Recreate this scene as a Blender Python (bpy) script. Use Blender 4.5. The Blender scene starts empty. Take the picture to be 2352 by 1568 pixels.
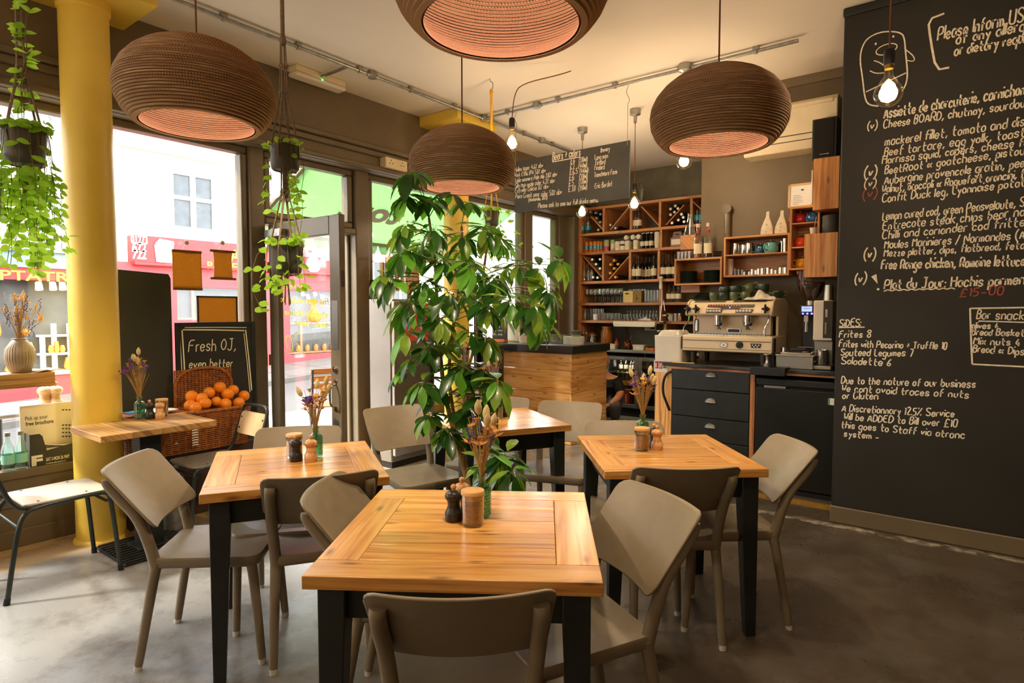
import bpy, math, random
from math import sin, cos, pi, radians, sqrt, atan2, hypot
from mathutils import Vector, Matrix, noise
S = bpy.context.scene
COL = S.collection
# ------------------------------------------------------------------ camera
FPX, YAW, TILT, CAMH = 1402.0, radians(37.55), radians(2.94), 1.43
cam = bpy.data.cameras.new('camera'); co = bpy.data.objects.new('camera', cam); COL.objects.link(co)
co.location = (0, 0, CAMH); co.rotation_euler = (pi/2 - TILT, 0, YAW)
cam.sensor_width = 36; cam.sensor_fit = 'HORIZONTAL'; cam.lens = 36*FPX/2352; cam.clip_start = .02; cam.clip_end = 200
S.camera = co
# ------------------------------------------------------------------ world, sun, window sampling portals, exposure
S.view_settings.view_transform = 'Standard'; S.view_settings.look = 'None'
S.view_settings.exposure = EXPOSURE = 1.7; S.view_settings.gamma = 1; S.view_settings.use_curve_mapping = False
W = bpy.data.worlds.new('sky'); S.world = W; W.use_nodes = True
_n = W.node_tree.nodes; _l = W.node_tree.links
_bg = _n['Background']; _bg.inputs[0].default_value = (.93, .965, 1, 1); _bg.inputs[1].default_value = 3.3
_sk = _n.new('ShaderNodeTexNoise'); _sk.inputs['Scale'].default_value = 1.6; _sk.inputs['Detail'].default_value = 4
_rp = _n.new('ShaderNodeValToRGB'); _rp.color_ramp.elements[0].color = (.86, .92, 1, 1); _rp.color_ramp.elements[1].color = (1, 1, 1, 1)
_tc = _n.new('ShaderNodeTexCoord'); _l.new(_tc.outputs['Generated'], _sk.inputs['Vector']); _l.new(_sk.outputs[0], _rp.inputs[0]); _l.new(_rp.outputs[0], _bg.inputs[0])
def lamp(name, kind, loc, energy, color=(1,1,1), **kw):
    d = bpy.data.lights.new(name, kind); d.energy = energy; d.color = color
    for k, v in kw.items():
        if k != 'rot': setattr(d, k, v)
    o = bpy.data.objects.new(name, d); COL.objects.link(o); o.location = loc
    if 'rot' in kw: o.rotation_euler = kw['rot']
    return o
sun = lamp('sun', 'SUN', (-8, -4, 12), 2.2, (1, .95, .88), angle=radians(5))
sun.rotation_euler = Vector((.55, .62, -.78)).to_track_quat('-Z', 'Y').to_euler()
def portal(y0, y1, z0, z1):
    o = lamp('window_portal', 'AREA', (-4.80, (y0+y1)/2, (z0+z1)/2), 1, shape='RECTANGLE', size=z1-z0, size_y=y1-y0)
    o.rotation_euler = (0, -pi/2, 0); o.data.cycles.is_portal = True
for a in ((-2.4, .6, .55, 2.7), (.6, 2.62, .55, 2.7), (2.68, 3.64, .05, 2.7), (3.72, 6.28, .55, 2.7), (6.36, 7.3, .55, 2.7)): portal(*a)
_o = lamp('rear_fill_portal', 'AREA', (-1.05, -2.8, 2.5), 1, shape='RECTANGLE', size=6.7, size_y=1.5); _o.rotation_euler = (pi/2, 0, 0); _o.data.cycles.is_portal = True  # portal for the fill openings added behind the camera
cy = S.cycles
cy.max_bounces = 10; cy.diffuse_bounces = 5; cy.glossy_bounces = 4; cy.transmission_bounces = 8; cy.transparent_max_bounces = 16
cy.sample_clamp_indirect = 6; cy.caustics_reflective = False; cy.caustics_refractive = False; cy.blur_glossy = 1.0
# ------------------------------------------------------------------ pixel rays (2352 x 1568 frame) -> points on real planes
_fw = Vector((-sin(YAW)*cos(TILT), cos(YAW)*cos(TILT), -sin(TILT))); _rt = Vector((cos(YAW), sin(YAW), 0)); _up = _rt.cross(_fw)
CAM = Vector((0, 0, CAMH))
def ray(px, py): return _fw*FPX + _rt*(px-1176) - _up*(py-784)
def onx(px, py, x): d = ray(px, py); return CAM + d*(x/d.x)
def ony(px, py, y): d = ray(px, py); return CAM + d*(y/d.y)
def onz(px, py, z): d = ray(px, py); return CAM + d*((z-CAMH)/d.z)
def ond(px, py, dep): return CAM + ray(px, py)*(dep/FPX)
# ------------------------------------------------------------------ materials
def lin(h):
    if isinstance(h, str):
        c = [int(h[i:i+2], 16)/255 for i in (0, 2, 4)]
        return tuple(x/12.92 if x <= .04045 else ((x+.055)/1.055)**2.4 for x in c)
    return tuple(h)
MATS = {}
def bsdf(m): return m.node_tree.nodes['Principled BSDF']
def mat(name, col, rough=.5, metal=0., var=.12, scale=6., bump=0., bscale=None, trans=0., ior=1.45, emit=None, estr=0, spec=None, coat=0, sss=None, alpha=None, coord='Object'):
    m = bpy.data.materials.new(name); m.use_nodes = True; MATS[name] = m
    nt = m.node_tree; N = nt.nodes; L = nt.links; b = bsdf(m)
    c = lin(col)
    b.inputs['Roughness'].default_value = rough; b.inputs['Metallic'].default_value = metal; b.inputs['IOR'].default_value = ior
    if spec is not None: b.inputs['Specular IOR Level'].default_value = spec
    b.inputs['Transmission Weight'].default_value = trans; b.inputs['Coat Weight'].default_value = coat
    if emit: b.inputs['Emission Color'].default_value = (*lin(emit), 1); b.inputs['Emission Strength'].default_value = estr
    tc = N.new('ShaderNodeTexCoord'); nz = N.new('ShaderNodeTexNoise'); nz.inputs['Scale'].default_value = scale; nz.inputs['Detail'].default_value = 5
    L.new(tc.outputs[coord], nz.inputs['Vector'])
    r = N.new('ShaderNodeValToRGB'); r.color_ramp.elements[0].position = .3; r.color_ramp.elements[1].position = .72
    r.color_ramp.elements[0].color = (*[x*(1-var) for x in c], 1); r.color_ramp.elements[1].color = (*[min(1, x*(1+var)) for x in c], 1)
    L.new(nz.outputs[0], r.inputs[0]); L.new(r.outputs[0], b.inputs['Base Color'])
    if bump:
        n2 = nz
        if bscale: n2 = N.new('ShaderNodeTexNoise'); n2.inputs['Scale'].default_value = bscale; n2.inputs['Detail'].default_value = 4; L.new(tc.outputs[coord], n2.inputs['Vector'])
        bp = N.new('ShaderNodeBump'); bp.inputs['Strength'].default_value = bump; bp.inputs['Distance'].default_value = .01; L.new(n2.outputs[0], bp.inputs['Height']); L.new(bp.outputs[0], b.inputs['Normal'])
    return m
def wood(name, cols, rough=.35, gs=1.0, knots=True, coat=.0, plank=.5, bump=.15):
    """grain runs along UV u (metres); every board carries its own random UV offset"""
    m = bpy.data.materials.new(name); m.use_nodes = True; MATS[name] = m
    nt = m.node_tree; N = nt.nodes; L = nt.links; b = bsdf(m)
    b.inputs['Roughness'].default_value = rough; b.inputs['Coat Weight'].default_value = coat; b.inputs['Coat Roughness'].default_value = .18
    uv = N.new('ShaderNodeUVMap'); uv.uv_map = 'uv'
    def mapped(sx, sy):
        mp = N.new('ShaderNodeMapping'); mp.inputs['Scale'].default_value = (sx, sy, 1); L.new(uv.outputs[0], mp.inputs['Vector']); return mp
    def nz(sx, sy, det, dist=0):
        mp = mapped(sx, sy); t = N.new('ShaderNodeTexNoise'); t.noise_dimensions = '2D'; t.inputs['Scale'].default_value = 1; t.inputs['Detail'].default_value = det; t.inputs['Distortion'].default_value = dist
        L.new(mp.outputs[0], t.inputs['Vector']); return t
    g1 = nz(1.3*gs, 26*gs, 4, 1.2); g2 = nz(6*gs, 130*gs, 2); pk = nz(.02, 2.2, 0)
    ad = N.new('ShaderNodeMath'); ad.operation = 'MULTIPLY_ADD'; L.new(g2.outputs[0], ad.inputs[0]); ad.inputs[1].default_value = .35; L.new(g1.outputs[0], ad.inputs[2])
    r = N.new('ShaderNodeValToRGB'); e = r.color_ramp.elements
    e[0].position = .45; e[0].color = (*lin(cols[0]), 1); e[1].position = .85; e[1].color = (*lin(cols[2]), 1)
    k = e.new(.64); k.color = (*lin(cols[1]), 1); L.new(ad.outputs[0], r.inputs[0])
    hs = N.new('ShaderNodeHueSaturation'); L.new(r.outputs[0], hs.inputs['Color'])
    mr = N.new('ShaderNodeMapRange'); mr.inputs[1].default_value = .25; mr.inputs[2].default_value = .75; mr.inputs[3].default_value = 1-plank*.55; mr.inputs[4].default_value = 1+plank*.4
    L.new(pk.outputs[0], mr.inputs[0]); L.new(mr.outputs[0], hs.inputs['Value'])
    out = hs.outputs[0]
    if knots:
        mp = mapped(2.1, 6.5); v = N.new('ShaderNodeTexVoronoi'); v.voronoi_dimensions = '2D'; v.inputs['Scale'].default_value = 1; L.new(mp.outputs[0], v.inputs['Vector'])
        kr = N.new('ShaderNodeMapRange'); kr.inputs[1].default_value = .02; kr.inputs[2].default_value = .085; kr.inputs[3].default_value = .7; kr.inputs[4].default_value = 0; L.new(v.outputs['Distance'], kr.inputs[0])
        mx = N.new('ShaderNodeMix'); mx.data_type = 'RGBA'; L.new(kr.outputs[0], mx.inputs[0]); L.new(out, mx.inputs[6]); mx.inputs[7].default_value = (*[x*.22 for x in lin(cols[0])], 1); out = mx.outputs[2]
    L.new(out, b.inputs['Base Color'])
    bp = N.new('ShaderNodeBump'); bp.inputs['Strength'].default_value = bump; bp.inputs['Distance'].default_value = .003; L.new(ad.outputs[0], bp.inputs['Height']); L.new(bp.outputs[0], b.inputs['Normal'])
    return m
def clearglass(name, tint=(1, 1, 1), refl=1.0, extra=0.0, rough=0.0):
    """thin architectural glass: straight-through transparency plus mirror reflection by facing angle"""
    m = bpy.data.materials.new(name); m.use_nodes = True; MATS[name] = m
    nt = m.node_tree; N = nt.nodes; L = nt.links; N.remove(bsdf(m)); o = N['Material Output']
    t = N.new('ShaderNodeBsdfTransparent'); t.inputs[0].default_value = (*tint, 1); g = N.new('ShaderNodeBsdfGlossy'); g.inputs['Roughness'].default_value = rough
    f = N.new('ShaderNodeLayerWeight'); f.inputs['Blend'].default_value = .5
    p = N.new('ShaderNodeMath'); p.operation = 'POWER'; L.new(f.outputs['Facing'], p.inputs[0]); p.inputs[1].default_value = 3
    q = N.new('ShaderNodeMath'); q.operation = 'MULTIPLY_ADD'; L.new(p.outputs[0], q.inputs[0]); q.inputs[1].default_value = .75*refl; q.inputs[2].default_value = .035*refl+extra; q.use_clamp = True
    x = N.new('ShaderNodeMixShader'); L.new(q.outputs[0], x.inputs[0]); L.new(t.outputs[0], x.inputs[1]); L.new(g.outputs[0], x.inputs[2]); L.new(x.outputs[0], o.inputs[0])
    return m
def translucent(m, amt, col=None):
    nt = m.node_tree; N = nt.nodes; L = nt.links; b = bsdf(m); o = N['Material Output']
    t = N.new('ShaderNodeBsdfTranslucent'); x = N.new('ShaderNodeMixShader'); x.inputs[0].default_value = amt
    if col: t.inputs[0].default_value = (*lin(col), 1)
    else: L.new(b.inputs['Base Color'].links[0].from_socket, t.inputs[0])
    L.new(b.outputs[0], x.inputs[1]); L.new(t.outputs[0], x.inputs[2]); L.new(x.outputs[0], o.inputs[0]); return m
# ------------------------------------------------------------------ mesh builder
_bez = {}
class MB:
    def __init__(s, seed=0): s.v = []; s.f = []; s.uv = []; s.mi = []; s.X = None; s.cur = 0; s.r = random.Random(seed)
    def P(s, p):
        p = Vector(p); p = s.X @ p if s.X else p; s.v.append(p); return len(s.v)-1
    def F(s, ids, uv=None): s.f.append(tuple(ids)); s.uv.append(uv); s.mi.append(s.cur)
    def box(s, a, b, grain=None):
        (x0, y0, z0), (x1, y1, z1) = [[min(p, q) for p, q in zip(a, b)], [max(p, q) for p, q in zip(a, b)]]
        c = [(x0,y0,z0),(x1,y0,z0),(x1,y1,z0),(x0,y1,z0),(x0,y0,z1),(x1,y0,z1),(x1,y1,z1),(x0,y1,z1)]
        i = [s.P(p) for p in c]
        if grain is None: grain = max(range(3), key=lambda k: (x1-x0, y1-y0, z1-z0)[k])
        o1, o2 = s.r.uniform(0, 60), s.r.uniform(0, 60); oth = [k for k in range(3) if k != grain]
        for q in ((0,3,2,1),(4,5,6,7),(0,1,5,4),(2,3,7,6),(1,2,6,5),(3,0,4,7)):
            s.F([i[k] for k in q], [(c[k][grain]+o1, c[k][oth[0]]+c[k][oth[1]]+o2) for k in q])
        return s
    def beam(s, p0, p1, w, h, up=(0,0,1)):
        p0, p1 = Vector(p0), Vector(p1); d = p1-p0; L = d.length; d = d/L; u = Vector(up); r = d.cross(u)
        if r.length < 1e-5: u = Vector((0,1,0)); r = d.cross(u)
        r.normalize(); u = r.cross(d); M = Matrix((( d.x, r.x, u.x, p0.x), (d.y, r.y, u.y, p0.y), (d.z, r.z, u.z, p0.z), (0,0,0,1)))
        X = s.X; s.X = (X @ M) if X else M; s.box((0, -w/2, -h/2), (L, w/2, h/2), 0); s.X = X; return s
    def tube(s, pts, r, n=8, cap=True, closed=False, flat=1.0):
        pts = [Vector(p) for p in pts]; m = len(pts); R = [r[0]+(r[1]-r[0])*k/(m-1) for k in range(m)] if isinstance(r, tuple) else r if isinstance(r, list) else [r]*m
        prev = None; rings = []
        for k in range(m):
            a = pts[(k-1) % m] if (closed or k > 0) else pts[k]; b = pts[(k+1) % m] if (closed or k < m-1) else pts[k]
            t = (b-a); t = t.normalized() if t.length > 1e-9 else Vector((0,0,1))
            if prev is None:
                u = Vector((0,0,1)) if abs(t.z) < .9 else Vector((1,0,0)); u = (u - t*u.dot(t)).normalized()
            else:
                u = prev - t*prev.dot(t); u = u.normalized() if u.length > 1e-6 else prev
            prev = u; w = t.cross(u)
            rings.append([s.P(pts[k] + (u*cos(2*pi*j/n)*flat + w*sin(2*pi*j/n))*R[k]) for j in range(n)])
        for k in range(m if closed else m-1):
            A, B = rings[k], rings[(k+1) % m]
            for j in range(n): s.F((A[j], A[(j+1) % n], B[(j+1) % n], B[j]), [(k*.05, j/n), (k*.05, (j+1)/n), (k*.05+.05, (j+1)/n), (k*.05+.05, j/n)])
        if cap and not closed: s.F(rings[0][::-1]); s.F(rings[-1])
        return s
    def cyl(s, p0, p1, r0, r1=None, n=16, cap=True): return s.tube([p0, p1], [r0, r0 if r1 is None else r1], n, cap)
    def lathe(s, prof, n=24, c=(0,0,0), cap0=True, cap1=True, ang=2*pi, wob=None):
        c = Vector(c); rings = []; acc = 0; us = []
        for k, (r, z) in enumerate(prof):
            rings.append([s.P(c + Vector((r*cos(2*pi*j/n)*(wob(k, j) if wob else 1), r*sin(2*pi*j/n)*(wob(k, j) if wob else 1), z))) for j in range(n)])
        for k in range(len(prof)-1):
            A, B = rings[k], rings[k+1]; z0, z1 = prof[k][1], prof[k+1][1]; rr = max(prof[k][0], prof[k+1][0])
            for j in range(n): s.F((A[j], A[(j+1) % n], B[(j+1) % n], B[j]), [(rr*2*pi*j/n, z0), (rr*2*pi*(j+1)/n, z0), (rr*2*pi*(j+1)/n, z1), (rr*2*pi*j/n, z1)])
        if cap0 and prof[0][0] > 1e-6: s.F(rings[0][::-1])
        if cap1 and prof[-1][0] > 1e-6: s.F(rings[-1])
        return s
    def sphere(s, c, r, n=12, m=8, sc=(1,1,1)):
        c = Vector(c); rings = []
        for k in range(1, m):
            a = pi*k/m; rings.append([s.P(c + Vector((r*sin(a)*cos(2*pi*j/n)*sc[0], r*sin(a)*sin(2*pi*j/n)*sc[1], r*cos(a)*sc[2]))) for j in range(n)])
        t = s.P(c + Vector((0,0,r*sc[2]))); b = s.P(c - Vector((0,0,r*sc[2])))
        for j in range(n):
            s.F((t, rings[0][j], rings[0][(j+1) % n])); s.F((b, rings[-1][(j+1) % n], rings[-1][j]))
            for k in range(m-2): s.F((rings[k][j], rings[k+1][j], rings[k+1][(j+1) % n], rings[k][(j+1) % n]))
        return s
    def prism(s, poly, f0, f1):
        """poly: 2-D outline; f0, f1 map (a, b) -> point on the two end faces"""
        A = [s.P(f0(*p)) for p in poly]; B = [s.P(f1(*p)) for p in poly]; n = len(poly)
        o = s.r.uniform(0, 50)
        s.F(A[::-1], [(p[0]+o, p[1]+o) for p in poly[::-1]]); s.F(B, [(p[0]+o, p[1]+o) for p in poly])
        for j in range(n): s.F((A[j], A[(j+1) % n], B[(j+1) % n], B[j]), [(poly[j][0]+o, poly[j][1]+o)]*2+[(poly[(j+1) % n][0]+o, poly[j][1]+o+.02)]*2)
        return s
    def quad(s, *p, uv=None): s.F([s.P(q) for q in p], uv or [(0,0),(1,0),(1,1),(0,1)][:len(p)]); return s
    def grid(s, fn, nu, nv, flip=False):
        I = [[s.P(fn(a/nu, b/nv)) for b in range(nv+1)] for a in range(nu+1)]
        for a in range(nu):
            for b in range(nv):
                q = (I[a][b], I[a+1][b], I[a+1][b+1], I[a][b+1]); u = [(a/nu, b/nv), ((a+1)/nu, b/nv), ((a+1)/nu, (b+1)/nv), (a/nu, (b+1)/nv)]
                s.F(q[::-1] if flip else q, u[::-1] if flip else u)
        return s
    def build(s, name, m, parent=None, loc=(0,0,0), rot=0, smooth=True, ang=40, bev=0, seg=2, solid=0, sub=0):
        me = bpy.data.meshes.new(name); me.from_pydata([tuple(p) for p in s.v], [], s.f)
        ul = me.uv_layers.new(name='uv'); k = 0; data = []
        for f, u in zip(s.f, s.uv):
            for j in range(len(f)): data += list(u[j]) if u else [0., 0.]
        ul.data.foreach_set('uv', data)
        ms = m if isinstance(m, (list, tuple)) else [m]
        for q in ms: me.materials.append(MATS[q] if isinstance(q, str) else q)
        if len(ms) > 1: me.polygons.foreach_set('material_index', s.mi)
        if smooth:
            me.polygons.foreach_set('use_smooth', [True]*len(s.f)); me.set_sharp_from_angle(angle=radians(ang))
        me.update()
        o = bpy.data.objects.new(name, me); COL.objects.link(o); o.location = loc; o.rotation_euler = (0, 0, rot) if not isinstance(rot, tuple) else rot
        if parent: o.parent = parent
        if solid: q = o.modifiers.new('thickness', 'SOLIDIFY'); q.thickness = solid; q.offset = 0
        if bev: q = o.modifiers.new('bevel', 'BEVEL'); q.width = bev; q.segments = seg; q.limit_method = 'ANGLE'; q.angle_limit = radians(40)
        if sub: q = o.modifiers.new('sub', 'SUBSURF'); q.levels = sub; q.render_levels = sub
        return o
def thing(name, label, cat, loc=(0,0,0), rot=0, group=None):
    o = bpy.data.objects.new(name, None); COL.objects.link(o); o.location = loc; o.rotation_euler = (0, 0, rot) if not isinstance(rot, tuple) else rot
    o.empty_display_size = .05; o['label'] = label; o['category'] = cat
    if group: o['group'] = group
    return o
def tag(o, label, cat, group=None, kind=None):
    o['label'] = label; o['category'] = cat
    if group: o['group'] = group
    if kind: o['kind'] = kind
    return o
def struct(o, label=None):
    o['kind'] = 'structure'
    if label: o['label'] = label; o['category'] = label.split()[-1] if False else 'room'
    return o
KIDS = {}
def copy_tree(o, loc=None, rot=None, label=None, group=None, parent=None):
    ch = list(o.children); c = o.copy(); COL.objects.link(c)
    if parent: c.parent = parent
    for k in ch: copy_tree(k, parent=c)
    if loc is not None: c.location = loc
    if rot is not None: c.rotation_euler = (0, 0, rot) if not isinstance(rot, tuple) else rot
    if label: c['label'] = label
    if group: c['group'] = group
    return c
def rrect(w, h, r, n=5, cx=0, cy=0):
    out = []
    for (sx, sy, a0) in ((1, 1, 0), (-1, 1, pi/2), (-1, -1, pi), (1, -1, 3*pi/2)):
        for k in range(n+1):
            a = a0 + pi/2*k/n; out.append((cx + sx*(w/2-r) + r*cos(a), cy + sy*(h/2-r) + r*sin(a)))
    return out
def smooth_path(pts, it=2, closed=False):
    pts = [Vector(p) for p in pts]
    for _ in range(it):
        q = []
        n = len(pts)
        if not closed: q.append(pts[0])
        for k in range(n if closed else n-1):
            a, b = pts[k], pts[(k+1) % n]; q += [a*.75+b*.25, a*.25+b*.75]
        if not closed: q.append(pts[-1])
        pts = q
    return pts
# ------------------------------------------------------------------ stroke lettering (handwriting) and sign lettering
GL = dict(a='3g2h1h0g0e1d2d3e 3h3d', b='0k0d 0g1h2h3g3e2d1d0e', c='3g2h1h0g0e1d2d3e', d='3k3d 3g2h1h0g0e1d2d3e', e='0f3f3g2h1h0g0e1d2d3e', f='3k2k1j1d 0h3h',
 g='3g2h1h0g0e1d2d3e 3h3b2a1a0b', h='0k0d 0g1h2h3g3d', i='0h0d 0j0k', j='1h1b0a 1j1k', k='0k0d 3h0f 1f3d', l='0k0d', m='0h0d 0g1h2g2d 2g3h4g4d', n='0h0d 0g1h2h3g3d',
 o='1h0g0e1d2d3e3g2h1h', p='0h0a 0g1h2h3g3e2d1d0e', q='3g2h1h0g0e1d2d3e 3h3a', r='0h0d 0g1h2h', s='3g2h1h0g1f2f3e2d1d0e', t='1k1e2d3d 0h3h', u='0h0e1d2d3e 3h3d',
 v='0h1d3h', w='0h1d2g3d4h', x='0h3d 3h0d', y='0h2e 3h1a', z='0h3h0d3d', A='0d2k4d 1f3f', B='0d0k2k3j3i2h0h 2h3g3e2d0d', C='4j3k1k0i0f1d3d4e', D='0d0k2k4i4f2d0d',
 E='4k0k0d4d 0h3h', F='4k0k0d 0h3h', G='4j3k1k0i0f1d3d4f3f', H='0k0d 4k4d 0h4h', I='0k0d', J='3k3e2d1d0e 1k4k', K='0k0d 4k0g 1h4d', L='0k0d3d', M='0d0k2g4k4d', N='0d0k4d4k',
 O='2k0i0f2d4f4i2k', P='0d0k3k4j4h3g0g', Q='2k0i0f2d4f4i2k 3f4c', R='0d0k3k4j4h3g0g 2g4d', S='4j3k1k0j0i1h3g4f4e3d1d0e', T='0k4k 2k2d', U='0k0e1d3d4e4k', V='0k2d4k', W='0k1d2h3d4k',
 X='0k4d 4k0d', Y='0k2h4k 2h2d', Z='0k4k0d4d')
GL.update({'0': '1k0j0e1d2d3e3j2k1k', '1': '0j1k1d', '2': '0j1k2k3j3i0d3d', '3': '0k3k1h3g3e2d0d', '4': '2k0f4f 3h3d', '5': '3k0k0h2h3g3e2d0d', '6': '3k1i0f0e1d2d3e3f2g0f', '7': '0k3k1d',
 '8': '2h0i0j1k2k3j3i0f0e1d2d3e3f2h', '9': '3i2h1h0i0j1k2k3i2d', ',': '1e0c', '.': '0d0e', ':': '0d0e 0g0h', '/': '0c3k', '(': '2l0i0e2b', ')': '0l2i2e0b', '-': '0f3f', '+': '0g3g 1e2i', '&': '4h1d0e0g1h4d',
 '%': '0d4k 0k1j 3d4e', '~': '4j3k2k1j1d 0g3g 0d4d', '!': '0k0f 0d0e', "'": '0k0j', '*': '0h3h 1f2j'})
def strokes(text, slant=.12, jit=.25, seed=1, adv=1.5):
    r = random.Random(seed); x = 0; out = []
    for ch in text:
        if ch == ' ': x += 3.0; continue
        g = GL.get(ch)
        if g is None: x += 3; continue
        w = max(int(g[i]) for i in range(len(g)) if g[i].isdigit()); dy = r.uniform(-jit, jit); sc = r.uniform(.92, 1.08)
        for st in g.split(' '):
            p = []
            for k in range(0, len(st), 2):
                px, py = int(st[k])*sc + r.uniform(-jit, jit)*.5, (ord(st[k+1])-100)*sc + dy + r.uniform(-jit, jit)*.5; p.append((x + px + py*slant, py))
            out.append(p)
        x += w*sc + adv + r.uniform(-jit, jit)*.6
    return out, x - adv
def ribbon(mb, p3, nrm, w):
    n = len(p3); L = []; R = []
    for k in range(n):
        t = p3[min(k+1, n-1)] - p3[max(k-1, 0)]
        if t.length < 1e-9: t = Vector((1, 0, 0))
        q = nrm.cross(t).normalized()*w/2; L.append(mb.P(p3[k]+q)); R.append(mb.P(p3[k]-q))
    for k in range(n-1): mb.F((R[k], R[k+1], L[k+1], L[k]))
def handwrite(mb, text, o, e, capz, nrm, w=.006, extra='', seed=1, slant=.12, jit=.25, up=None):
    """writes text from o to e (baseline ends, world points) on the plane with normal nrm"""
    o, e = Vector(o), Vector(e); st, W_ = strokes(text + extra, slant, jit, seed); _, wv = strokes(text, slant, jit, seed)
    d = (e-o)/max(wv, 1e-6); u = Vector(up) if up else nrm.cross(e-o).normalized(); u = u*capz/7
    for p in st:
        q = smooth_path([o + d*a + u*b + nrm*.0012 for a, b in p], 2 if len(p) > 2 else 0); ribbon(mb, q, nrm, w)
def signtext(text, m, name, parent, o, right, up, h, depth=.004, shear=0, bold=0, width=None, mirror=False):
    """sign lettering as a solid mesh; o = baseline start"""
    c = bpy.data.curves.new('lettering', 'FONT'); c.body = text; c.size = 1; c.extrude = .5; c.shear = shear; c.offset = bold; c.resolution_u = 3
    ob = bpy.data.objects.new('lettering', c); COL.objects.link(ob); bpy.context.view_layer.update()
    me = bpy.data.meshes.new_from_object(ob.evaluated_get(bpy.context.evaluated_depsgraph_get())); bpy.data.objects.remove(ob)
    right, up = Vector(right).normalized(), Vector(up).normalized(); nr = right.cross(up)
    xs = [v.co.x for v in me.vertices]; x0, x1 = min(xs), max(xs); sx = h/.72 if width is None else width/(x1-x0); sy = h/.72
    for v in me.vertices: v.co = Vector(o) + right*((v.co.x-x0)*sx) + up*(v.co.y*sy) + nr*((v.co.z)*depth)
    me.materials.append(MATS[m]); b = bpy.data.objects.new(name, me); COL.objects.link(b)
    if parent: b.parent = parent
    return b
# ================================================================== MATERIALS
mat('taupe_paint', '6f6047', .55, var=.10, scale=3, bump=.12, bscale=40)
mat('taupe_gloss', '6b5e48', .32, var=.10, scale=5, bump=.08, bscale=25)
mat('ceiling_paint', 'e4d9c8', .75, var=.03, scale=1.2, bump=.10, bscale=5)
mat('yellow_paint', 'e8c54e', .38, var=.07, scale=3, bump=.06, bscale=20)
mat('chalkboard', '25231d', .62, var=.22, scale=2.2, bump=.04, bscale=60)
mat('slate_board', '474640', .6, var=.2, scale=4)
mat('chalk', 'eee4cc', .9, var=.15, scale=60)
mat('red_chalk', 'b0574c', .9, var=.2, scale=60)
mat('liquid_chalk', 'efe7bd', .7, var=.08, scale=30)
mat('yellow_ink', 'e6d42c', .7, var=.06)
mat('grey_block', '6c6a58', .7, var=.2, scale=5, bump=.25, bscale=50)
mat('galvanised', 'a3a098', .36, .85, var=.2, scale=25)
mat('chrome', 'c9c6bf', .16, 1, var=.06, scale=8)
mat('steel', 'b4b0a6', .3, 1, var=.08, scale=4)
mat('satin_steel', '8f8c84', .38, .9, var=.1, scale=3)
mat('black_metal', '1b1c1b', .42, .1, var=.2, scale=12)
mat('black_plastic', '17171a', .4, var=.15, scale=10)
mat('black_wood', '1f221f', .42, var=.25, scale=8, bump=.1, bscale=40)
mat('white_plastic', 'e6dcc8', .4, var=.05)
mat('white_paint', 'efece4', .5, var=.05)
mat('cream_plastic', 'e2d2ae', .45, var=.05)
mat('brass', 'b08d3c', .3, 1, var=.1)
mat('chair_plastic', '82745d', .42, var=.06, scale=20, bump=.04, bscale=220)
mat('dark_tube', '3a403c', .32, .55, var=.15)
mat('grey_seat', '8b8678', .34, .3, var=.08, scale=4)
mat('plywood', 'd5b483', .4, var=.08, scale=5)
wood('pine_top', ('ad6e34', 'cd9045', 'dfa75a'), .26, coat=.22, plank=.38, bump=.08)
wood('pine_counter', ('c07f3a', 'eaab60', 'f3c27e'), .38, coat=.1, plank=.35)
wood('shelf_wood', ('8f5630', 'bb7a47', 'd09760'), .42, plank=.4)
wood('box_wood', ('9a5f2e', 'bd7f42', 'd29a5c'), .4, plank=.25, gs=.8)
wood('oak', ('7d5a32', 'a5793f', 'b98f52'), .4, plank=.3, knots=False)
wood('ladder_wood', ('a0672c', 'c58a45', 'd9a464'), .42, plank=.35, knots=False)
wood('teak', ('8a4a1f', 'b56a30', 'c98346'), .45, plank=.3, knots=False)
wood('mill_wood', ('b27a45', 'cf9a62', 'dcae7a'), .36, gs=1.5, knots=False, plank=.1)
mat('mill_black', '241f19', .34, var=.25, scale=30, bump=.12, bscale=90)
clearglass('window_glass'); clearglass('amber_fill_glass', (.55, .46, .36)); clearglass('clear_glass', (.90, .92, .90), 1.9, .055, .04); clearglass('bulb_glass', (1, .93, .8), 1.1, .02)
clearglass('hopper_glass', (.93, .91, .87), 1.5, .07, .06)
# floor: dark screed with worn pale patches, window sheen painted paler to the west, a bare dusty strip along the shopfront
m = mat('screed', '4d4235', .3, var=.25, scale=1.1, bump=.05, bscale=14); nt = m.node_tree; N = nt.nodes; L = nt.links; b = bsdf(m)
base = b.inputs['Base Color'].links[0].from_socket; tc = N.new('ShaderNodeTexCoord')
def nz(scale, det=6, rough=.6, dist=0.):
    t = N.new('ShaderNodeTexNoise'); t.inputs['Scale'].default_value = scale; t.inputs['Detail'].default_value = det; t.inputs['Roughness'].default_value = rough; t.inputs['Distortion'].default_value = dist; L.new(tc.outputs['Object'], t.inputs['Vector']); return t.outputs[0]
def mth(op, a, c=None, d=None):
    t = N.new('ShaderNodeMath'); t.operation = op
    for k, q in enumerate((a, c, d)):
        if q is None: continue
        if isinstance(q, (int, float)): t.inputs[k].default_value = q
        else: L.new(q, t.inputs[k])
    return t.outputs[0]
def mrange(a, lo, hi, o0=0., o1=1.):
    t = N.new('ShaderNodeMapRange'); L.new(a, t.inputs[0])
    for k, q in enumerate((lo, hi, o0, o1)): t.inputs[k+1].default_value = q
    return t.outputs[0]
def mixc(f, a, colr):
    t = N.new('ShaderNodeMix'); t.data_type = 'RGBA'; L.new(f, t.inputs[0]); L.new(a, t.inputs[6]); t.inputs[7].default_value = (*lin(colr), 1); return t.outputs[2]
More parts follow.
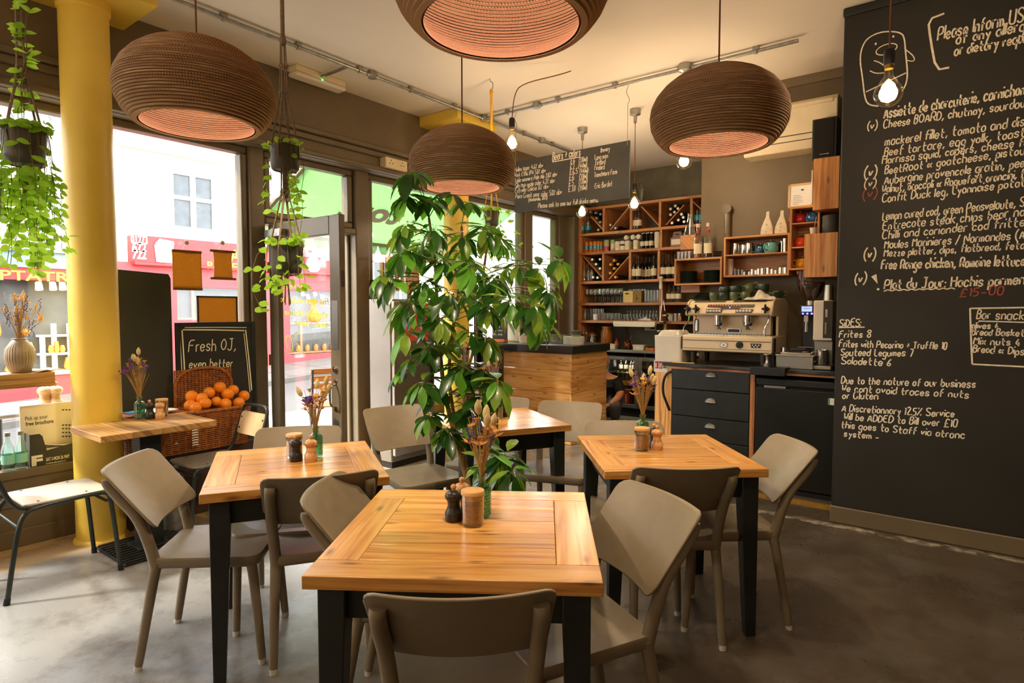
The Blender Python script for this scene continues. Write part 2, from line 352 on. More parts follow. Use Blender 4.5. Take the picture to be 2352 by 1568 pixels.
sx = N.new('ShaderNodeSeparateXYZ'); L.new(tc.outputs['Object'], sx.inputs[0])
worn = mrange(mth('ADD', mth('ADD', nz(2.3, 9, .72), mth('MULTIPLY', nz(.5, 3), .5)), mth('MULTIPLY', mrange(sx.outputs[0], -1.0, -3.0), .16)), .70, .95)  # wear patches, biased paler to the west as painted window reflection
window_sheen = mrange(sx.outputs[0], -1.2, -2.6)
f1 = mth('MULTIPLY', worn, mth('MULTIPLY_ADD', window_sheen, .62, .16)); c1 = mixc(f1, base, 'a3a29d')
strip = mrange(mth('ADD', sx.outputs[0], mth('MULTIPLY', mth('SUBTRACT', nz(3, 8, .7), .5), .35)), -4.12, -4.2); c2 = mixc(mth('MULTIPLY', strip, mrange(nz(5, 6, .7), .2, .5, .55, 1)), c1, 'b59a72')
# plaster dust and bare concrete along the blackboard wall and counter
edge = mth('SUBTRACT', 4.47, mth('ADD', sx.outputs[1], mth('MULTIPLY', mth('SUBTRACT', nz(6, 9, .75), .5), .22)))
e1 = mth('MULTIPLY', mrange(mth('ABSOLUTE', edge), .05, .0), mrange(nz(9, 6, .7), .42, .6)); e1 = mth('MULTIPLY', e1, mrange(sx.outputs[0], -1.6, -1.3))
c3 = mixc(e1, c2, 'cfc4ae')
e2 = mth('MULTIPLY', mrange(mth('ABSOLUTE', mth('SUBTRACT', sx.outputs[1], 4.86)), .09, .05), mrange(nz(7, 6, .7), .3, .5)); e2 = mth('MULTIPLY', e2, mrange(sx.outputs[0], -2.2, -1.9)); c4 = mixc(e2, c3, 'a57a2c')
fine = mth('MULTIPLY', mrange(nz(60, 3, .6), .62, .72), .18); c5 = mixc(fine, c4, '8b8272')
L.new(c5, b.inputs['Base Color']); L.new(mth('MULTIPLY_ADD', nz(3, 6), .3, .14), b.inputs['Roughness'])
# ================================================================== ROOM SHELL
XW = -4.58; XG = -4.74; CZ = 3.385; SILL = .465; HEAD = 2.70; YB = 7.95; YC = 5.62; YK = 4.55
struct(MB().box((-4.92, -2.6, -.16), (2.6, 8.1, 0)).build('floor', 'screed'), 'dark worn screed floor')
struct(MB().box((-4.92, -2.6, CZ), (2.6, 8.1, CZ+.12)).build('ceiling', 'ceiling_paint'), 'cream painted ceiling')
w = MB()
for y0, y1 in ((-2.6, 2.66), (3.82, 7.50)):
    w.box((-4.9, y0, -.15), (XW, y1, SILL)); w.box((XW, y0, 0), (XW+.012, y1, .105)); w.box((XW, y0, .245), (XW+.008, y1, .26)); w.box((XW, y0, SILL-.05), (XW+.012, y1, SILL+.004))
w.box((-4.9, -2.6, HEAD+.03), (XW, 7.50, CZ+.02)); w.box((-4.9, 7.50, -.15), (XW, 8.05, CZ+.02))
wl = struct(w.build('wall_left', 'taupe_paint', bev=.006), 'dark taupe shopfront wall with header')
for k, (z0, z1, d) in enumerate(((2.925, 2.972, .055), (2.87, 2.925, .03), (2.735, 2.782, .05))):
    struct(MB().box((XW-.02, -2.6, z0), (XW+d, YB, z1)).build('trim_%d' % (k+1), 'taupe_gloss', bev=.014, seg=3), 'glossy taupe moulding over the shop windows')
def window(name, y0, y1, z0, z1, label, mull=(), fw=.055):
    f = MB()
    for (a, c) in (((-4.79, y0, z0), (-4.69, y1, z0+fw)), ((-4.79, y0, z1-fw), (-4.69, y1, z1)), ((-4.79, y0, z0+fw), (-4.69, y0+fw, z1-fw)), ((-4.79, y1-fw, z0+fw), (-4.69, y1, z1-fw))): f.box(a, c)
    for ym in mull: f.box((-4.79, ym-fw/2, z0), (-4.69, ym+fw/2, z1))
    o = struct(f.build(name, 'taupe_gloss', bev=.012), label)
    g = MB().box((XG-.004, y0+fw, z0+fw), (XG+.004, y1-fw, z1-fw)).build('pane', 'window_glass', o); return o
window('window_1', -2.5, .42, SILL, HEAD+.03, 'large shop window behind the left end'); window('window_2', .48, 2.63, SILL, HEAD+.03, 'large shop window left of the door')
window('window_3', 3.84, 5.05, SILL, HEAD+.03, 'shop window right of the door'); window('window_4', 5.1, 6.34, SILL, HEAD+.03, 'shop window behind the plant'); window('window_5', 6.5, 7.14, SILL, HEAD+.03, 'narrow window at the bar end')
window('window_6', 2.77, 3.66, 2.19, HEAD+.03, 'glazed transom above the open door')
w = MB()
for y0, y1 in ((.42, .48), (2.63, 2.76), (3.67, 3.83), (5.05, 5.10), (6.34, 6.50), (7.14, 7.50)): w.box((-4.82, y0, SILL if y0 not in (2.63, 3.67) else -.05), (-4.66, y1, HEAD+.05))
w.box((-4.82, 2.76, 2.135), (-4.66, 3.67, 2.19))
for y0 in (2.76, 3.64): w.box((-4.80, y0, 0), (-4.75, y0+.03, 2.14))
struct(w.build('trim_4', 'taupe_gloss', bev=.012), 'taupe posts and door frame of the shopfront')
struct(MB().box((-4.85, 7.30, SILL), (-4.52, 7.42, HEAD+.03)).build('trim_5', 'taupe_gloss', bev=.01), 'taupe window jamb at the bar end')
# open glazed door: hinged on the left post, swung 90 degrees into the room
DY = 2.78; dx0, dx1, dz = -4.66, -3.72, 2.13
d = struct(bpy.data.objects.new('door_1', None), 'open glazed taupe door'); COL.objects.link(d); d.location = (dx0, DY, 0)
def dl(a, c): return ((a[0]-dx0, a[1], a[2]), (c[0]-dx0, c[1], c[2]))
f = MB()
for a, c in (((dx0, 0, .02), (dx0+.125, .05, dz)), ((dx1-.125, 0, .02), (dx1, .05, dz)), ((dx0+.125, 0, dz-.14), (dx1-.125, .05, dz)), ((dx0+.125, 0, .02), (dx1-.125, .05, .30))): f.box(*dl(a, c))
leaf = f.build('door_leaf', 'taupe_gloss', d, bev=.006)
MB().box(*dl((dx0+.12, .021, .29), (dx1-.12, .029, dz-.13))).build('door_glass', 'window_glass', d)
pp = MB().box(*dl((dx1-.105, -.003, 1.14), (dx1-.03, .001, 1.50))).build('push_plate', 'satin_steel', d, bev=.001)
q = MB(); X = dx1-.068-dx0
q.cyl((X, 0, .99), (X, -.012, .99), .022); q.cyl((X, -.012, .99), (X, -.016, .99), .012)
q.build('lock_cylinder', 'chrome', d)
q = MB(); q.tube(smooth_path([(X, 0, .88), (X, -.05, .87), (X, -.055, .80), (X, -.05, .72), (X, 0, .71)], 2), .008, 8); q.cyl((X, 0, .90), (X, -.006, .90), .016); q.cyl((X, 0, .69), (X, -.006, .69), .016); q.build('door_handle', 'chrome', d)
q = MB(); q.cyl((X, 0, .60), (X, -.005, .60), .026); q.cyl((X, -.005, .605), (X, -.007, .605), .008); q.build('keyhole_plate', 'satin_steel', d)
q = MB(); q.box((.03, -.055, dz-.115), (.27, 0, dz-.055)); q.beam((.1, -.03, dz-.05), (.02, .05, dz+.0), .02, .01); q.build('door_closer', 'galvanised', d, bev=.008)
for z in (.35, 1.02, 1.78): MB().cyl((-.004, -.004, z-.045), (-.004, -.004, z+.045), .008).build('hinge', 'brass', d)
MB().box((dx1-dx0-.0, .012, 1.60), (dx1-dx0+.003, .038, 1.72)).build('latch_plate', 'chrome', d)
q = MB(); q2 = MB(); FR = Vector((0, -1, 0)); yy = .019
def dg(px, py): p = ony(px, py, DY+.02); return Vector((p.x-dx0, yy, p.z))
for t, a, c, h, sd in (('summer', (695, 660), (640, 668), .05, 1), ('free range minute steak', (755, 700), (640, 692), .045, 2), ('sliced mozz salad rose', (752, 730), (655, 722), .045, 3), ('tomato + jalapeno', (752, 752), (678, 745), .04, 4), ('20', (694, 803), (660, 806), .13, 5)):
    handwrite(q, t, dg(*a), dg(*c), h, Vector((0, 1, 0)), .007, seed=sd)
q.build('glass_writing', 'yellow_ink', d)
# ------------------------------------------------------------------ back walls
w = MB().box((-4.6, YB, 0), (-2.0, 8.1, CZ))
wb = struct(w.build('wall_back', 'grey_block'), 'grey painted block wall behind the bar shelves')
w = MB()
for z in (1.05, 1.27, 1.49, 2.92, 3.14): w.box((-4.57, YB-.003, z), (-2.1, YB, z+.006))
for k in range(7):
    for r, z in enumerate((1.055, 1.275, 2.926)): w.box((-4.4+k*.42+(r % 2)*.21, YB-.003, z), (-4.394+k*.42+(r % 2)*.21, YB, z+.215))
w.build('mortar_joint', 'taupe_paint', wb)
w = MB().box((-2.10, YC, 0), (2.6, 8.1, CZ)); w.box((-2.10, YC-.02, CZ-.075), (-.77, YC, CZ)); struct(w.build('wall_rear', 'taupe_paint'), 'taupe wall behind the coffee machine')
w = MB().box((-.77, YK, .105), (2.6, YC, CZ)); board = struct(w.build('wall_right', 'chalkboard', bev=.012), 'black chalkboard wall covered in menu writing')
w = MB().box((-.775, YK-.012, CZ-.055), (2.6, YC, CZ)); w.build('top_rail', 'black_wood', board, bev=.008)
struct(MB().box((-.775, YK-.014, 0), (2.6, YC, .112)).build('baseboard_right', 'taupe_gloss', bev=.006), 'taupe skirting under the chalkboard wall')
w = MB()  # unseen wall; its high amber openings are added to bring up fill light
for a_, c_ in (((-4.92, -2.75, -.1), (2.75, -2.6, 1.75)), ((-4.92, -2.75, 3.25), (2.75, -2.6, CZ)), ((-4.92, -2.75, 1.75), (-4.4, -2.6, 3.25)), ((2.3, -2.75, 1.75), (2.75, -2.6, 3.25)), ((-1.1, -2.75, 1.75), (-1.0, -2.6, 3.25))): w.box(a_, c_)
wf_ = struct(w.build('wall_front', 'taupe_paint'), 'taupe wall with added amber fill light openings behind the viewpoint'); MB().box((-4.4, -2.68, 1.75), (2.3, -2.67, 3.25)).build('amber_fill_pane', 'amber_fill_glass', wf_)
struct(MB().box((2.6, -2.6, -.1), (2.75, 8.1, CZ)).build('wall_side', 'taupe_paint'), 'taupe side wall out of view')
# ------------------------------------------------------------------ columns
def column(px_, y, label):
    t = thing('column', label, 'column', (px_, y, 0))
    n = MB(); n.lathe([(.150, 0), (.146, .012), (.135, .02), (.133, .06), (.130, 3.22), (.140, 3.23), (.14, CZ-.10)], 40); n.build('shaft', 'yellow_paint', t)
    n = MB(); n.box((-.30, -.30, CZ-.10), (.30, .30, CZ-.002)); n.build('capital', 'yellow_paint', t, bev=.004); return t
column(-4.36, 1.423, 'yellow round column at the front left beside the window table'); column(-4.36, 4.72, 'yellow round column behind the leafy plant and the brown pendant')
# ------------------------------------------------------------------ ceiling conduit, lights, sockets
def conduit(name, label, p0, p1, boxes):
    t = thing(name, label, 'conduit', p0); p0, p1 = Vector(p0), Vector(p1); dd = p1-p0
    MB().cyl((0,0,0), dd, .0135, n=12).build('pipe', 'galvanised', t)
    n = max(2, int(dd.length/.55))
    for k in range(n):
        c = dd*((k+.5)/n); q = MB(); q.cyl(c-dd.normalized()*.009, c+dd.normalized()*.009, .02, n=12); q.box(c+Vector((-.02, -.02, .005)), c+Vector((.02, .02, .03))); q.build('saddle', 'galvanised', t)
    for f_ in boxes:
        c = dd*f_; q = MB(); q.cyl(c+Vector((0, 0, -.022)), c+Vector((0, 0, .03)), .036, n=20); q.cyl(c-dd.normalized()*.055, c+dd.normalized()*.055, .019, n=12); q.build('junction_box', 'galvanised', t)
    return t
conduit('conduit', 'long grey metal conduit running along the ceiling beside the window wall', (-4.03, -1.5, CZ-.032), (-4.03, 7.4, CZ-.032), (.546, .706, .82))
conduit('conduit', 'grey metal conduit crossing the ceiling towards the chalkboard with a loose cable', (-4.03, 4.79, CZ-.032), (-1.1, 4.79, CZ-.032), (.22, .72))
t = thing('emergency_light', 'cream box emergency light on the ceiling beside the window wall', 'light', (-4.43, 3.12, CZ))
MB().box((-.055, -.24, -.05), (.055, .24, 0)).build('housing', 'cream_plastic', t, bev=.006); MB().box((-.06, -.245, -.085), (.06, .245, -.05)).build('diffuser', 'white_plastic', t, bev=.02, seg=3)
mat('green_led', '46e070', .4, emit='46e070', estr=2.5); MB().sphere((.061, .0, -.06), .006).build('indicator', 'green_led', t)
MB().cyl((.05, .0, -.03), (.40, .0, -.032), .013).build('feed_pipe', 'galvanised', t)
t = thing('wall_socket', 'cream double socket box on the header above the door', 'socket', (XW+.055, 4.03, 2.83))
MB().box((-.055, -.135, -.052), (.035, .135, .045)).build('back_box', 'cream_plastic', t, bev=.006)
q = MB()
for k in (-.07, .07):
    for a, c in ((0, .02), (-.018, -.008), (.018, -.008)): q.box((.034, k+a-.004, c-.006), (.0362, k+a+.004, c+.006))
q.build('socket_hole', 'black_plastic', t)
mat('warm_filament', 'ffb057', .5, emit='ffc477', estr=26)
# ================================================================== STREET
mat('asphalt', '54524f', .85, var=.14, scale=25, bump=.2, bscale=120); mat('paving', '625f59', .8, var=.10, scale=4, bump=.1, bscale=50); mat('near_paving', 'a39e94', .8, var=.08, scale=3)
mat('render_white', 'f3ece0', .8, var=.05, scale=1.2); mat('red_shop', 'bd4042', .5, var=.06, scale=3); mat('red_band', 'c9302f', .5, var=.06); mat('teal_grey', '6f8583', .6, var=.08)
mat('roof_slate', '6f6b66', .7, var=.22, scale=9, bump=.3); mat('shop_dark', '4a4a44', .5, var=.35, scale=2.5); mat('awning_green', '9dbd90', .7, var=.08, scale=9); translucent(MATS['awning_green'], .6, 'a3cc96')
mat('letter_brown', '6f5f45', .7, var=.1); mat('yellow_letter', 'f0c63a', .6, var=.05); mat('cream_wall', 'a8b0a6', .8, var=.06); mat('blue_shop', '4d7fa0', .6, var=.1); mat('orange_glaze', 'd97a2a', .35, var=.15, scale=14); mat('window_grey', '4c5254', .25, var=.2, scale=6)
XF = -13.5; SL = .053; Z0 = -.30
def gz(y): return Z0 + SL*y
def ground(name, m, x0, x1, y0, y1, dz, label, thick=.25):
    b_ = MB(); c = [(x0, y0), (x1, y0), (x1, y1), (x0, y1)]
    i = [b_.P((x, y, gz(y)+dz)) for x, y in c] + [b_.P((x, y, gz(y)+dz-thick)) for x, y in c]
    for q in ((0,1,2,3), (7,6,5,4), (0,4,5,1), (1,5,6,2), (2,6,7,3), (3,7,4,0)): b_.F([i[k] for k in q])
    return struct(b_.build(name, m), label)
ground('road', 'asphalt', -11.0, -7.9, -20, 45, -.10, 'grey asphalt street'); ground('pavement_near', 'near_paving', -7.9, -4.93, -20, 45, 0, 'pale pavement outside the door'); ground('pavement_far', 'paving', -16, -11.0, -20, 45, 0, 'grey pavement across the street')
k_ = MB(); yy_ = -6
while yy_ < 20: k_.beam((-13.4, yy_, gz(yy_)+.001), (-11.1, yy_, gz(yy_)+.001), .012, .004); yy_ += 1.1
k_.beam((-12.2, -6, gz(-6)+.001), (-12.2, 20, gz(20)+.001), .012, .004); k_.beam((-11.12, -10, gz(-10)+.002), (-11.12, 30, gz(30)+.002), .02, .006); k_.build('paving_joint', 'shop_dark', bpy.data.objects['pavement_far'])
def F(px, py): return onx(px, py, XF)
# white rendered house row
t = thing('building', 'white rendered houses with slate roof across the street', 'building', (XF, 4, 0))
def loc(p, o=t): return Vector(p) - o.location
zg = F(280, 328).z; b_ = MB(); b_.box(loc((XF-6, -16, -1.6)), loc((XF, 9.6, zg))); b_.build('wall', 'render_white', t)
b_ = MB(); b_.quad(loc((XF+.25, -16, zg-.05)), loc((XF+.25, 9.7, zg-.05)), loc((XF-3.4, 9.7, zg+2.3)), loc((XF-3.4, -16, zg+2.3)))
b_.build('roof', 'roof_slate', t, solid=.12)
b_ = MB(); r_ = random.Random(5)
for k in range(17):
    a = k/17; y = -5.
    while y < 9.6:
        L_ = r_.uniform(.25, .5); p0 = loc((XF+.26-3.65*a, y, zg+.03+2.35*a)); b_.beam(p0, p0+Vector((0, L_*.96, 0)), .24, .02, (.55, 0, .83)); y += L_
b_.build('roof_tiles', 'roof_slate', t)
b_ = MB(); b_.tube([loc((XF+.33, -16, zg-.07)), loc((XF+.33, 9.6, zg-.07))], .06, 10); b_.build('gutter', 'cream_wall', t)
p, q = F(385, 388), F(495, 537); wf = MB()
for a, c in (((XF-.02, p.y, q.z), (XF+.06, q.y, q.z+.08)), ((XF-.02, p.y, p.z-.08), (XF+.06, q.y, p.z)), ((XF-.02, p.y, q.z+.08), (XF+.06, p.y+.08, p.z-.08)), ((XF-.02, q.y-.08, q.z+.08), (XF+.06, q.y, p.z-.08)), ((XF-.02, (p.y+q.y)/2-.05, q.z+.08), (XF+.055, (p.y+q.y)/2+.05, p.z-.08)), ((XF-.02, p.y+.08, (p.z*.55+q.z*.45)-.04), (XF+.05, q.y-.08, (p.z*.55+q.z*.45)+.04))): wf.box(loc(a), loc(c))
wf = wf.build('window', 'white_paint', t); MB().box(loc((XF+.002, p.y+.02, q.z+.02)), loc((XF+.012, q.y-.02, p.z-.02))).build('pane', 'window_grey', wf)
# left shop: grey fascia, red name band, glazed display
t = thing('shop_front', 'grey fascia shop with red name band and display shelves', 'shop', (XF, 2, 0)); loc2 = lambda p: loc(p, t)
zt, z1, z2 = F(100, 583).z, F(100, 618).z, F(100, 645).z; ye = F(230, 600).y
b_ = MB(); b_.box(loc2((XF, -6, z1)), loc2((XF+.35, ye, zt))); b_.box(loc2((XF, -6, zt)), loc2((XF+.42, ye, zt+.05))); b_.build('fascia', 'teal_grey', t)
b_ = MB(); b_.box(loc2((XF, -6, z2)), loc2((XF+.30, ye, z1))); b_.build('name_band', 'red_band', t)
pa, pb = onx(-60, 640, XF+.31), onx(186, 643, XF+.31); signtext('WWW.ADAPTATRAP', 'yellow_letter', 'band_lettering', t, loc2(pa + Vector((0, -1.5, 0))), (0, 1, 0), (0, 0, 1), (z1-z2)*.8, .01, bold=.015, width=(pb.y-pa.y)+1.7)
zs = F(100, 858).z; zbase = -1.4
b_ = MB(); b_.box(loc2((XF+.0, -6, zbase)), loc2((XF+.32, ye, zs))); b_.build('stall_riser', 'red_shop', t); b_ = MB(); b_.box(loc2((XF+.0, -6, zs)), loc2((XF+.36, ye, zs+.06))); b_.build('sill', 'white_paint', t)
b_ = MB(); b_.box(loc2((XF-.0, -6, zs)), loc2((XF+.01, ye, z2))); b_.build('interior', 'shop_dark', t)
b_ = MB()
for z in (.95, .62, .3):
    b_.box(loc2((XF+.03, F(80, 750).y, z)), loc2((XF+.26, F(212, 750).y, z+.035)))
for px in (85, 112, 148, 172, 196): y = F(px, 750).y; b_.box(loc2((XF+.1, y, zs)), loc2((XF+.16, y+.07, F(150, 742 if 105 < px < 160 else 768).z)))
b_.build('display_rack', 'white_paint', t)
b_ = MB()
for px in (80, 112, 134, 162): p = F(px, 655); b_.cyl(loc2((XF+.2, p.y, p.z+.05)), loc2((XF+.24, p.y, p.z-.09)), .05, .06, 10)
b_.build('spotlight', 'white_paint', t)
r_ = random.Random(9); b_ = MB()
for k in range(16): y = r_.uniform(2.9, 4.9); z = r_.choice((.985, .655, .335)); b_.lathe([(.03, 0), (.07*r_.uniform(.6, 1.2), .06), (.03, .16*r_.uniform(.7, 1.5))], 8, loc2((XF+.17, y, z)))
b_.build('display_ware', 'orange_glaze', t)
# red shop
t = thing('shop_front', 'red painted shop with white phone number sign across the street', 'shop', (XF, 7, 0)); loc3 = lambda p: loc(p, t)
yl, yr = F(292, 560).y, F(790, 600).y; zt = F(292, 541).z; zm = F(297, 603).z
b_ = MB(); b_.box(loc3((XF, yl, zm)), loc3((XF+.30, yr, zt))); b_.box(loc3((XF, yl, zm-.06)), loc3((XF+.36, yr, zm))); b_.build('fascia', 'red_band', t, bev=.01)
b_ = MB(); zw = F(480, 662).z; wins = ((F(397, 700).y, F(565, 700).y, F(480, 735).z), (F(655, 700).y, F(775, 700).y, F(700, 812).z))
b_.box(loc3((XF, F(235, 700).y, -1.4)), loc3((XF+.2, wins[0][0], zm))); b_.box(loc3((XF, wins[0][1], -1.4)), loc3((XF+.2, wins[1][0], zm))); b_.box(loc3((XF, wins[1][1], -1.4)), loc3((XF+.2, yr, zm)))
for (y0, y1, zb) in wins: b_.box(loc3((XF, y0, -1.4)), loc3((XF+.2, y1, zb))); b_.box(loc3((XF, y0, zw)), loc3((XF+.2, y1, zm)))
b_.build('shopfront_frame', 'red_shop', t)
for (y0, y1, zb) in wins:
    o = MB().box(loc3((XF+.01, y0, zb)), loc3((XF+.02, y1, zw))).build('window', 'shop_dark', t); MB().box(loc3((XF+.12, y0, zb)), loc3((XF+.126, y1, zw))).build('pane', 'window_glass', o)
    b_ = MB(); b_.box(loc3((XF+.03, y0, zb+.75)), loc3((XF+.1, y1, zb+.79))); b_.box(loc3((XF+.03, y0, zb+.02)), loc3((XF+.11, y1, zb+.06))); b_.box(loc3((XF+.04, y0+.35, zb)), loc3((XF+.09, y0+.4, zb+.79))); b_.build('shelf', 'teak', o)
y0, y1, zb = wins[1]; yc = F(716, 720).y
b_ = MB(); b_.lathe([(.02, 0), (.16, .02), (.19, .14), (.13, .26), (.08, .34), (.06, .42), (.10, .52), (.12, .56)], 14, loc3((XF+.08, yc, zb+.80))); b_.build('pot', 'orange_glaze', t)
b_ = MB()
for k in range(5): b_.lathe([(.05, 0), (.06, .1), (.03, .16)], 8, loc3((XF+.07, y0+.3+k*.25, zb+.07)))
b_.build('display_ware', 'orange_glaze', t)
b_ = MB()
for k, px in enumerate((688, 700, 716, 732)): p = F(px, 675 + (k % 2)*6); b_.cyl(loc3((XF+.1, p.y, p.z+.06)), loc3((XF+.11, p.y+.03, p.z-.05)), .04, .05, 8)
b_.build('spotlight', 'white_paint', t)
for s_, (px, py, h, pe) in {'01273': (301, 558, .17, 339), '672': (304, 576, .17, 336), '722': (304, 593, .17, 336)}.items():
    p = onx(px, py, XF+.31); e = onx(pe, py, XF+.31); signtext(s_, 'white_paint', 'phone_number', t, loc3(p), (0, 1, 0), (0, 0, 1), h, .01, bold=.03, width=e.y-p.y)
pl = [F(x, y) for x, y in ((339, 566), (342, 561), (352, 551), (383, 557), (381, 606), (344, 603))]
MB().prism([(q.y, q.z) for q in pl], lambda a, c: loc3((XF+.31, a, c)), lambda a, c: loc3((XF+.325, a, c))).build('sign_house', 'white_paint', t, smooth=False)
pl = [F(x, y) for x, y in ((340, 560), (351, 550), (384, 560), (382, 575), (377, 566), (343, 562))]
MB().prism([(q.y, q.z) for q in pl], lambda a, c: loc3((XF+.326, a, c)), lambda a, c: loc3((XF+.33, a, c))).build('sign_roof', 'teal_grey', t, smooth=False)
p = onx(528, 600, XF+.31); e = onx(570, 600, XF+.31); signtext('AR', 'yellow_letter', 'sign_lettering', t, loc3(p), (0, 1, 0), (0, 0, 1), .27, .01, bold=.02, width=e.y-p.y)
p = onx(508, 619, XF+.31); e = onx(572, 619, XF+.31); signtext('RUMENTS', 'yellow_letter', 'sign_lettering', t, loc3(p + Vector((0, -.3, 0))), (0, 1, 0), (0, 0, 1), .16, .01, bold=.02, width=e.y-p.y+.5)
p = F(703, 609); b_ = MB(); b_.cyl(loc3((XF+.30, p.y, p.z)), loc3((XF+.32, p.y, p.z)), .20, n=24); b_.beam(loc3((XF+.33, p.y, p.z)), loc3((XF+.33, p.y+.3, p.z+.05)), .06, .02); b_.build('sign_disc', 'white_paint', t)
# pale houses further along
t = thing('building', 'pale terrace further up the street with small-paned windows', 'building', (XF, 14, 0)); loc4 = lambda p: loc(p, t)
b_ = MB(); b_.box(loc4((XF-6, 9.75, -1)), loc4((XF-.1, 33.8, 6.2))); b_.box(loc4((XF-.1, 9.75, 3.0)), loc4((XF+.25, 33.8, 3.2))); b_.build('wall', 'render_white', t)
b_ = MB(); b_.box(loc4((XF-.1, 21, -1)), loc4((XF+.1, 34, 1.6))); b_.build('blue_shopfront', 'blue_shop', t)
for k in range(7):
    y = 11.2+k*3.4; o = MB().box(loc4((XF-.1, y, 1.7)), loc4((XF-.02, y+1.5, 2.8))).build('window', 'window_grey', t)
    q = MB()
    for j in range(4): q.box(loc4((XF-.03, y+j*.5-.03, 1.7)), loc4((XF+.01, y+j*.5+.03, 2.8)))
    for z in (1.7, 2.25, 2.8): q.box(loc4((XF-.03, y-.03, z-.03)), loc4((XF+.01, y+1.53, z+.03)))
    q.build('glazing_bar', 'white_paint', o)
# end of street: white gable with painted hoarding
t = thing('building', 'white gable end closing the street beyond the bar window', 'building', (-10, 34, 0))
MB().box((-4, 0, -2), (9, 6, 8)).build('wall', 'render_white', t)
# awning of the cafe seen through door and transom
t = thing('awning', 'green cloth awning with brown lettering over the pavement', 'awning', (-4.98, 5.3, 3.02))
a0, a1, dxa, dza = -1.72, 1.65, -1.38, -.72
def aw(u, v): return (dxa*u, a0+(a1-a0)*v, dza*u - .05*sin(pi*u))
MB().grid(aw, 8, 12).build('cloth', 'awning_green', t, solid=.006)
v_ = MB(); n = 17
for k in range(n):
    y0, y1 = a0+(a1-a0)*k/n, a0+(a1-a0)*(k+1)/n; ym = (y0+y1)/2
    v_.F([v_.P(q) for q in ((dxa, y0, dza), (dxa, y1, dza), (dxa, y1-.02, dza-.08), (dxa, ym+.04, dza-.13), (dxa, ym-.04, dza-.13), (dxa, y0+.02, dza-.08))])
v_.build('valance', 'awning_green', t, solid=.006)
b_ = MB(); b_.beam((0, a0, 0), (dxa, a0, dza), .045, .03); b_.beam((0, a1, 0), (dxa, a1, dza), .045, .03); b_.beam((dxa, a0, dza), (dxa, a1, dza), .05, .05); b_.build('awning_frame', 'letter_brown', t)
b_ = MB(); b_.tube([(.22, a0+.35, -.75), (dxa*.95, a0+1.1, dza-.05)], .016, 8); b_.tube([(.22, a1-.3, -.75), (dxa*.95, a1-.1, dza-.05)], .016, 8); b_.build('awning_arm', 'galvanised', t)
for k, (ch, px, py) in enumerate((('t', 908, 478), ('o', 879, 477), ('r', 842, 470), ('t', 800, 462))):
    uu = .62; yq = onx(px, py, -4.98+dxa*uu).y-5.3
    up_ = Vector((-dxa, 0, -dza)).normalized(); signtext(ch, 'letter_brown', 'awning_letter', t, Vector((dxa*uu, yq, dza*uu-.075)), (0, -1, 0), up_, .36, .004, shear=.25, bold=.04)
# festoon lamps under the awning edge and outside furniture
for px, py in ((739, 385), (898, 425), (556, 345)):
    p = onx(px, py, -4.98); t = thing('festoon_bulb', {739: 'unlit white festoon bulb outside above the open door', 898: 'unlit white festoon bulb outside left of the leafy plant', 556: 'unlit white festoon bulb outside above the left shop window'}[px], 'bulb', p, group='festoon bulbs outside')
    MB().cyl((0, 0, .03), (0, 0, .09), .022, .02).build('bulb_holder', 'black_plastic', t); MB().sphere((0, 0, 0), .038).build('bulb_globe', 'white_plastic', t); MB().tube([(0, 0, .08), (.0, .0, 2.98-p.z+.2)], .004, 5).build('cable', 'black_plastic', t)
b_ = MB(); pts = [Vector((-5.02, -2+9*k/40, 3.02 - .0*k)) for k in range(41)]; b_.tube(pts, .006, 5); tag(b_.build('festoon_cable', 'black_plastic'), 'black festoon cable strung outside above the shop windows', 'cable')
def folding_chair(label, loc_, rot):
    t = thing('folding_chair', label, 'chair', loc_, rot, 'slatted folding chairs on the pavement')
    fr = MB()
    for s_ in (-.2, .2): fr.tube([(s_, -.22, 0), (s_, .18, .45), (s_, .20, .46)], .011, 8); fr.tube([(s_*.95, .24, 0), (s_*.95, -.12, .44), (s_*.95, -.24, .88)], .011, 8)
    fr.tube([(-.2, -.17, .05), (.2, -.17, .05)], .009, 6); fr.tube([(-.2, .19, .06), (.2, .19, .06)], .009, 6)
    fr.build('metal_frame', 'black_metal', t)
    for k in range(5): MB(k).box((-.20, -.11+k*.075, .445), (.20, -.05+k*.075, .46)).build('seat_slat', 'teak', t, bev=.004)
    for k in range(3):
        z = .66+k*.08; y = -.12-.24*(z-.44)*.55; MB(k+9).box((-.205, y-.009, z), (.205, y+.004, z+.06)).build('back_slat', 'teak', t, bev=.006)
    return t
folding_chair('left one of two teak folding chairs outside the door', (-5.75, 4.13, gz(4.1)), radians(60)); folding_chair('right one of two teak folding chairs outside, half behind the door edge', (-5.42, 4.58, gz(4.5)), radians(62))
t = thing('pavement_table', 'pale outdoor table on the pavement behind the brochure box', 'table', (-5.55, 1.18, gz(1.2)))
MB().box((-.33, -.38, .93), (.33, .38, .96)).build('tabletop', 'near_paving', t, bev=.01); MB().cyl((0, 0, .03), (0, 0, .93), .035).build('pedestal', 'black_metal', t); MB().cyl((0, 0, 0), (0, 0, .03), .24, n=28).build('base', 'black_metal', t)
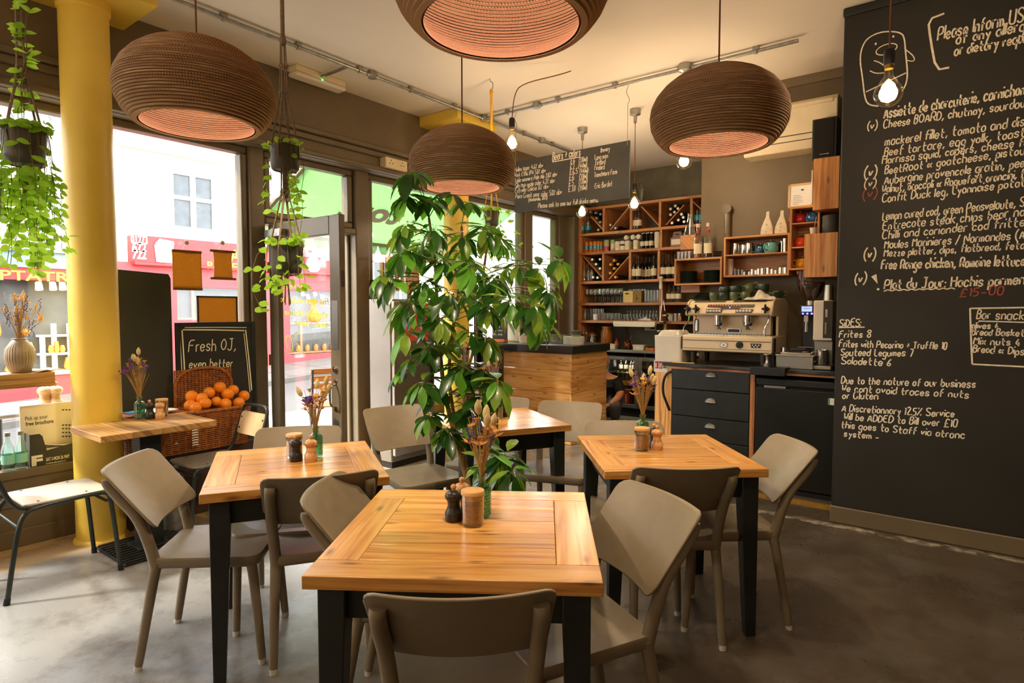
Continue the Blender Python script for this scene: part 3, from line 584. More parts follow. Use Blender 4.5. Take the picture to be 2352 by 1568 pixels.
# ================================================================== TABLES
def pine_table(label, c, rot, w, d, H=.75, seed=1):
    t = thing('dining_table', label, 'table', (c[0], c[1], 0), rot); T = .036; fb = .105; sb = .115; g = .0012; z0, z1 = H-T, H
    b = MB(seed); x, y = w/2, d/2
    b.box((-x, -y, z0), (x, -y+fb, z1), 0); b.box((-x, y-fb, z0), (x, y, z1), 0)
    b.box((-x, -y+fb+g, z0), (-x+sb, y-fb-g, z1), 1); b.box((x-sb, -y+fb+g, z0), (x, y-fb-g, z1), 1)
    n = 5; ww = (d-2*fb-2*g)/n
    for k in range(n): b.box((-x+sb+g, -y+fb+g+k*ww+g*.4, z0), (x-sb-g, -y+fb+g+(k+1)*ww-g*.4, z1), 0)
    b.build('tabletop', 'pine_top', t, bev=.0022)
    b = MB(); i = .055
    for s in (-1, 1):
        b.box((-x+i+.02, s*(y-i-.02)-.011, z0-.105), (x-i-.02, s*(y-i-.02)+.011, z0)); b.box((s*(x-i-.02)-.011, -y+i+.02, z0-.105), (s*(x-i-.02)+.011, y-i-.02, z0))
    b.build('apron', 'black_wood', t, bev=.003)
    for sx in (-1, 1):
        for sy in (-1, 1):
            b = MB(); cx_, cy_ = sx*(x-i-.01), sy*(y-i-.01); a, q = .036, .022
            p = [(cx_-sx*(a-q)*.0+u*q+sx*(a-q), cy_+v*q+sy*(a-q), 0) for u, v in ((-1,-1),(1,-1),(1,1),(-1,1))] + [(cx_+u*a, cy_+v*a, z0-.11) for u, v in ((-1,-1),(1,-1),(1,1),(-1,1))] + [(cx_+u*a, cy_+v*a, z0) for u, v in ((-1,-1),(1,-1),(1,1),(-1,1))]
            I = [b.P(v) for v in p]; b.F(I[:4][::-1]); b.F(I[8:])
            for s0 in (0, 4):
                for k in range(4): b.F((I[s0+k], I[s0+(k+1) % 4], I[s0+4+(k+1) % 4], I[s0+4+k]))
            b.build('leg', 'black_wood', t, bev=.003)
    return t
TF = ((-1.26, 1.418), radians(34.4)); TL = ((-2.40, 1.545), radians(58.7)); TR = ((-1.21, 2.768), radians(40.4)); TM = ((-2.388, 2.94), radians(59.5))
pine_table('square pine table with black legs nearest the camera', *TF, .77, .765, seed=3); pine_table('square pine table with worn pale top left of centre beside the window side', *TL, .70, .74, seed=8)
pine_table('square pine table in front of the black drawers on the right', *TR, .71, .735, seed=15); pine_table('square pine table behind the leafy plant before the timber counter', *TM, .70, .70, seed=22)
t = thing('pedestal_table', 'small oak top pedestal table beside the front yellow column', 'table', (-3.97, 1.545, 0))
b = MB(4)
for k in range(4): b.box((-.235, -.315+k*.1575, .714), (.235, -.3155+(k+1)*.1575, .75), 0)
b.build('tabletop', 'oak', t, bev=.003); MB().box((-.03, -.07, .03), (.09, .05, .714)).build('pedestal', 'black_metal', t, bev=.004); b = MB(); b.box((-.2, -.22, 0), (.235, .2, .014))
for k in range(11): b.box((-.19+k*.0395, -.21, .014), (-.172+k*.0395, .19, .022))
b.box((-.06, -.1, .014), (.12, .08, .034)); b.build('ribbed_base', 'black_metal', t, bev=.002)
# ================================================================== MOULDED CHAIRS
def seat_outline(fw, bw, d, r=.06, n=6):
    c = [(-bw/2, 0), (bw/2, 0), (fw/2, d), (-fw/2, d)]; out = []
    for k in range(4):
        p, a, b_ = Vector(c[k]), Vector(c[k-1]), Vector(c[(k+1) % 4]); u = (a-p).normalized(); v = (b_-p).normalized(); rr = r if k > 1 else .03
        for j in range(n+1): s = j/n; out.append(tuple((p+u*rr)*(1-s)**2 + p*2*s*(1-s) + (p+v*rr)*s*s))
    return out
def make_chair():
    t = thing('moulded_chair', 'x', 'chair'); m = 'chair_plastic'
    ol = seat_outline(.435, .375, .43); cy_ = .0; b = MB(); n = len(ol)
    def ring(s, z, dz=None): return [b.P((x*s, (y-.215)*s, z)) for x, y in ol]
    R = [ring(.955, .405), ring(.985, .412), ring(1, .425), ring(1, .442), ring(.985, .449), ring(.95, .4485), ring(.75, .441), ring(.4, .436)]
    for k in range(len(R)-1):
        for j in range(n): b.F((R[k][j], R[k][(j+1) % n], R[k+1][(j+1) % n], R[k+1][j]))
    b.F(R[-1]); b.F(R[0][::-1]); b.build('seat', m, t, ang=60)
    # backrest: curved panel, concave to the front
    W_, Hh, Z0_ = .435, .235, .575; b = MB(); out = rrect(W_, Hh, .04, 5); th = .008
    def bp(a, c, f): q = a/(W_/2); y = -.262 - .045*(1-q*q) - .19*(c/Hh) + .0; return (a*(1+.03*c/Hh), y + f, Z0_+Hh/2+c)
    ns, nt = 14, 6
    def fp(u, v, f):
        a = (u-.5)*W_; half = Hh/2; ex = W_/2-abs(a); r = .034
        if ex < r: half = Hh/2 - r + sqrt(max(0, r*r-(r-ex)**2))
        sag = -.004*(1-(a/(W_/2))**2)
        return bp(a, (v-.5)*2*half + (sag if v < .5 else sag*.5)*abs(v-.5)*2, f)
    us = [0, .012, .035, .07, .11] + [.11+.78*k/12 for k in range(1, 12)] + [.89, .93, .965, .988, 1]; nu = len(us)
    A = [[b.P(fp(u, v/nt, th)) for v in range(nt+1)] for u in us]; B = [[b.P(fp(u, v/nt, -th)) for v in range(nt+1)] for u in us]
    for i in range(nu-1):
        for j in range(nt): b.F((A[i][j], A[i][j+1], A[i+1][j+1], A[i+1][j])); b.F((B[i][j], B[i+1][j], B[i+1][j+1], B[i][j+1]))
        b.F((A[i][0], A[i+1][0], B[i+1][0], B[i][0])); b.F((A[i][nt], B[i][nt], B[i+1][nt], A[i+1][nt]))
    for j in range(nt): b.F((A[0][j], B[0][j], B[0][j+1], A[0][j+1])); b.F((A[-1][j], A[-1][j+1], B[-1][j+1], B[-1][j]))
    b.build('backrest', m, t, bev=.005, ang=50)
    for s in (-1, 1):
        b = MB(); b.tube(smooth_path([(s*.172, -.188, .40), (s*.178, -.208, .50), (s*.186, -.245, .62), (s*.186, -.318, .705), (s*.184, -.355, .755), (s*.182, -.354, .768)], 2), (.022, .0195), 12); b.build('back_post', m, t)
        b = MB(); b.tube(smooth_path([(s*.172, -.186, .43), (s*.176, -.198, .37), (s*.188, -.26, .02)], 2), (.0235, .016), 12); lg = b.build('leg', m, t); MB().cyl((s*.1885, -.263, 0), (s*.188, -.26, .022), .015, .016, 12).build('foot_cap', 'clear_plastic', lg)
        b = MB(); b.tube(smooth_path([(s*.185, .175, .42), (s*.188, .185, .36), (s*.193, .212, .02)], 2), (.0225, .016), 12); lg = b.build('leg', m, t); MB().cyl((s*.1935, .213, 0), (s*.193, .212, .022), .015, .016, 12).build('foot_cap', 'clear_plastic', lg)
    return t
mat('clear_plastic', 'cfc9bb', .25, var=.05)
CH0 = make_chair(); CHAIRS = []
def chair_at(A, B, facing_away, label):
    """A, B: world points of the top left and right corners of the backrest as seen"""
    global CH0
    ax, ay = A; bx, by = B; rot = atan2(by-ay, bx-ax) + (0 if facing_away else pi)
    mx, my = (ax+bx)/2, (ay+by)/2; off = -.345; x, y = mx + off*sin(rot), my - off*cos(rot)
    first = not CHAIRS; o = CH0 if first else copy_tree(CH0)
    o.location = (x, y, 0); o.rotation_euler = (0, 0, rot); o['label'] = label; o['group'] = 'moulded taupe chairs'; CHAIRS.append(o); return o
chair_at((-1.075, .853), (-.745, 1.133), True, 'taupe plastic chair in the front centre with its back to the camera')
chair_at((-1.035, 2.005), (-.668, 1.80), False, 'taupe plastic chair on the right side of the nearest pine table')
chair_at((-1.70, 1.125), (-1.95, 1.475), False, 'taupe plastic chair tucked at the left side of the nearest pine table')
chair_at((-2.11, 1.205), (-1.873, 1.571), True, 'taupe plastic chair with reddish lit seat between the left and nearest tables, back to camera')
chair_at((-2.655, .885), (-2.957, 1.190), False, 'taupe plastic chair with window-lit seat at the left of the worn pale table')
chair_at((-2.995, 1.685), (-2.695, 2.020), False, 'taupe plastic chair on the far side of the worn pale table before the door')
chair_at((-3.035, 2.43), (-2.915, 2.84), False, 'taupe plastic chair standing in front of the wooden ladder and steel fridge')
chair_at((-2.895, 3.29), (-2.50, 3.455), False, 'taupe plastic chair against the timber counter, left of two, partly behind the plant')
chair_at((-2.38, 3.415), (-1.98, 3.555), False, 'taupe plastic chair against the timber counter end, right of two')
chair_at((-1.74, 2.925), (-1.382, 3.167), False, 'taupe plastic chair tucked behind the right pine table before the bottle fridge')
chair_at((-1.09, 2.215), (-.75, 2.475), True, 'taupe plastic chair at the near side of the right pine table, back to camera')
chair_at((-.835, 3.25), (-.555, 2.90), False, 'taupe plastic chair nearest the chalkboard wall')
# ================================================================== TUBE FRAME CHAIRS
def tube_chair(label, loc_, rot, seatmat):
    t = thing('tube_frame_chair', label, 'chair', loc_, rot, 'dark tube frame chairs by the window table'); r = .0115
    for s in (-1, 1):
        b = MB(); b.tube(smooth_path([(s*.195, .255, 0), (s*.185, .225, .38), (s*.18, .21, .445), (s*.178, .14, .45), (s*.175, -.10, .44), (s*.178, -.16, .42), (s*.19, -.19, .34), (s*.205, -.245, 0)], 2), r, 10); b.build('leg_frame', 'dark_tube', t)
        b = MB(); b.cyl((s*.196, .256, 0), (s*.1945, .253, .03), .0145, .0135, 10); b.cyl((s*.2055, -.2465, 0), (s*.204, -.241, .03), .0145, .0135, 10); b.build('rubber_foot', 'black_plastic', t)
    b = MB(); b.tube(smooth_path([(-.165, .05, .435), (-.165, -.13, .437), (-.165, -.20, .46), (-.162, -.255, .62), (-.158, -.285, .72), (-.14, -.295, .765), (0, -.305, .77), (.14, -.295, .765), (.158, -.285, .72), (.162, -.255, .62), (.165, -.20, .46), (.165, -.13, .437), (.165, .05, .435)], 2), r, 10); b.tube([(-.185, .2, .40), (.185, .2, .40)], .008, 8); b.tube([(-.187, -.185, .36), (.187, -.185, .36)], .008, 8); b.build('back_frame', 'dark_tube', t)
    ol = seat_outline(.37, .34, .38, .07); b = MB(); n = len(ol); R = [[b.P((x, y-.155, z)) for x, y in ol] for z in (.449, .462)]
    b.F(R[0][::-1]); b.F(R[1])
    for j in range(n): b.F((R[0][j], R[0][(j+1) % n], R[1][(j+1) % n], R[1][j]))
    b.build('seat', seatmat, t, bev=.004)
    b = MB()
    for s in (-1, 1):
        for y in (.12, -.09): b.sphere((s*.145, y, .462), .007, 8, 5, (1, 1, .5))
    b.build('rivet', 'black_metal', t)
    W_ = .30
    def bk(a, c, f): q = a/(W_/2); return (a, -.258-.018*(1-q*q)-.30*(c-.62)+f, c)
    b = MB(); o_ = rrect(W_, .15, .02, 4, 0, .645); A = [b.P(bk(x, z, .012)) for x, z in o_]; B = [b.P(bk(x, z, .002)) for x, z in o_]; n = len(o_); b.F(A[::-1]); b.F(B)
    for j in range(n): b.F((A[j], A[(j+1) % n], B[(j+1) % n], B[j]))
    b.build('back_panel', 'plywood', t)
    b = MB()
    for s in (-1, 1):
        for z in (.61, .68): p = bk(s*.135, z, .014); b.sphere(p, .007, 8, 5)
    b.build('screw', 'black_metal', t)
    return t
mat('seat_laminate', 'cfc4b2', .3, var=.06, scale=4)
tube_chair('tube frame chair with pale seat at the far left under the window ledge', (-3.915, 1.045, 0), 0, 'seat_laminate')
tube_chair('tube frame chair with plywood back and grey seat beside the orange basket', (-3.985, 1.965, 0), pi, 'grey_seat')
# ================================================================== TABLE SETS
mat('sugar', 'a8642b', .9, var=.35, scale=140, bump=.3, bscale=300); mat('cork_lid', 'd3a468', .5, var=.1, scale=30)
clearglass('green_glass', (.62, .86, .74), 1.6, .06, .03); mat('dry_stem', 'b08d52', .8, var=.2, scale=20); mat('bunny_tail', 'd8c48e', .95, var=.15, scale=120, bump=.5, bscale=400); mat('lavender', '5d567f', .9, var=.3, scale=90); mat('dry_petal', 'cf9a3e', .85, var=.25, scale=40); mat('dry_leaf', 'c08a4c', .85, var=.25, scale=25); mat('statice', '6b3f86', .9, var=.25, scale=60)
def sugar_jar(label, p):
    t = thing('sugar_jar', label, 'jar', p, group='sugar jars on the tables')
    MB().lathe([(.0, .001), (.034, .001), (.036, .006), (.037, .098), (.0345, .098), (.0335, .012), (0, .010)], 32).build('glass', 'clear_glass', t)
    MB().lathe([(0, .0105), (.033, .0105), (.0335, .066), (.025, .071), (.01, .068), (0, .0685)], 28).build('sugar', 'sugar', t)
    b = MB(); b.lathe([(0, .082), (.034, .082), (.034, .097), (.0375, .099), (.0375, .109), (.036, .111), (0, .111)], 32); b.build('lid', 'cork_lid', t)
    return t
def mill(label, p, m, s=1.0):
    t = thing('pepper_mill', label, 'mill', p, group='squat mills on the tables')
    pr = [(0, .0), (.027, .0), (.0285, .003), (.0285, .027), (.027, .031), (.0255, .034), (.0215, .042), (.019, .054), (.0205, .064), (.0225, .068)]
    MB().lathe([(r*s, z*s) for r, z in pr], 28).build('body', m, t)
    MB().lathe([(r*s, z*s) for r, z in [(0, .0685), (.0225, .0685), (.027, .073), (.0285, .080), (.026, .089), (.018, .096), (.008, .099), (0, .0995)]], 28).build('head', m, t)
    b = MB(); b.cyl((0, 0, .099*s), (0, 0, .103*s), .005*s, n=12); b.sphere((0, 0, .110*s), .0095*s, 14, 10); b.build('knob', 'mill_wood', t)
    return t
def bud_vase(label, p, seed, s=1.0):
    t = thing('bud_vase', label, 'vase', p, group='green glass bud vases')
    pr = [(0, .002), (.024, .0), (.028, .004), (.0285, .095), (.026, .105), (.014, .113), (.0125, .128), (.0165, .134), (.0165, .140), (.0125, .141), (.0115, .128), (.012, .114), (.024, .103), (.0255, .094), (.0255, .008), (0, .007)]
    MB().lathe([(r*s, z*s) for r, z in pr], 36, wob=lambda k, j: 1+.035*(1 if (j+k) % 2 else -1)*(1 if 2 <= k <= 4 else 0)).build('bottle', 'green_glass', t)
    b = MB()
    for k in range(9):
        for j in range(14):
            a = 2*pi*(j+.5*(k % 2))/14; z = .012+k*.0102; b.sphere((.0285*s*cos(a), .0285*s*sin(a), z*s), .0042*s, 6, 4, (1, 1, 1.2))
    b.build('embossed_pattern', 'green_glass', t)
    return t
def bouquet(label, p, seed, h=.20, tails=2, yellow=3, purple=1, lav=3, spread=.05, base=.0, leafy=0, petal='dry_petal'):
    r = random.Random(seed); t = thing('dried_flowers', label, 'flowers', p, group='dried flower posies in bud vases'); st = MB()
    def stem(tip, rad=.0012):
        a = Vector((r.uniform(-.006, .006), r.uniform(-.006, .006), base-.09)); mid = Vector((tip.x*.12, tip.y*.12, base+.01)); m2 = Vector((tip.x*.55, tip.y*.55, base+(tip.z-base)*.6)); st.tube(smooth_path([a, mid, m2, tip], 1), rad, 5); return (tip-m2).normalized()
    def tipat(hf, sp): a = r.uniform(0, 2*pi); q = spread*sp*r.uniform(.4, 1); return Vector((q*cos(a), q*sin(a), base+h*hf))
    for k in range(tails):
        tp = tipat(r.uniform(.7, 1.05), 1); d = stem(tp); b = MB(k); L = .05; pts = [tp + d*L*(j/7-.15) for j in range(8)]; b.tube(pts, [.004, .0095, .0115, .012, .0115, .0095, .006, .002], 10); b.build('bunny_tail', 'bunny_tail', t)
    for k in range(lav):
        tp = tipat(r.uniform(.55, .85), .9); d = stem(tp); b = MB(k)
        for j in range(14): b.sphere(tp + d*(.05*(j/14)-.02) + Vector((r.uniform(-1, 1), r.uniform(-1, 1), r.uniform(-.4, .4)))*.006, .0035, 6, 4)
        b.build('lavender_spike', 'lavender', t)
    for k in range(yellow):
        tp = tipat(r.uniform(.5, .9), 1); d = stem(tp); b = MB(k)
        for j in range(11):
            a = 2*pi*j/11; u = d.cross(Vector((cos(a), sin(a), .1))).normalized(); b.quad(tp, tp+u*.009+d*.006+u.cross(d)*.003, tp+u*.017+d*.012, tp+u*.009+d*.006-u.cross(d)*.003)
        b.sphere(tp, .006, 8, 5); b.build('yellow_flower', petal, t)
    for k in range(purple):
        tp = tipat(r.uniform(.6, .75), 1.3); d = stem(tp); b = MB(k)
        for j in range(16): b.sphere(tp + Vector((r.gauss(0, 1), r.gauss(0, 1), r.gauss(0, .8)))*.009, .0055, 6, 4)
        b.build('purple_flower', 'statice', t)
    lf = MB()
    for k in range(leafy):
        tp = tipat(r.uniform(.4, .75), 1.1); d = stem(tp)
        for j in range(6):
            a = 2*pi*j/6; u = Vector((cos(a), sin(a), .5)); w_ = u.cross(d).normalized()*.006; lf.quad(tp, tp+u*.015+w_, tp+u*.034, tp+u*.015-w_)
    if leafy: lf.build('seed_head', 'dry_leaf', t)
    for k in range(26): stem(tipat(r.uniform(.4, .95), .9), .0009)
    st.build('stems', 'dry_stem', t)
    return t
Z = .7502
def sset(where, jar, bm, wm, vase, seed, **kw):
    sugar_jar('glass sugar jar with cork lid ' + where, (*jar, Z)); mill('dark wooden mill ' + where, (*bm, Z), 'mill_black'); mill('pale wooden mill ' + where, (*wm, Z), 'mill_wood'); bud_vase('green glass bud vase ' + where, (*vase, Z), seed)
    bouquet('dried flowers in the green bud vase ' + where, (*vase, Z+.135), seed, **kw)
sset('on the nearest pine table', (-1.262, 1.437), (-1.335, 1.427), (-1.37, 1.505), (-1.288, 1.512), 4, h=.215, tails=4, yellow=6, purple=0, lav=7, spread=.055, leafy=9, petal='dry_leaf')
sset('on the worn pale table', (-2.497, 1.60), (-2.435, 1.566), (-2.379, 1.607), (-2.43, 1.668), 7, h=.20, tails=7, yellow=7, purple=3, lav=3, spread=.065, leafy=7)
sset('on the right pine table', (-1.29, 2.715), (-1.268, 2.805), (-1.24, 2.777), (-1.375, 2.90), 11, h=.24, tails=5, yellow=11, purple=2, lav=8, spread=.06, leafy=4)
sset('on the table behind the plant', (-2.405, 2.978), (-2.405, 3.05), (-2.44, 3.075), (-2.57, 3.13), 17, h=.21, tails=3, yellow=10, purple=0, lav=9, spread=.07, leafy=5)
mill('dark wooden mill on the oak pedestal table', (-4.12, 1.63, Z), 'mill_black'); mill('pale wooden mill on the oak pedestal table', (-4.085, 1.675, Z), 'mill_wood'); sugar_jar('glass sugar jar with cork lid on the oak pedestal table', (-4.165, 1.72, Z)); bud_vase('green glass bud vase on the oak pedestal table', (-4.165, 1.59, Z), 3)
bouquet('dried flowers in the green bud vase on the oak pedestal table', (-4.165, 1.59, Z+.135), 23, h=.27, tails=4, yellow=5, purple=4, lav=7, spread=.07, leafy=4)
# ================================================================== PENDANT SHADES
m = bpy.data.materials.new('cardboard'); m.use_nodes = True; MATS['cardboard'] = m; nt = m.node_tree; N = nt.nodes; L = nt.links; b_ = bsdf(m); b_.inputs['Roughness'].default_value = .85; b_.inputs['Specular IOR Level'].default_value = .2
NL = 34; SH = .345; LT = SH/NL
uvn = N.new('ShaderNodeUVMap'); uvn.uv_map = 'uv'; sp = N.new('ShaderNodeSeparateXYZ'); L.new(uvn.outputs[0], sp.inputs[0]); U, V = sp.outputs[0], sp.outputs[1]
lay = mth('FLOOR', mth('DIVIDE', V, LT)); cb = N.new('ShaderNodeCombineXYZ'); L.new(mth('MULTIPLY', U, 5.5), cb.inputs[0]); L.new(mth('MULTIPLY', lay, 7.31), cb.inputs[1])
t_ = N.new('ShaderNodeTexNoise'); t_.inputs['Scale'].default_value = 1; t_.inputs['Detail'].default_value = 2; L.new(cb.outputs[0], t_.inputs['Vector']); openness = mrange(t_.outputs[0], .36, .52)
fl = mth('MULTIPLY_ADD', mth('SINE', mth('ADD', mth('MULTIPLY', U, 620.), mth('MULTIPLY', lay, 2.1))), .5, .5); cell = mth('MULTIPLY', openness, mrange(fl, .35, .6))
fr = mth('FRACT', mth('DIVIDE', V, LT)); inband = mth('MULTIPLY', mrange(fr, .03, .10), mrange(fr, .54, .48))
mk = mth('MULTIPLY', cell, inband); pap = N.new('ShaderNodeRGB'); pap.outputs[0].default_value = (*lin('c2a27c'), 1)
cN = mixc(mth('MULTIPLY', inband, .45), pap.outputs[0], '7b6046'); cN = mixc(mth('MULTIPLY', mk, .85), cN, '2c1e13'); L.new(cN, b_.inputs['Base Color'])
tr_ = N.new('ShaderNodeBsdfTranslucent'); tr_.inputs[0].default_value = (*lin('e08a3a'), 1); mx_ = N.new('ShaderNodeMixShader'); L.new(mth('MULTIPLY', mk, .30), mx_.inputs[0]); L.new(b_.outputs[0], mx_.inputs[1]); L.new(tr_.outputs[0], mx_.inputs[2]); L.new(mx_.outputs[0], N['Material Output'].inputs[0])
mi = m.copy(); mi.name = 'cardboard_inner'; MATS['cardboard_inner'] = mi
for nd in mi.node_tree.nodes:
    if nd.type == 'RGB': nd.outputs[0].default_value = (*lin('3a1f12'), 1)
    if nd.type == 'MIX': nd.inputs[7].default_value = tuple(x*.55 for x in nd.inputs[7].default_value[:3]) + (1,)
mat('pendant_cord', '7a4a2c', .7)
def shade_r(f):  # f 0 bottom .. 1 top
    pts = [(0, .232), (.06, .256), (.15, .281), (.27, .300), (.40, .305), (.52, .298), (.64, .278), (.76, .243), (.86, .198), (.94, .142), (1, .085)]
    for (a, ra), (c, rc) in zip(pts, pts[1:]):
        if f <= c: s = (f-a)/(c-a); return ra + (rc-ra)*s
    return pts[-1][1]
def make_pendant():
    t = thing('pendant_lamp', 'x', 'lamp'); out = []; inn = []
    for k in range(NL):
        r0 = shade_r((k+.5)/NL); z = k*LT; out += [(r0, z), (r0+.0005, z+LT*.52), (r0-.011, z+LT*.55), (r0-.011, z+LT*.999)]; ri = min(r0-.024, .283); inn += [(ri+.006, z), (ri+.006, z+LT*.38), (ri, z+LT*.4), (ri, z+LT*.999)]
    b = MB(); b.lathe(out + [(.03, SH), (.03, SH-.004)], 84, cap0=False, cap1=False); r0_, ri_ = out[0][0], inn[0][0]; b.lathe([(ri_, 0), (r0_, 0)], 84, cap0=False, cap1=False); b.build('shade', 'cardboard', t, ang=25)
    b = MB(); b.lathe([(.03, SH-.004)] + [(r, z) for r, z in reversed(inn) if r > .03], 84, cap0=False, cap1=False); b.build('inner_shade', 'cardboard_inner', t, ang=25)
    b = MB(); b.cyl((0, 0, .33), (0, 0, .348), .032, n=20); b.cyl((0, 0, .23), (0, 0, .335), .02, .022, 16); b.build('bulb_holder', 'black_plastic', t)
    b = MB(); b.lathe([(.014, .225), (.018, .21), (.040, .185), (.0475, .155), (.044, .128), (.025, .111), (0, .107)], 24); b.build('bulb', 'bulb_glass', t); MB().lathe([(.006, .20), (.020, .18), (.024, .155), (.018, .135), (.004, .128)], 16).build('filament', 'warm_filament', t)
    return t
PD0 = make_pendant(); first = True
for px, dep, z, lab in ((467, 2.57, 2.19, 'layered cardboard pendant lamp at the left beside the yellow column'), (1152, 1.73, 2.212, 'layered cardboard pendant lamp cut off by the top of the picture'), (1063, 3.55, 2.13, 'smallest looking layered cardboard pendant lamp above the leafy plant'), (1642, 2.83, 2.18, 'layered cardboard pendant lamp at the right before the coffee wall')):
    o = PD0 if first else copy_tree(PD0); first = False; p = ond(px, 700, dep); o.location = (p.x, p.y, z); o['label'] = lab; o['group'] = 'layered cardboard pendant lamps'
    b = MB(); b.tube([(0, 0, .345), (0, 0, CZ-z-.03)], .004, 8); b.build('cord', 'pendant_cord', o); b = MB(); b.lathe([(0, CZ-z-.035), (.03, CZ-z-.034), (.045, CZ-z-.01), (.045, CZ-z-.001)], 20); b.build('ceiling_rose', 'black_plastic', o)
    q = lamp('pendant_light', 'POINT', (p.x, p.y, z+.11), 15, (1, .82, .60), shadow_soft_size=.04)
# ================================================================== BARE GLOBE BULBS
def globe_bulb(label, px, py, dep, cord_pts=None, en=15, r=.0475, cord='pendant_cord', s=1.3):
    p = ond(px, py, dep); t = thing('globe_bulb', label, 'bulb', p, group='bare globe bulbs'); t.scale = (s,)*3
    b = MB(); b.lathe([(.013, .088), (.0145, .07), (.017, .058), (.028, .044)] + [(r*sin(a), r*cos(a)) for a in [radians(q) for q in range(38, 181, 11)]] + [(0, -r)], 28); b.build('bulb_globe', 'bulb_glass', t)
    b = MB(); b.lathe([(.004, .045), (.02, .03), (.029, 0), (.022, -.022), (.005, -.03)], 18); b.build('filament', 'warm_filament', t)
    b = MB(); b.cyl((0, 0, .086), (0, 0, .100), .014, n=16); b.build('bulb_cap', 'brass', t)
    b = MB(); b.lathe([(.0, .10), (.017, .10), (.0185, .112), (.0185, .145), (.015, .155), (.006, .16)], 20); b.build('bulb_holder', 'black_plastic', t)
    top = (CZ - p.z)/s; b = MB(); b.tube(smooth_path(cord_pts, 2) if cord_pts else [(0, 0, .155), (0, 0, top-.04)], .0032, 6); b.build('cord', cord, t)
    if not cord_pts: b = MB(); b.lathe([(.012, top-.10), (.014, top-.05), (.04, top-.04), (.042, top-.001)], 20); b.build('ceiling_cup', 'galvanised', t)
    lamp('globe_light', 'POINT', p, en, (1, .86, .68), shadow_soft_size=.05); return t
globe_bulb('lit globe bulb on a brown cord before the chalkboard wall', 2040, 215, 2.85, en=14)
globe_bulb('lit globe bulb half hidden behind the smallest pendant', 1176, 330, 4.9, en=5, cord_pts=[(0, 0, .155), (.01, .01, .30), (.05, .03, .36), (.25, .14, .40), (.30, .2, .43)])
globe_bulb('lit globe bulb under the left corner of the wine rack', 1337, 488, 6.6)
globe_bulb('lit globe bulb in front of the wine rack diagonals', 1457, 469, 6.0)
globe_bulb('lit globe bulb just below the right pendant', 1571, 371, 4.9)
# ================================================================== WINDOW SEAT, BASKET, ORANGES
mat('bench_brown', '4b3226', .5, var=.15, scale=5); mat('wicker', '9c5a26', .6, var=.4, scale=40, bump=.5, bscale=120); mat('wicker_dark', '6f3c1a', .65, var=.4, scale=40); mat('orange_peel', 'f08a14', .38, var=.10, scale=5, bump=.2, bscale=220); mat('peel_eye', '8a7a2a', .7); mat('rope_white', 'e6e2d6', .8)
mat('dark_board', '35352a', .5, var=.1, scale=4); mat('burlap', 'a8803f', .85, var=.22, scale=70, bump=.3, bscale=200); translucent(MATS['burlap'], .55, 'b98d42'); mat('dowel_brown', '7b5220', .5); mat('magazine', 'd8cfbd', .6, var=.3, scale=22); mat('blue_print', '3f7fa8', .5, var=.1)
t = thing('window_bench', 'dark brown boxed window seat under the orange basket', 'bench', (-4.45, 2.09, 0)); b = MB(); b.box((-.14, -.56, .0), (.115, .56, .455)); b.build('seat_box', 'bench_brown', t, bev=.006); b = MB(); b.box((.115, -.56, 0), (.125, .56, .10)); b.build('skirting', 'bench_brown', t, bev=.003)
def weave(b, fn, nu, nv, seed=0, amp=.006, rs=.0042):
    """horizontal withies running in and out of upright stakes; fn(u, v, off) -> point"""
    for j in range(nv):
        v = (j+.5)/nv; pts = [fn(i/(nu*2), v, amp*sin(pi*i+pi*j)*1.0) for i in range(nu*2+1)]; b.tube(smooth_path(pts, 1), rs*1.15, 6, flat=1.0)
    for i in range(nu+1): b.tube([fn(i/nu, 0, 0), fn(i/nu, .5, 0), fn(i/nu, 1, 0)], rs*1.1, 6)
t = thing('wicker_hamper', 'wicker picnic hamper filled with oranges on the window seat', 'basket', (-4.39, 1.97, .456)); X0, X1, Y0, Y1, HB = -.135, .135, -.41, .40, .265
def side(u, v, o):
    P_ = 2*(Y1-Y0)+2*(X1-X0); s = u*P_; k = .93+.07*v; z = v*HB
    if s < Y1-Y0: x, y, nx, ny = X1, Y0+s, 1, 0
    elif s < Y1-Y0+X1-X0: x, y, nx, ny = X1-(s-(Y1-Y0)), Y1, 0, 1
    elif s < 2*(Y1-Y0)+X1-X0: x, y, nx, ny = X0, Y1-(s-(Y1-Y0)-(X1-X0)), -1, 0
    else: x, y, nx, ny = X0+(s-2*(Y1-Y0)-(X1-X0)), Y0, 0, -1
    return Vector((x*(.9+.1*v)+nx*o, y*k+ny*o, z))
b = MB(); weave(b, side, 44, 20); b.build('woven_body', 'wicker', t); b = MB(); b.box((X0*.88, Y0*.92, .004), (X1*.88, Y1*.92, .012)); b.box((X0*.95, Y0*.95, .15), (X1*.95, Y1*.95, .16)); b.build('base', 'wicker_dark', t)
b = MB(); b.tube([side(k/60, 1.02, 0) for k in range(60)], .013, 8, closed=True); b.build('rim', 'wicker', t)
yl0, yl1 = -.01, .40; b = MB(); weave(b, lambda u, v, o: Vector((X0-.005+o-.10*v*0, yl0+(yl1-yl0)*u, HB+.01+v*.27)), 16, 20); b.tube(smooth_path([(X0, yl0, HB), (X0, yl0, HB+.285), (X0, yl1, HB+.285), (X0, yl1, HB)], 2), .012, 8); b.build('raised_lid', 'wicker', t)
b = MB(); weave(b, lambda u, v, o: Vector((X0+(X1-X0)*v, Y0-.02+(yl0-Y0)*u, HB+.012+o)), 16, 12); b.tube([Vector(p) for p in ((X0, Y0-.02, HB+.012), (X1+.01, Y0-.02, HB+.012), (X1+.01, yl0, HB+.012), (X0, yl0, HB+.012))], .011, 8, closed=True); b.build('closed_lid', 'wicker', t)
b = MB()
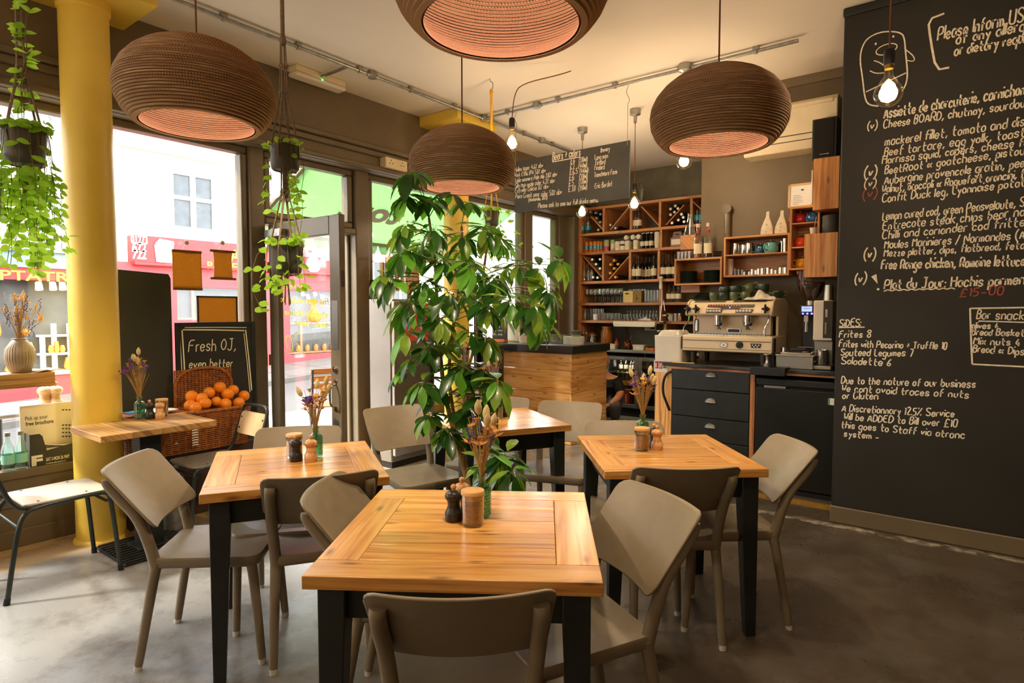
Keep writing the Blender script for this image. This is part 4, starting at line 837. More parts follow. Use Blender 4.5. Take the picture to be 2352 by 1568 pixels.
for k in range(7): b.tube([(X1+.012, yl0-.02, .05+k*.017), (X1+.017, yl0, .055+k*.017), (X1+.012, yl0+.02, .05+k*.017)], .004, 6)
b.build('rope_fastening', 'rope_white', t)
def orange_proto():
    t = thing('orange', 'x', 'orange'); b = MB(); b.sphere((0, 0, 0), .0425, 26, 18, (1, 1, .96)); b.build('fruit', 'orange_peel', t); b = MB(); b.sphere((0, 0, .0405), .0045, 8, 5, (1, 1, .4)); b.build('stem_eye', 'peel_eye', t); return t
OR0 = orange_proto(); ol_ = [(440, 910, .02, 'leftmost large orange against the raised lid'), (480, 902, .0, 'orange showing its stem end, left of the topmost'), (505, 890, -.02, 'topmost orange of the pile'), (523, 905, .04, 'large smooth orange right of the topmost'), (535, 896, -.04, 'orange behind at the right of the pile'), (560, 909, -.01, 'rightmost orange of the pile'), (463, 915, .06, 'orange in the middle left of the pile'), (471, 926, .10, 'elongated orange at the front of the pile'), (497, 922, .06, 'small shadowed orange in the centre of the pile'), (518, 927, .09, 'smooth orange at the front centre of the pile'), (548, 925, .07, 'orange at the front right resting on the rim'), (437, 931, .05, 'lower left orange behind the closed lid'), (449, 936, .10, 'lowest left orange at the basket rim')]
OPOS = []
for k, (px, py, dx, lab) in enumerate(ol_):
    p = onx(px, py, -4.40 + dx); o = OR0 if k == 0 else copy_tree(OR0); r_ = random.Random(k); s_ = .98 if k != 8 else .86; s_ *= {2: 1.04, 3: 1.04, 0: 1.02}.get(k, 1)
    o.location = p; o.scale = (s_,)*3; o.rotation_euler = (r_.uniform(-1.2, 1.2), r_.uniform(.2, 1.4), r_.uniform(0, 6)); o['label'] = lab; o['group'] = 'oranges in the wicker hamper'
t = thing('magazine', 'folded magazines and papers lying on the closed hamper lid', 'magazine', (-4.36, 1.76, .756)); MB().box((-.09, -.13, 0), (.09, .10, .008)).build('cover', 'magazine', t, rot=.2); MB().box((-.03, -.19, .008), (.07, -.09, .013)).build('blue_leaflet', 'blue_print', t)
t = thing('milk_churn', 'grey metal milk churn with swing handle under the window table', 'churn', (-4.18, 1.76, 0)); MB().lathe([(0, .003), (.088, .003), (.09, .02), (.09, .30), (.082, .335), (.058, .375), (.056, .40), (.066, .425), (.066, .43), (.054, .43), (.054, .40), (0, .395)], 36).build('body', 'galvanised', t); b = MB()
b.tube(smooth_path([(.06, 0, .415), (.085, 0, .40), (.10, 0, .33), (.095, 0, .27), (.08, 0, .27)], 2), .006, 8); b.tube(smooth_path([(0, -.07, .42), (.06, -.085, .38), (.085, 0, .34), (.06, .085, .38), (0, .07, .42)], 2), .005, 8); b.build('swing_handle', 'galvanised', t)
# A-board
t = thing('chalk_easel', 'framed chalkboard reading Fresh OJ standing in the window behind the oranges', 'sign', (-4.545, 2.28, .456)); b = MB()
b.box((-.012, -.30, 0), (.012, -.27, .885)); b.box((-.012, .27, 0), (.012, .30, .885)); b.box((-.012, -.27, .855), (.012, .27, .885)); b.box((-.012, -.27, 0), (.012, .27, .03)); b.build('frame', 'black_wood', t, bev=.003); MB().box((-.006, -.272, .028), (.006, .272, .857)).build('board', 'chalkboard', t)
XP = -4.538
def brd(px, py): return onx(px, py, XP) - Vector((-4.545, 2.28, .456))
q = MB(); NX = Vector((1, 0, 0))
for tx, a, c, h, sd in (('Fresh OJ,', (433, 808), (541, 803), .085, 3), ('even better', (434, 845), (533, 842), .06, 5), ('with', (462, 868), (512, 868), .055, 8)): handwrite(q, tx, brd(*a), brd(*c), h, NX, .007, seed=sd)
for k, (a, c) in enumerate((((411, 752), (420, 900)), ((418, 758), (426, 900)), ((424, 752), (566, 752)), ((420, 757), (561, 759)), ((560, 765), (574, 900)), ((564, 757), (578, 896)))): ribbon(q, [brd(*a)+NX*.0012, (brd(*a)+brd(*c))/2+NX*.0012+Vector((0, .002, .002)), brd(*c)+NX*.0012], NX, .009 if k % 2 else .006)
q.build('chalk_writing', 'liquid_chalk', t)
t = thing('blank_board', 'tall blank dark board with clipped corner behind the yellow column', 'board', (-4.60, 1.78, .466)); MB().prism([(-.2, 0), (.2, 0), (.2, 1.19), (.185, 1.22), (-.2, 1.24)], lambda a, c: (-.012, a, c), lambda a, c: (.012, a, c)).build('panel', 'dark_board', t, bev=.003)
# translucent notices in the windows
def notice(name, label, c4, framed=False):
    a, c, e = c4; p = onx(*a, -4.70); q_ = onx(*c, -4.70); y0, y1, z0, z1 = p.y, q_.y, onx(*e, -4.70).z, p.z; t = thing(name, label, 'notice', (-4.69, (y0+y1)/2, z0)); w, h = (y1-y0)/2, z1-z0
    if framed:
        b = MB(); f = .011
        for u, v in (((-w, 0), (-w+f, h)), ((w-f, 0), (w, h)), ((-w, 0), (w, f)), ((-w, h-f), (w, h))): b.box((-.006, *u), (.006, *v))
        b.build('frame', 'black_wood', t); MB().box((-.002, -w+f, f), (.002, w-f, h-f)).build('sheet', 'burlap', t)
    else:
        k = .74 if w < .1 or 'narrow' in label else 1; MB().grid(lambda u, v: (.004*sin(u*9+v*3), (u-.5)*2*w*k*(1-.06*sin(pi*v)*(k < 1)), v*h), 10, 10).build('sheet', 'burlap', t, solid=.002)
        for z in (0, h): MB().box((-.006, -w, z-.012), (.006, w, z+.006)).build('dowel', 'dowel_brown', t)
        b = MB(); b.tube([(0, -w*.4, h), (0, 0, h+.06), (0, w*.4, h)], .0012, 5); b.build('hanging_string', 'rope_white', t); MB().sphere((0, 0, h+.062), .018, 12, 6, (.4, 1, 1)).build('suction_hook', 'clear_plastic', t)
    return t
notice('hanging_scroll', 'wide amber paper scroll hanging in the window on two dowels', ((393, 574), (461, 577), (400, 662))); notice('hanging_scroll', 'narrow amber paper scroll hanging in the window beside the door post', ((480, 574), (539, 580), (484, 638)))
notice('framed_notice', 'black framed amber notice above the Fresh OJ board', ((450, 679), (543, 679), (452, 745)), True); notice('framed_notice', 'black framed brown notice in the window behind the ladder', ((847, 643), (893, 643), (850, 716)), True)
mat('gold_seal', 'c6b13a', .5, var=.1); 
for k, py in enumerate((748, 780)):
    p = onx(851, py, -4.73); o = MB().cyl((0, 0, 0), (.002, 0, 0), .056, n=36).build('window_sticker', 'gold_seal', loc=p); tag(o, ('upper' if k == 0 else 'lower') + ' round gold award sticker on the glass by the ladder', 'sticker', 'award stickers on the window glass')
# ================================================================== LEDGE ITEMS AT THE LEFT
t = thing('window_shelf', 'oak bar shelf along the left window under the ribbed vase', 'shelf', (-4.58, .2, .97)); MB(2).box((-.10, -2.2, 0), (.10, 1.045, .085)).build('shelf_board', 'oak', t, bev=.003); MB().box((-.04, -1.3, -.50), (0, -1.25, 0)).build('bracket', 'black_metal', t)
mat('ribbed_ceramic', '9a8a72', .35, .25, var=.2, scale=3)
p = onx(47, 846, -4.57); t = thing('ribbed_vase', 'bulbous ribbed bronze vase on the window shelf', 'vase', (-4.57, p.y, 1.056)); MB().lathe([(0, 0), (.045, 0), (.052, .008), (.068, .05), (.075, .095), (.068, .145), (.045, .183), (.036, .196), (.040, .205), (.033, .206), (.030, .195), (.0, .19)], 96, wob=lambda k, j: 1+(.02 if j % 3 == 0 else -.012)*(1 if 1 < k < 7 else 0)).build('vase_body', 'ribbed_ceramic', t)
mat('pale_dry', 'dcae72', .85, var=.3, scale=40)
r = random.Random(77); t = thing('dried_flowers', 'large pale dried bouquet in the ribbed vase on the window shelf', 'flowers', (-4.57, p.y, 1.25), group='dried flower posies in bud vases'); b = MB(); b2 = MB(); b3 = MB()
for k in range(46):
    a = r.uniform(0, 2*pi); s_ = r.uniform(.02, .10); tp = Vector((s_*cos(a)*.8, s_*sin(a)+.02, r.uniform(.10, .27))); b.tube(smooth_path([(0, 0, -.05), (tp.x*.3, tp.y*.3, tp.z*.4), tp], 1), .0011, 5)
    if k % 3 == 0:
        for j in range(9): u = 2*pi*j/9; d_ = Vector((cos(u), sin(u), .6))*.016; w_ = Vector((-sin(u), cos(u), 0))*.005; b2.quad(tp, tp+d_*.6+w_, tp+d_*1.3, tp+d_*.6-w_)
    elif k % 3 == 1:
        for j in range(10): b3.sphere(tp - Vector((tp.x*.12, tp.y*.12, .11))*j*.09 + Vector((r.uniform(-1, 1), r.uniform(-1, 1), 0))*.006, .004, 6, 4)
    else: b2.tube([tp, tp+Vector((0, 0, .02)), tp+Vector((.002, .004, .045))], [.003, .007, .002], 6)
b.build('stems', 'dry_stem', t); b2.build('dried_petals', 'pale_dry', t); b3.build('lavender_spikes', 'lavender', t)
t = thing('open_book', 'open magazine lying on the window shelf beside the ribbed vase', 'book', (-4.565, onx(108, 846, -4.56).y, 1.056)); b = MB()
for s in (-1, 1): b.grid(lambda u, v: ((v-.5)*.14, s*u*.085, .003+.012*sin(pi*min(1, u*1.0))*(1-u*.5)), 6, 1, flip=s < 0)
b.build('pages', 'magazine', t, solid=.004, rot=.2)
# brochure box
mat('card_cream', 'ece4d3', .7, var=.05); mat('card_olive', '3c3a30', .6, var=.06)
BX = -4.60; by0, by1 = onx(70, 1072, BX).y, onx(191, 1055, BX).y; t = thing('brochure_box', 'cardboard brochure dispenser with cream back and dark front on the window ledge', 'box', (BX, (by0+by1)/2, .466)); hw = (by1-by0)/2
def bx_(px, py, x=BX): return onx(px, py, x) - Vector((BX, (by0+by1)/2, .466))
zf = .235; b = MB(); b.prism([(-hw, 0), (hw, 0), (hw, .27), (hw-.035, .27), (hw-.05, .115), (-hw+.085, .09), (-hw+.065, .185), (-hw+.05, .20), (-hw, .20)], lambda a, c: (0, a, c), lambda a, c: (.003, a, c))
b.box((-.10, -hw, 0), (0, -hw+.003, .20)); b.box((-.10, hw-.003, 0), (0, hw, .2)); b.box((-.10, -hw, 0), (0, hw, .003)); b.build('front_tray', 'card_olive', t, smooth=False)
b = MB(); b.box((-.10, -hw-.02, 0), (-.094, hw-.008, .37)); b.build('back_card', 'card_cream', t, smooth=False); b = MB(); b.box((-.085, -hw+.08, .003), (-.004, hw-.01, .10)); b.grid(lambda u, v: (-.085+.08*v, -hw+.07+u*.19, .10+.03*(1-u)**2), 8, 2); b.build('brochures', 'magazine', t)
xb = BX-.0935; sg = lambda s, m_, n_, a, c, h, **k: signtext(s, m_, n_, t, bx_(*a, k.pop('x', xb)), (0, 1, 0), (0, 0, 1), h, .0008, width=bx_(*c, xb).y-bx_(*a, xb).y, **k)
sg('Pick up your', 'card_olive', 'lettering', (58, 966), (110, 963), .026); sg('free brochure', 'card_olive', 'lettering', (59, 978), (123, 972), .024, bold=.02)
xb = BX+.0035; sg('F', 'card_cream', 'letter', (73, 1070), (99, 1070), .06, bold=.05, x=xb); sg('SAT 3-MON 26 MAY', 'card_cream', 'lettering', (106, 1059), (160, 1054), .022, bold=.02, x=xb); sg('brightonfestival.org', 'card_cream', 'lettering', (106, 1066), (151, 1060), .009, bold=.02, x=xb)
b = MB(); b2 = MB()
for r_, py in enumerate((1009, 1018, 1027, 1035, 1044, 1053)):
    for k in range(3 if r_ > 1 else 2): p0 = bx_(168+k*7.4, py, BX+.0036); b.quad(p0, p0+Vector((0, .018, 0)), p0+Vector((0, .009, -.011)))
for r_, py in enumerate((940, 975, 983, 992, 1001)):
    for k in range(3): p0 = bx_(141+k*7.4, py, BX-.0932); b2.quad(p0, p0+Vector((0, .018, 0)), p0+Vector((0, .009, -.011)))
b.build('triangle_print', 'card_cream', t, smooth=False); b2.build('triangle_print', 'card_olive', t, smooth=False)
clearglass('aqua_glass', (.80, .94, .88), 1.5, .05, .02); mat('aqua_label', '8fd2bc', .5, var=.1)
for k, (px, py, lab) in enumerate(((50, 1080, 'clear green labelled water bottle on the ledge, right of two'), (20, 1083, 'clear green labelled water bottle on the ledge, left of two behind the chair back'))):
    p = onx(px, py, -4.60); t = thing('water_bottle', lab, 'bottle', (-4.60, p.y, .466), group='water bottles on the window ledge'); MB().lathe([(0, 0), (.032, 0), (.034, .006), (.034, .12), (.028, .15), (.013, .185), (.0125, .212), (.0, .212)], 24).build('glass', 'aqua_glass', t); MB().lathe([(.0345, .045), (.0345, .10)], 24, cap0=False, cap1=False).build('label', 'aqua_label', t); MB().lathe([(0, .232), (.0145, .232), (.0148, .21), (0, .21)], 16).build('cap', 'galvanised', t)
for k, px in enumerate((104, 129)):
    o = mill(('left' if k == 0 else 'right') + ' of two pale mills on the pavement table outside', onz(px, 938-k*2, .965+gz(1.2)), 'mill_wood', 1.6)
# ================================================================== HANGING PLANTERS
mat('leaf_dischidia', '8fbf34', .45, var=.22, scale=12); translucent(MATS['leaf_dischidia'], .5, 'c2ea44'); mat('leaf_dark', '264c1a', .28, var=.3, scale=9, coat=.15); mat('leaf_varieg', '6f8f2f', .3, var=.4, scale=14, coat=.15); mat('leaf_bright', '5b9a2a', .35, var=.25, scale=10)
for q_ in ('leaf_dark', 'leaf_varieg', 'leaf_bright'): translucent(MATS[q_], .2, {'leaf_dark': '5fae2a', 'leaf_varieg': 'b6d040', 'leaf_bright': '9ade40'}[q_])
mat('jute_grey', '7d6a55', .85, var=.25, scale=60, bump=.3, bscale=200); mat('jute_yellow', 'd7a21c', .8, var=.2, scale=60); mat('pot_charcoal', '3b3935', .55, var=.08, scale=5); mat('pot_grey', '55504a', .5, var=.08, scale=5); mat('vine_stem', '6b6238', .7, var=.2); mat('soil', '2b2119', .95, var=.3, scale=40)
def leaf(b, base, d, nrm, L, Wd, curl=.15, tip=.5):
    d = d.normalized(); s = d.cross(nrm); s = s.normalized() if s.length > 1e-5 else Vector((1, 0, 0)); n = s.cross(d); pr = ((0, .06), (.25, .75), (.5, 1), (.75, .8), (1, .04)); rows = []
    for f, w in pr:
        c = base + d*(L*f) - n*(curl*L*f*f); ww = w*Wd/2; rows.append([b.P(c + s*ww + n*ww*.25), b.P(c), b.P(c - s*ww + n*ww*.25)])
    for a, c in zip(rows, rows[1:]):
        for k in (0, 1): b.F((a[k], a[k+1], c[k+1], c[k]))
def roundleaf(b, base, d, nrm, L, Wd): leaf(b, base, d, nrm, L, Wd, .08)
def planter(label, p, r0, r1, h, potmat, ropemat, top_z, nrope=4, knot=.0, hook=True):
    t = thing('macrame_hanger', label[0], 'hanger', p); tp = thing('plant_pot', label[1], 'pot', p)
    pot = MB().lathe([(0, .004), (r0*.86, .0), (r0*.95, .008), (r0, .03), (r1, h-.006), (r1*1.02, h), (r1*.95, h), (r1*.93, h-.03), (0, h-.03)], 44).build('pot', potmat, tp); MB().lathe([(0, h-.026), (r1*.925, h-.026)], 24, cap1=False).build('soil', 'soil', tp)
    zt = h + .26
    for k in range(nrope):
        a = 2*pi*k/nrope + .6; a2 = a + pi/nrope; c = lambda rr, aa, z: Vector((rr*cos(aa), rr*sin(aa), z)); b = MB()
        b.tube([c(.012, a, zt+.3), c(.02, a, zt), c(r1*1.04, a, h*.9), c(r0*1.05, a, .09*h/.17)], .0036, 6); b.tube([c(r0*1.05, a, .09*h/.17), c(r0*.8, a2, -.004), c(.006, a2, -.012)], .0034, 6); b.tube([c(r0*1.05, a, .09*h/.17), c(r0*.8, a-pi/nrope, -.004), c(.006, a2, -.012)], .0034, 6); b.tube([c(.02, a+.3, zt), c(r1*1.0, a+.04, h*1.02)], .003, 6)
        for z in (zt-.02, zt+.02, zt+.15): b.sphere(c(.018, a, z), .0085, 8, 5, (1, 1, 1.4))
        b.build('cord', ropemat, t)
    b = MB(); b.tube([(0, 0, zt+.28), (0, 0, top_z-.10)], .011, 8); b.sphere((0, 0, zt+.28), .019, 10, 6, (1, 1, 1.5)); b.sphere((0, 0, top_z-.12), .016, 10, 6, (1, 1, 1.6)); b.build('gathered_cord', ropemat, t)
    b = MB(); r_ = random.Random(int(r0*999))
    for k in range(9): a = r_.uniform(0, 6.28); b.tube(smooth_path([(0, 0, -.008), (.008*cos(a), .008*sin(a), -.05), (.016*cos(a), .016*sin(a), -.12-r_.uniform(0, .05))], 1), .003, 5)
    b.sphere((0, 0, -.016), .013, 8, 6, (1, 1, 1.5)); b.build('tassel', ropemat, t)
    if hook: b = MB(); b.tube(smooth_path([(0, 0, top_z-.11), (.02, 0, top_z-.08), (.015, 0, top_z-.045), (-.012, 0, top_z-.03), (-.018, 0, top_z-.005)], 2), .0025, 6); b.build('wire_hook', 'black_metal', t)
    return t, tp
def trails(name, label, p, seed, n, rim, h, lens, lw, step, matn, extra=(), rightward=0):
    r = random.Random(seed); t = thing(name, label, 'plant', p); st = MB(); lf = MB()
    for k in range(n):
        a = 2*pi*k/n + r.uniform(-.2, .2); L_ = r.uniform(*lens); q = Vector((rim*.7*cos(a), rim*.7*sin(a), h)); pts = [q.copy(), Vector((rim*1.08*cos(a), rim*1.08*sin(a), h+r.uniform(.015, .05))), Vector((rim*1.2*cos(a), rim*1.2*sin(a), h-.06))]; dd = Vector((r.gauss(0, .1), r.gauss(0, .1), -1))
        while (pts[-1].z) > h - L_: dd = Vector((dd.x*.8+r.gauss(0, .10), dd.y*.8+r.gauss(0, .10), -1)).normalized(); pts.append(pts[-1]+dd*r.uniform(.03, .06))
        st.tube(smooth_path(pts, 1), .0014, 5)
        for j in range(1, len(pts)):
            for s in (-1, 1):
                if r.random() < (.22 if -.02 < pts[j].z < h*.9 and not lw < .02 else .92):
                    aa = r.uniform(0, 6.28) if r.random() < .3 else a + s*1.2; d = Vector((cos(aa), sin(aa), r.uniform(-.8, .1))); roundleaf(lf, pts[j], d, Vector((cos(a), sin(a), .6)), lw*r.uniform(.7, 1.2), lw*.72*r.uniform(.8, 1.1))
    for pts in extra:
        st.tube(smooth_path([Vector(q) for q in pts], 1), .0014, 5)
        for q in pts[1:]:
            for s in (-1, 1): aa = r.uniform(0, 6.28); roundleaf(lf, Vector(q), Vector((cos(aa), sin(aa), r.uniform(-.3, .5))), Vector((.6, -.6, .5)), lw*1.1, lw*.8)
    for k in range(int(n*1.5)):
        a = r.uniform(0, 6.28); q = Vector((rim*r.uniform(.3, 1)*cos(a), rim*r.uniform(.3, 1)*sin(a), h)); roundleaf(lf, q, Vector((cos(a), sin(a), r.uniform(.2, 1.2))), Vector((0, 0, 1)), lw*1.2, lw*.85)
    st.build('trailing_stems', 'vine_stem', t); lf.build('leaves', matn, t, ang=80); return t
P1 = ond(57, 380, 2.72); planter(('brown macrame hanger holding the grey pot at the far left', 'grey plastic pot in the macrame hanger at the far left'), P1, .075, .086, .145, 'pot_grey', 'jute_grey', CZ-P1.z, 4)
g = random.Random(3); ex = []
for k, (sx_, zz) in enumerate(((.10, .50), (.06, .62), (-.03, .45), (.13, .66))):
    ex.append([(0, 0, .15)] + [(sx_*.3*j/6*1.6+.02*g.uniform(-1, 1), sx_*.2*j/6+.02*g.uniform(-1, 1), .15+zz*j/6) for j in range(1, 7)])
trails('trailing_plant', 'lush pale green trailing plant spilling over the grey pot at the far left', P1, 12, 30, .08, .14, (.30, .62), .048, .05, 'leaf_dischidia', ex)
P2 = ond(655, 392, 3.20); planter(('beige string hanger with the small grey pot above the door', 'small grey cylinder pot in the upper string hanger above the door'), P2, .072, .072, .125, 'pot_grey', 'jute_grey', CZ-P2.z, 4)
t = trails('trailing_plant', 'sparse climbing vine from the small grey pot above the door', P2, 31, 3, .07, .12, (.25, .45), .045, .07, 'leaf_dischidia', [[(0.03, -.05, .12), (.01, -.085, .10), (0, -.09, 0), (.02, -.09, -.06), (-.01, -.085, -.14), (0, -.08, -.22)], [(0, 0, .12), (.06, .05, .10), (.085, .06, 0), (.06, .05, -.12), (.08, .05, -.2), (.06, .04, -.33)]])
P3 = ond(658, 628, 3.18); planter(('brown macrame hanger holding the charcoal pot before the open door', 'charcoal pot with curved base in the macrame hanger before the open door'), P3, .078, .086, .14, 'pot_charcoal', 'jute_grey', P2.z-P3.z-.0, 4, hook=False)
trails('trailing_plant', 'heart leaved pothos trailing from the charcoal pot before the open door', P3, 5, 13, .08, .14, (.06, .27), .05, .06, 'leaf_dischidia', [[(-.02, -.03, .14), (-.09, -.1, .12), (-.12, -.12, .02), (-.13, -.12, -.08), (-.10, -.10, -.16), (-.08, -.09, -.2)]])
P4 = ond(1129, 520, 5.2); planter(('mustard yellow macrame hanger behind the plant and pendant', 'grey pot in the mustard macrame hanger behind the plant'), P4, .055, .062, .125, 'pot_grey', 'jute_yellow', CZ-P4.z, 4)
trails('trailing_plant', 'lime green plant in the mustard macrame hanger', P4, 6, 9, .06, .12, (.1, .4), .05, .06, 'leaf_dischidia', [[(0, 0, .12), (.1, .06, .12), (.16, .10, .04), (.2, .12, -.06), (.2, .12, -.16)]])
# ================================================================== THE UMBRELLA PLANT
PP = Vector((-1.945, 2.15, 0)); t = thing('plant_pot', 'dark floor pot under the tall umbrella plant', 'pot', PP); MB().lathe([(0, .0), (.12, 0), (.16, .26), (.165, .28), (.15, .28), (.145, .25), (0, .25)], 36).build('pot', 'pot_charcoal', t); MB().lathe([(0, .255), (.146, .255)], 24, cap1=False).build('soil', 'soil', t)
mat('trunk_bark', '94703f', .75, var=.25, scale=30, bump=.3, bscale=90); mat('green_stem', '6b7a34', .6, var=.2)
r = random.Random(41); t = thing('umbrella_plant', 'tall bushy umbrella plant with glossy fingered leaves standing behind the nearest table', 'plant', PP + Vector((0, 0, .256)))
OZ = t.location
def PL(px, py, dep): return ond(px, py, dep) - OZ
stems = [[(1083, 1180, 2.89), (1065, 1060, 2.9), (1030, 950, 2.9), (1012, 840, 2.92), (1005, 720, 2.95), (1000, 600, 2.95), (985, 500, 2.95)], [(1086, 1180, 2.87), (1074, 1080, 2.9), (1042, 960, 2.95), (1028, 850, 3.0), (1045, 720, 3.05), (1065, 600, 3.05), (1060, 520, 3.05)], [(1088, 1180, 2.92), (1062, 1020, 3.05), (1066, 880, 3.12), (1100, 760, 3.15), (1108, 640, 3.15), (1120, 560, 3.15)]]
roots = [(0, 0, 0), (.02, .015, 0), (-.02, .02, 0)]; SP = []
for k, s in enumerate(stems):
    pts = smooth_path([Vector(roots[k])] + [PL(*q) for q in s], 2); SP.append(pts); b = MB(); b.tube(pts, (.0155-.003*k, .006), 10); b.build('stem', 'trunk_bark', t)
anch = [(955, 400, 2.85), (935, 455, 2.85), (985, 470, 2.9), (1035, 450, 2.95), (1075, 470, 3.0), (935, 520, 2.85), (1000, 540, 2.8), (1060, 545, 2.85), (1110, 540, 2.95), (945, 590, 2.85), (1150, 560, 2.95), (1025, 610, 2.8), (1085, 620, 2.8), (1135, 640, 2.85), (975, 650, 2.85), (905, 650, 2.85), (885, 640, 2.9), (1190, 610, 2.9), (1235, 620, 2.9), (1285, 610, 2.95), (1170, 690, 2.75), (1215, 710, 2.72), (1255, 665, 2.85), (1245, 740, 2.85), (950, 700, 2.85), (1045, 690, 2.75), (1105, 700, 2.8), (1000, 730, 2.8), (935, 770, 2.85), (1075, 760, 2.75), (1115, 780, 2.8), (985, 800, 2.85), (945, 830, 2.85), (1060, 845, 2.85), (960, 890, 2.85), (920, 860, 2.9), (1010, 900, 2.9), (1105, 850, 2.85), (1120, 900, 2.85), (1075, 940, 2.85), (985, 960, 2.85), (1140, 880, 2.75), (1150, 1060, 2.55), (1175, 1085, 2.5), (1130, 1085, 2.55), (1030, 1000, 2.85), (1115, 990, 2.85), (1160, 620, 3.05), (1060, 580, 3.15), (1010, 690, 3.1), (1140, 720, 3.1), (970, 560, 3.1), (1030, 780, 3.1), (1090, 660, 3.2), (930, 700, 3.05)]
bd, bv, bb, bs = MB(1), MB(2), MB(3), MB(4)
def whorl(c, axis, n, L):
    axis = axis.normalized(); u = axis.cross(Vector((.3, .2, 1))).normalized(); v = axis.cross(u)
    for j in range(n):
        a = 2*pi*j/n + r.uniform(-.2, .2); o = (u*cos(a)+v*sin(a)); d = (o + axis*.15 + Vector((0, 0, -.55-r.uniform(0, .35)))).normalized(); l_ = L*r.uniform(.7, 1.1); pe = c + (o*.7+axis*.5).normalized()*.022; bs.tube([c, pe], .0012, 4)
        k = r.random(); leaf(bb if k < .22 else bv if k < .42 else bd, pe, d, (o*.4 + Vector((0, 0, 1)) + axis*.3).normalized(), l_, l_*.43, r.uniform(.1, .3))
for k, (px, py, dep) in enumerate(anch):
    for m_ in range(2 if r.random() < .85 else 1):
        c = PL(px + r.uniform(-16, 16)*m_, py + r.uniform(-18, 18)*m_, dep + r.uniform(-.08, .08)*m_)
        near = min((q for s in SP for q in s), key=lambda q: (q-c).length + max(0, q.z-c.z)*1.5); mid = (near+c)/2 + Vector((0, 0, .04)); bs.tube(smooth_path([near, mid, c], 1), .0024 if m_ == 0 else .0018, 5); whorl(c, (c-near) + Vector((0, 0, .12)), r.choice((6, 7, 7, 8)), r.uniform(.095, .15))
bs.build('leaf_stalks', 'green_stem', t); bd.build('dark_leaves', 'leaf_dark', t, ang=80); bv.build('variegated_leaves', 'leaf_varieg', t, ang=80); bb.build('bright_leaves', 'leaf_bright', t, ang=80)
# ================================================================== LADDER, STEEL FRIDGE, DARK SHELF, POLE
t = thing('step_ladder', 'old wooden step ladder folded against the window beside the steel fridge', 'ladder', (-4.46, 4.05, 0)); y0, y1 = -.20, .18; H_ = 1.93
for s, y in ((0, y0), (1, y1)): MB(s).beam((.10, y, 0), (.02, y*.9, H_), .028, .07, (1, 0, 0)).build('front_stile', 'ladder_wood', t, bev=.003); MB(s+3).beam((-.06, y-.035, 0), (-.03, y*.9-.035, H_-.05), .022, .045, (1, 0, 0)).build('rear_stile', 'ladder_wood', t, bev=.003)
for k in range(8): z = .20+k*.205; x = .10-.08*z/H_; MB(k+7).box((x-.05, y0+.012, z), (x+.045, y1-.012, z+.022)).build('tread', 'ladder_wood', t, bev=.002)
b = MB(30); 
for k in range(5): b.beam((.06+.0*k, y0+.03+k*.065, H_-.32), (.02, y0+.05+k*.065, H_-.03), .038, .012, (1, 0, 0))
b.build('slatted_platform', 'ladder_wood', t); b = MB(); b.beam((-.05, y0, .3), (-.03, y1, .95), .035, .015, (1, 0, 0)); b.build('brace', 'ladder_wood', t); b = MB(); b.tube(smooth_path([(.02, y0*.9, H_), (.02, y0*.8, H_+.05), (.02, y1*.6, H_+.05), (.02, y1*.9, H_-.1)], 2), .008, 8); b.build('top_hoop', 'galvanised', t); MB().box((.055, y0*.9-.018, H_-.16), (.06, y0*.9+.018, H_-.02)).build('hinge_plate', 'galvanised', t)
fy0, fy1 = onx(905, 900, -4.12).y, onx(1000, 900, -4.12).y; t = thing('steel_fridge', 'tall stainless fridge behind the umbrella plant with a red notice', 'fridge', (-4.30, (fy0+fy1)/2, 0)); fw = (fy1-fy0)/2
MB().box((-.15, -fw, .06), (.14, fw, 1.53)).build('body', 'satin_steel', t, bev=.008); MB().box((.14, -fw+.01, .12), (.18, fw-.01, 1.51)).build('door', 'steel', t, bev=.006); MB().box((.18, fw-.06, .7), (.20, fw-.04, 1.1)).build('handle', 'black_plastic', t, bev=.004); MB().box((-.14, -fw+.02, 0), (.12, fw-.02, .06)).build('plinth', 'black_metal', t)
mat('red_print', 'd0483a', .6, var=.1); p = onx(935, 690, -4.118); b = MB(); b.box((.181, -fw+.13, 1.15), (.183, fw-.10, 1.50)); n_ = b.build('notice', 'red_print', t)
q = MB(); NX = Vector((1, 0, 0)); handwrite(q, 'MUSEE', (.184, -fw+.15, 1.43), (.184, fw-.14, 1.43), .05, NX, .008, seed=4); handwrite(q, '26', (.184, -fw+.16, 1.36), (.184, -fw+.23, 1.36), .04, NX, .008, seed=4); handwrite(q, 'notes on view', (.184, -fw+.15, 1.28), (.184, fw-.13, 1.28), .03, NX, .005, seed=4); q.build('notice_lettering', 'white_paint', n_)
t = thing('dark_shelf_unit', 'low dark shelving with crates between the steel fridge and the counter', 'shelf', (-4.32, 4.98, 0)); b = MB()
for z in (0, .26, .52, .78, 1.02): b.box((-.16, -.30, z), (.14, .30, z+.025))
for y in (-.31, .29): b.box((-.16, y, 0), (.14, y+.02, 1.045))
b.build('carcass', 'bench_brown', t); 
for k, z in enumerate((.285, .545)): o = MB().box((-.12, -.25, z), (.12, .24, z+.19)).build('crate', 'box_wood' if k else 'black_wood', t, bev=.004)
p = ond(1099, 860, 6.75); t = thing('black_pole', 'shiny black cylinder standing at the left end of the timber counter', 'pole', (p.x, p.y, 0)); MB().cyl((0, 0, 0), (0, 0, 1.52), .05, n=28).build('tube', 'black_gloss' if 'black_gloss' in MATS else mat('black_gloss', '0e0e10', .15, var=.1), t)
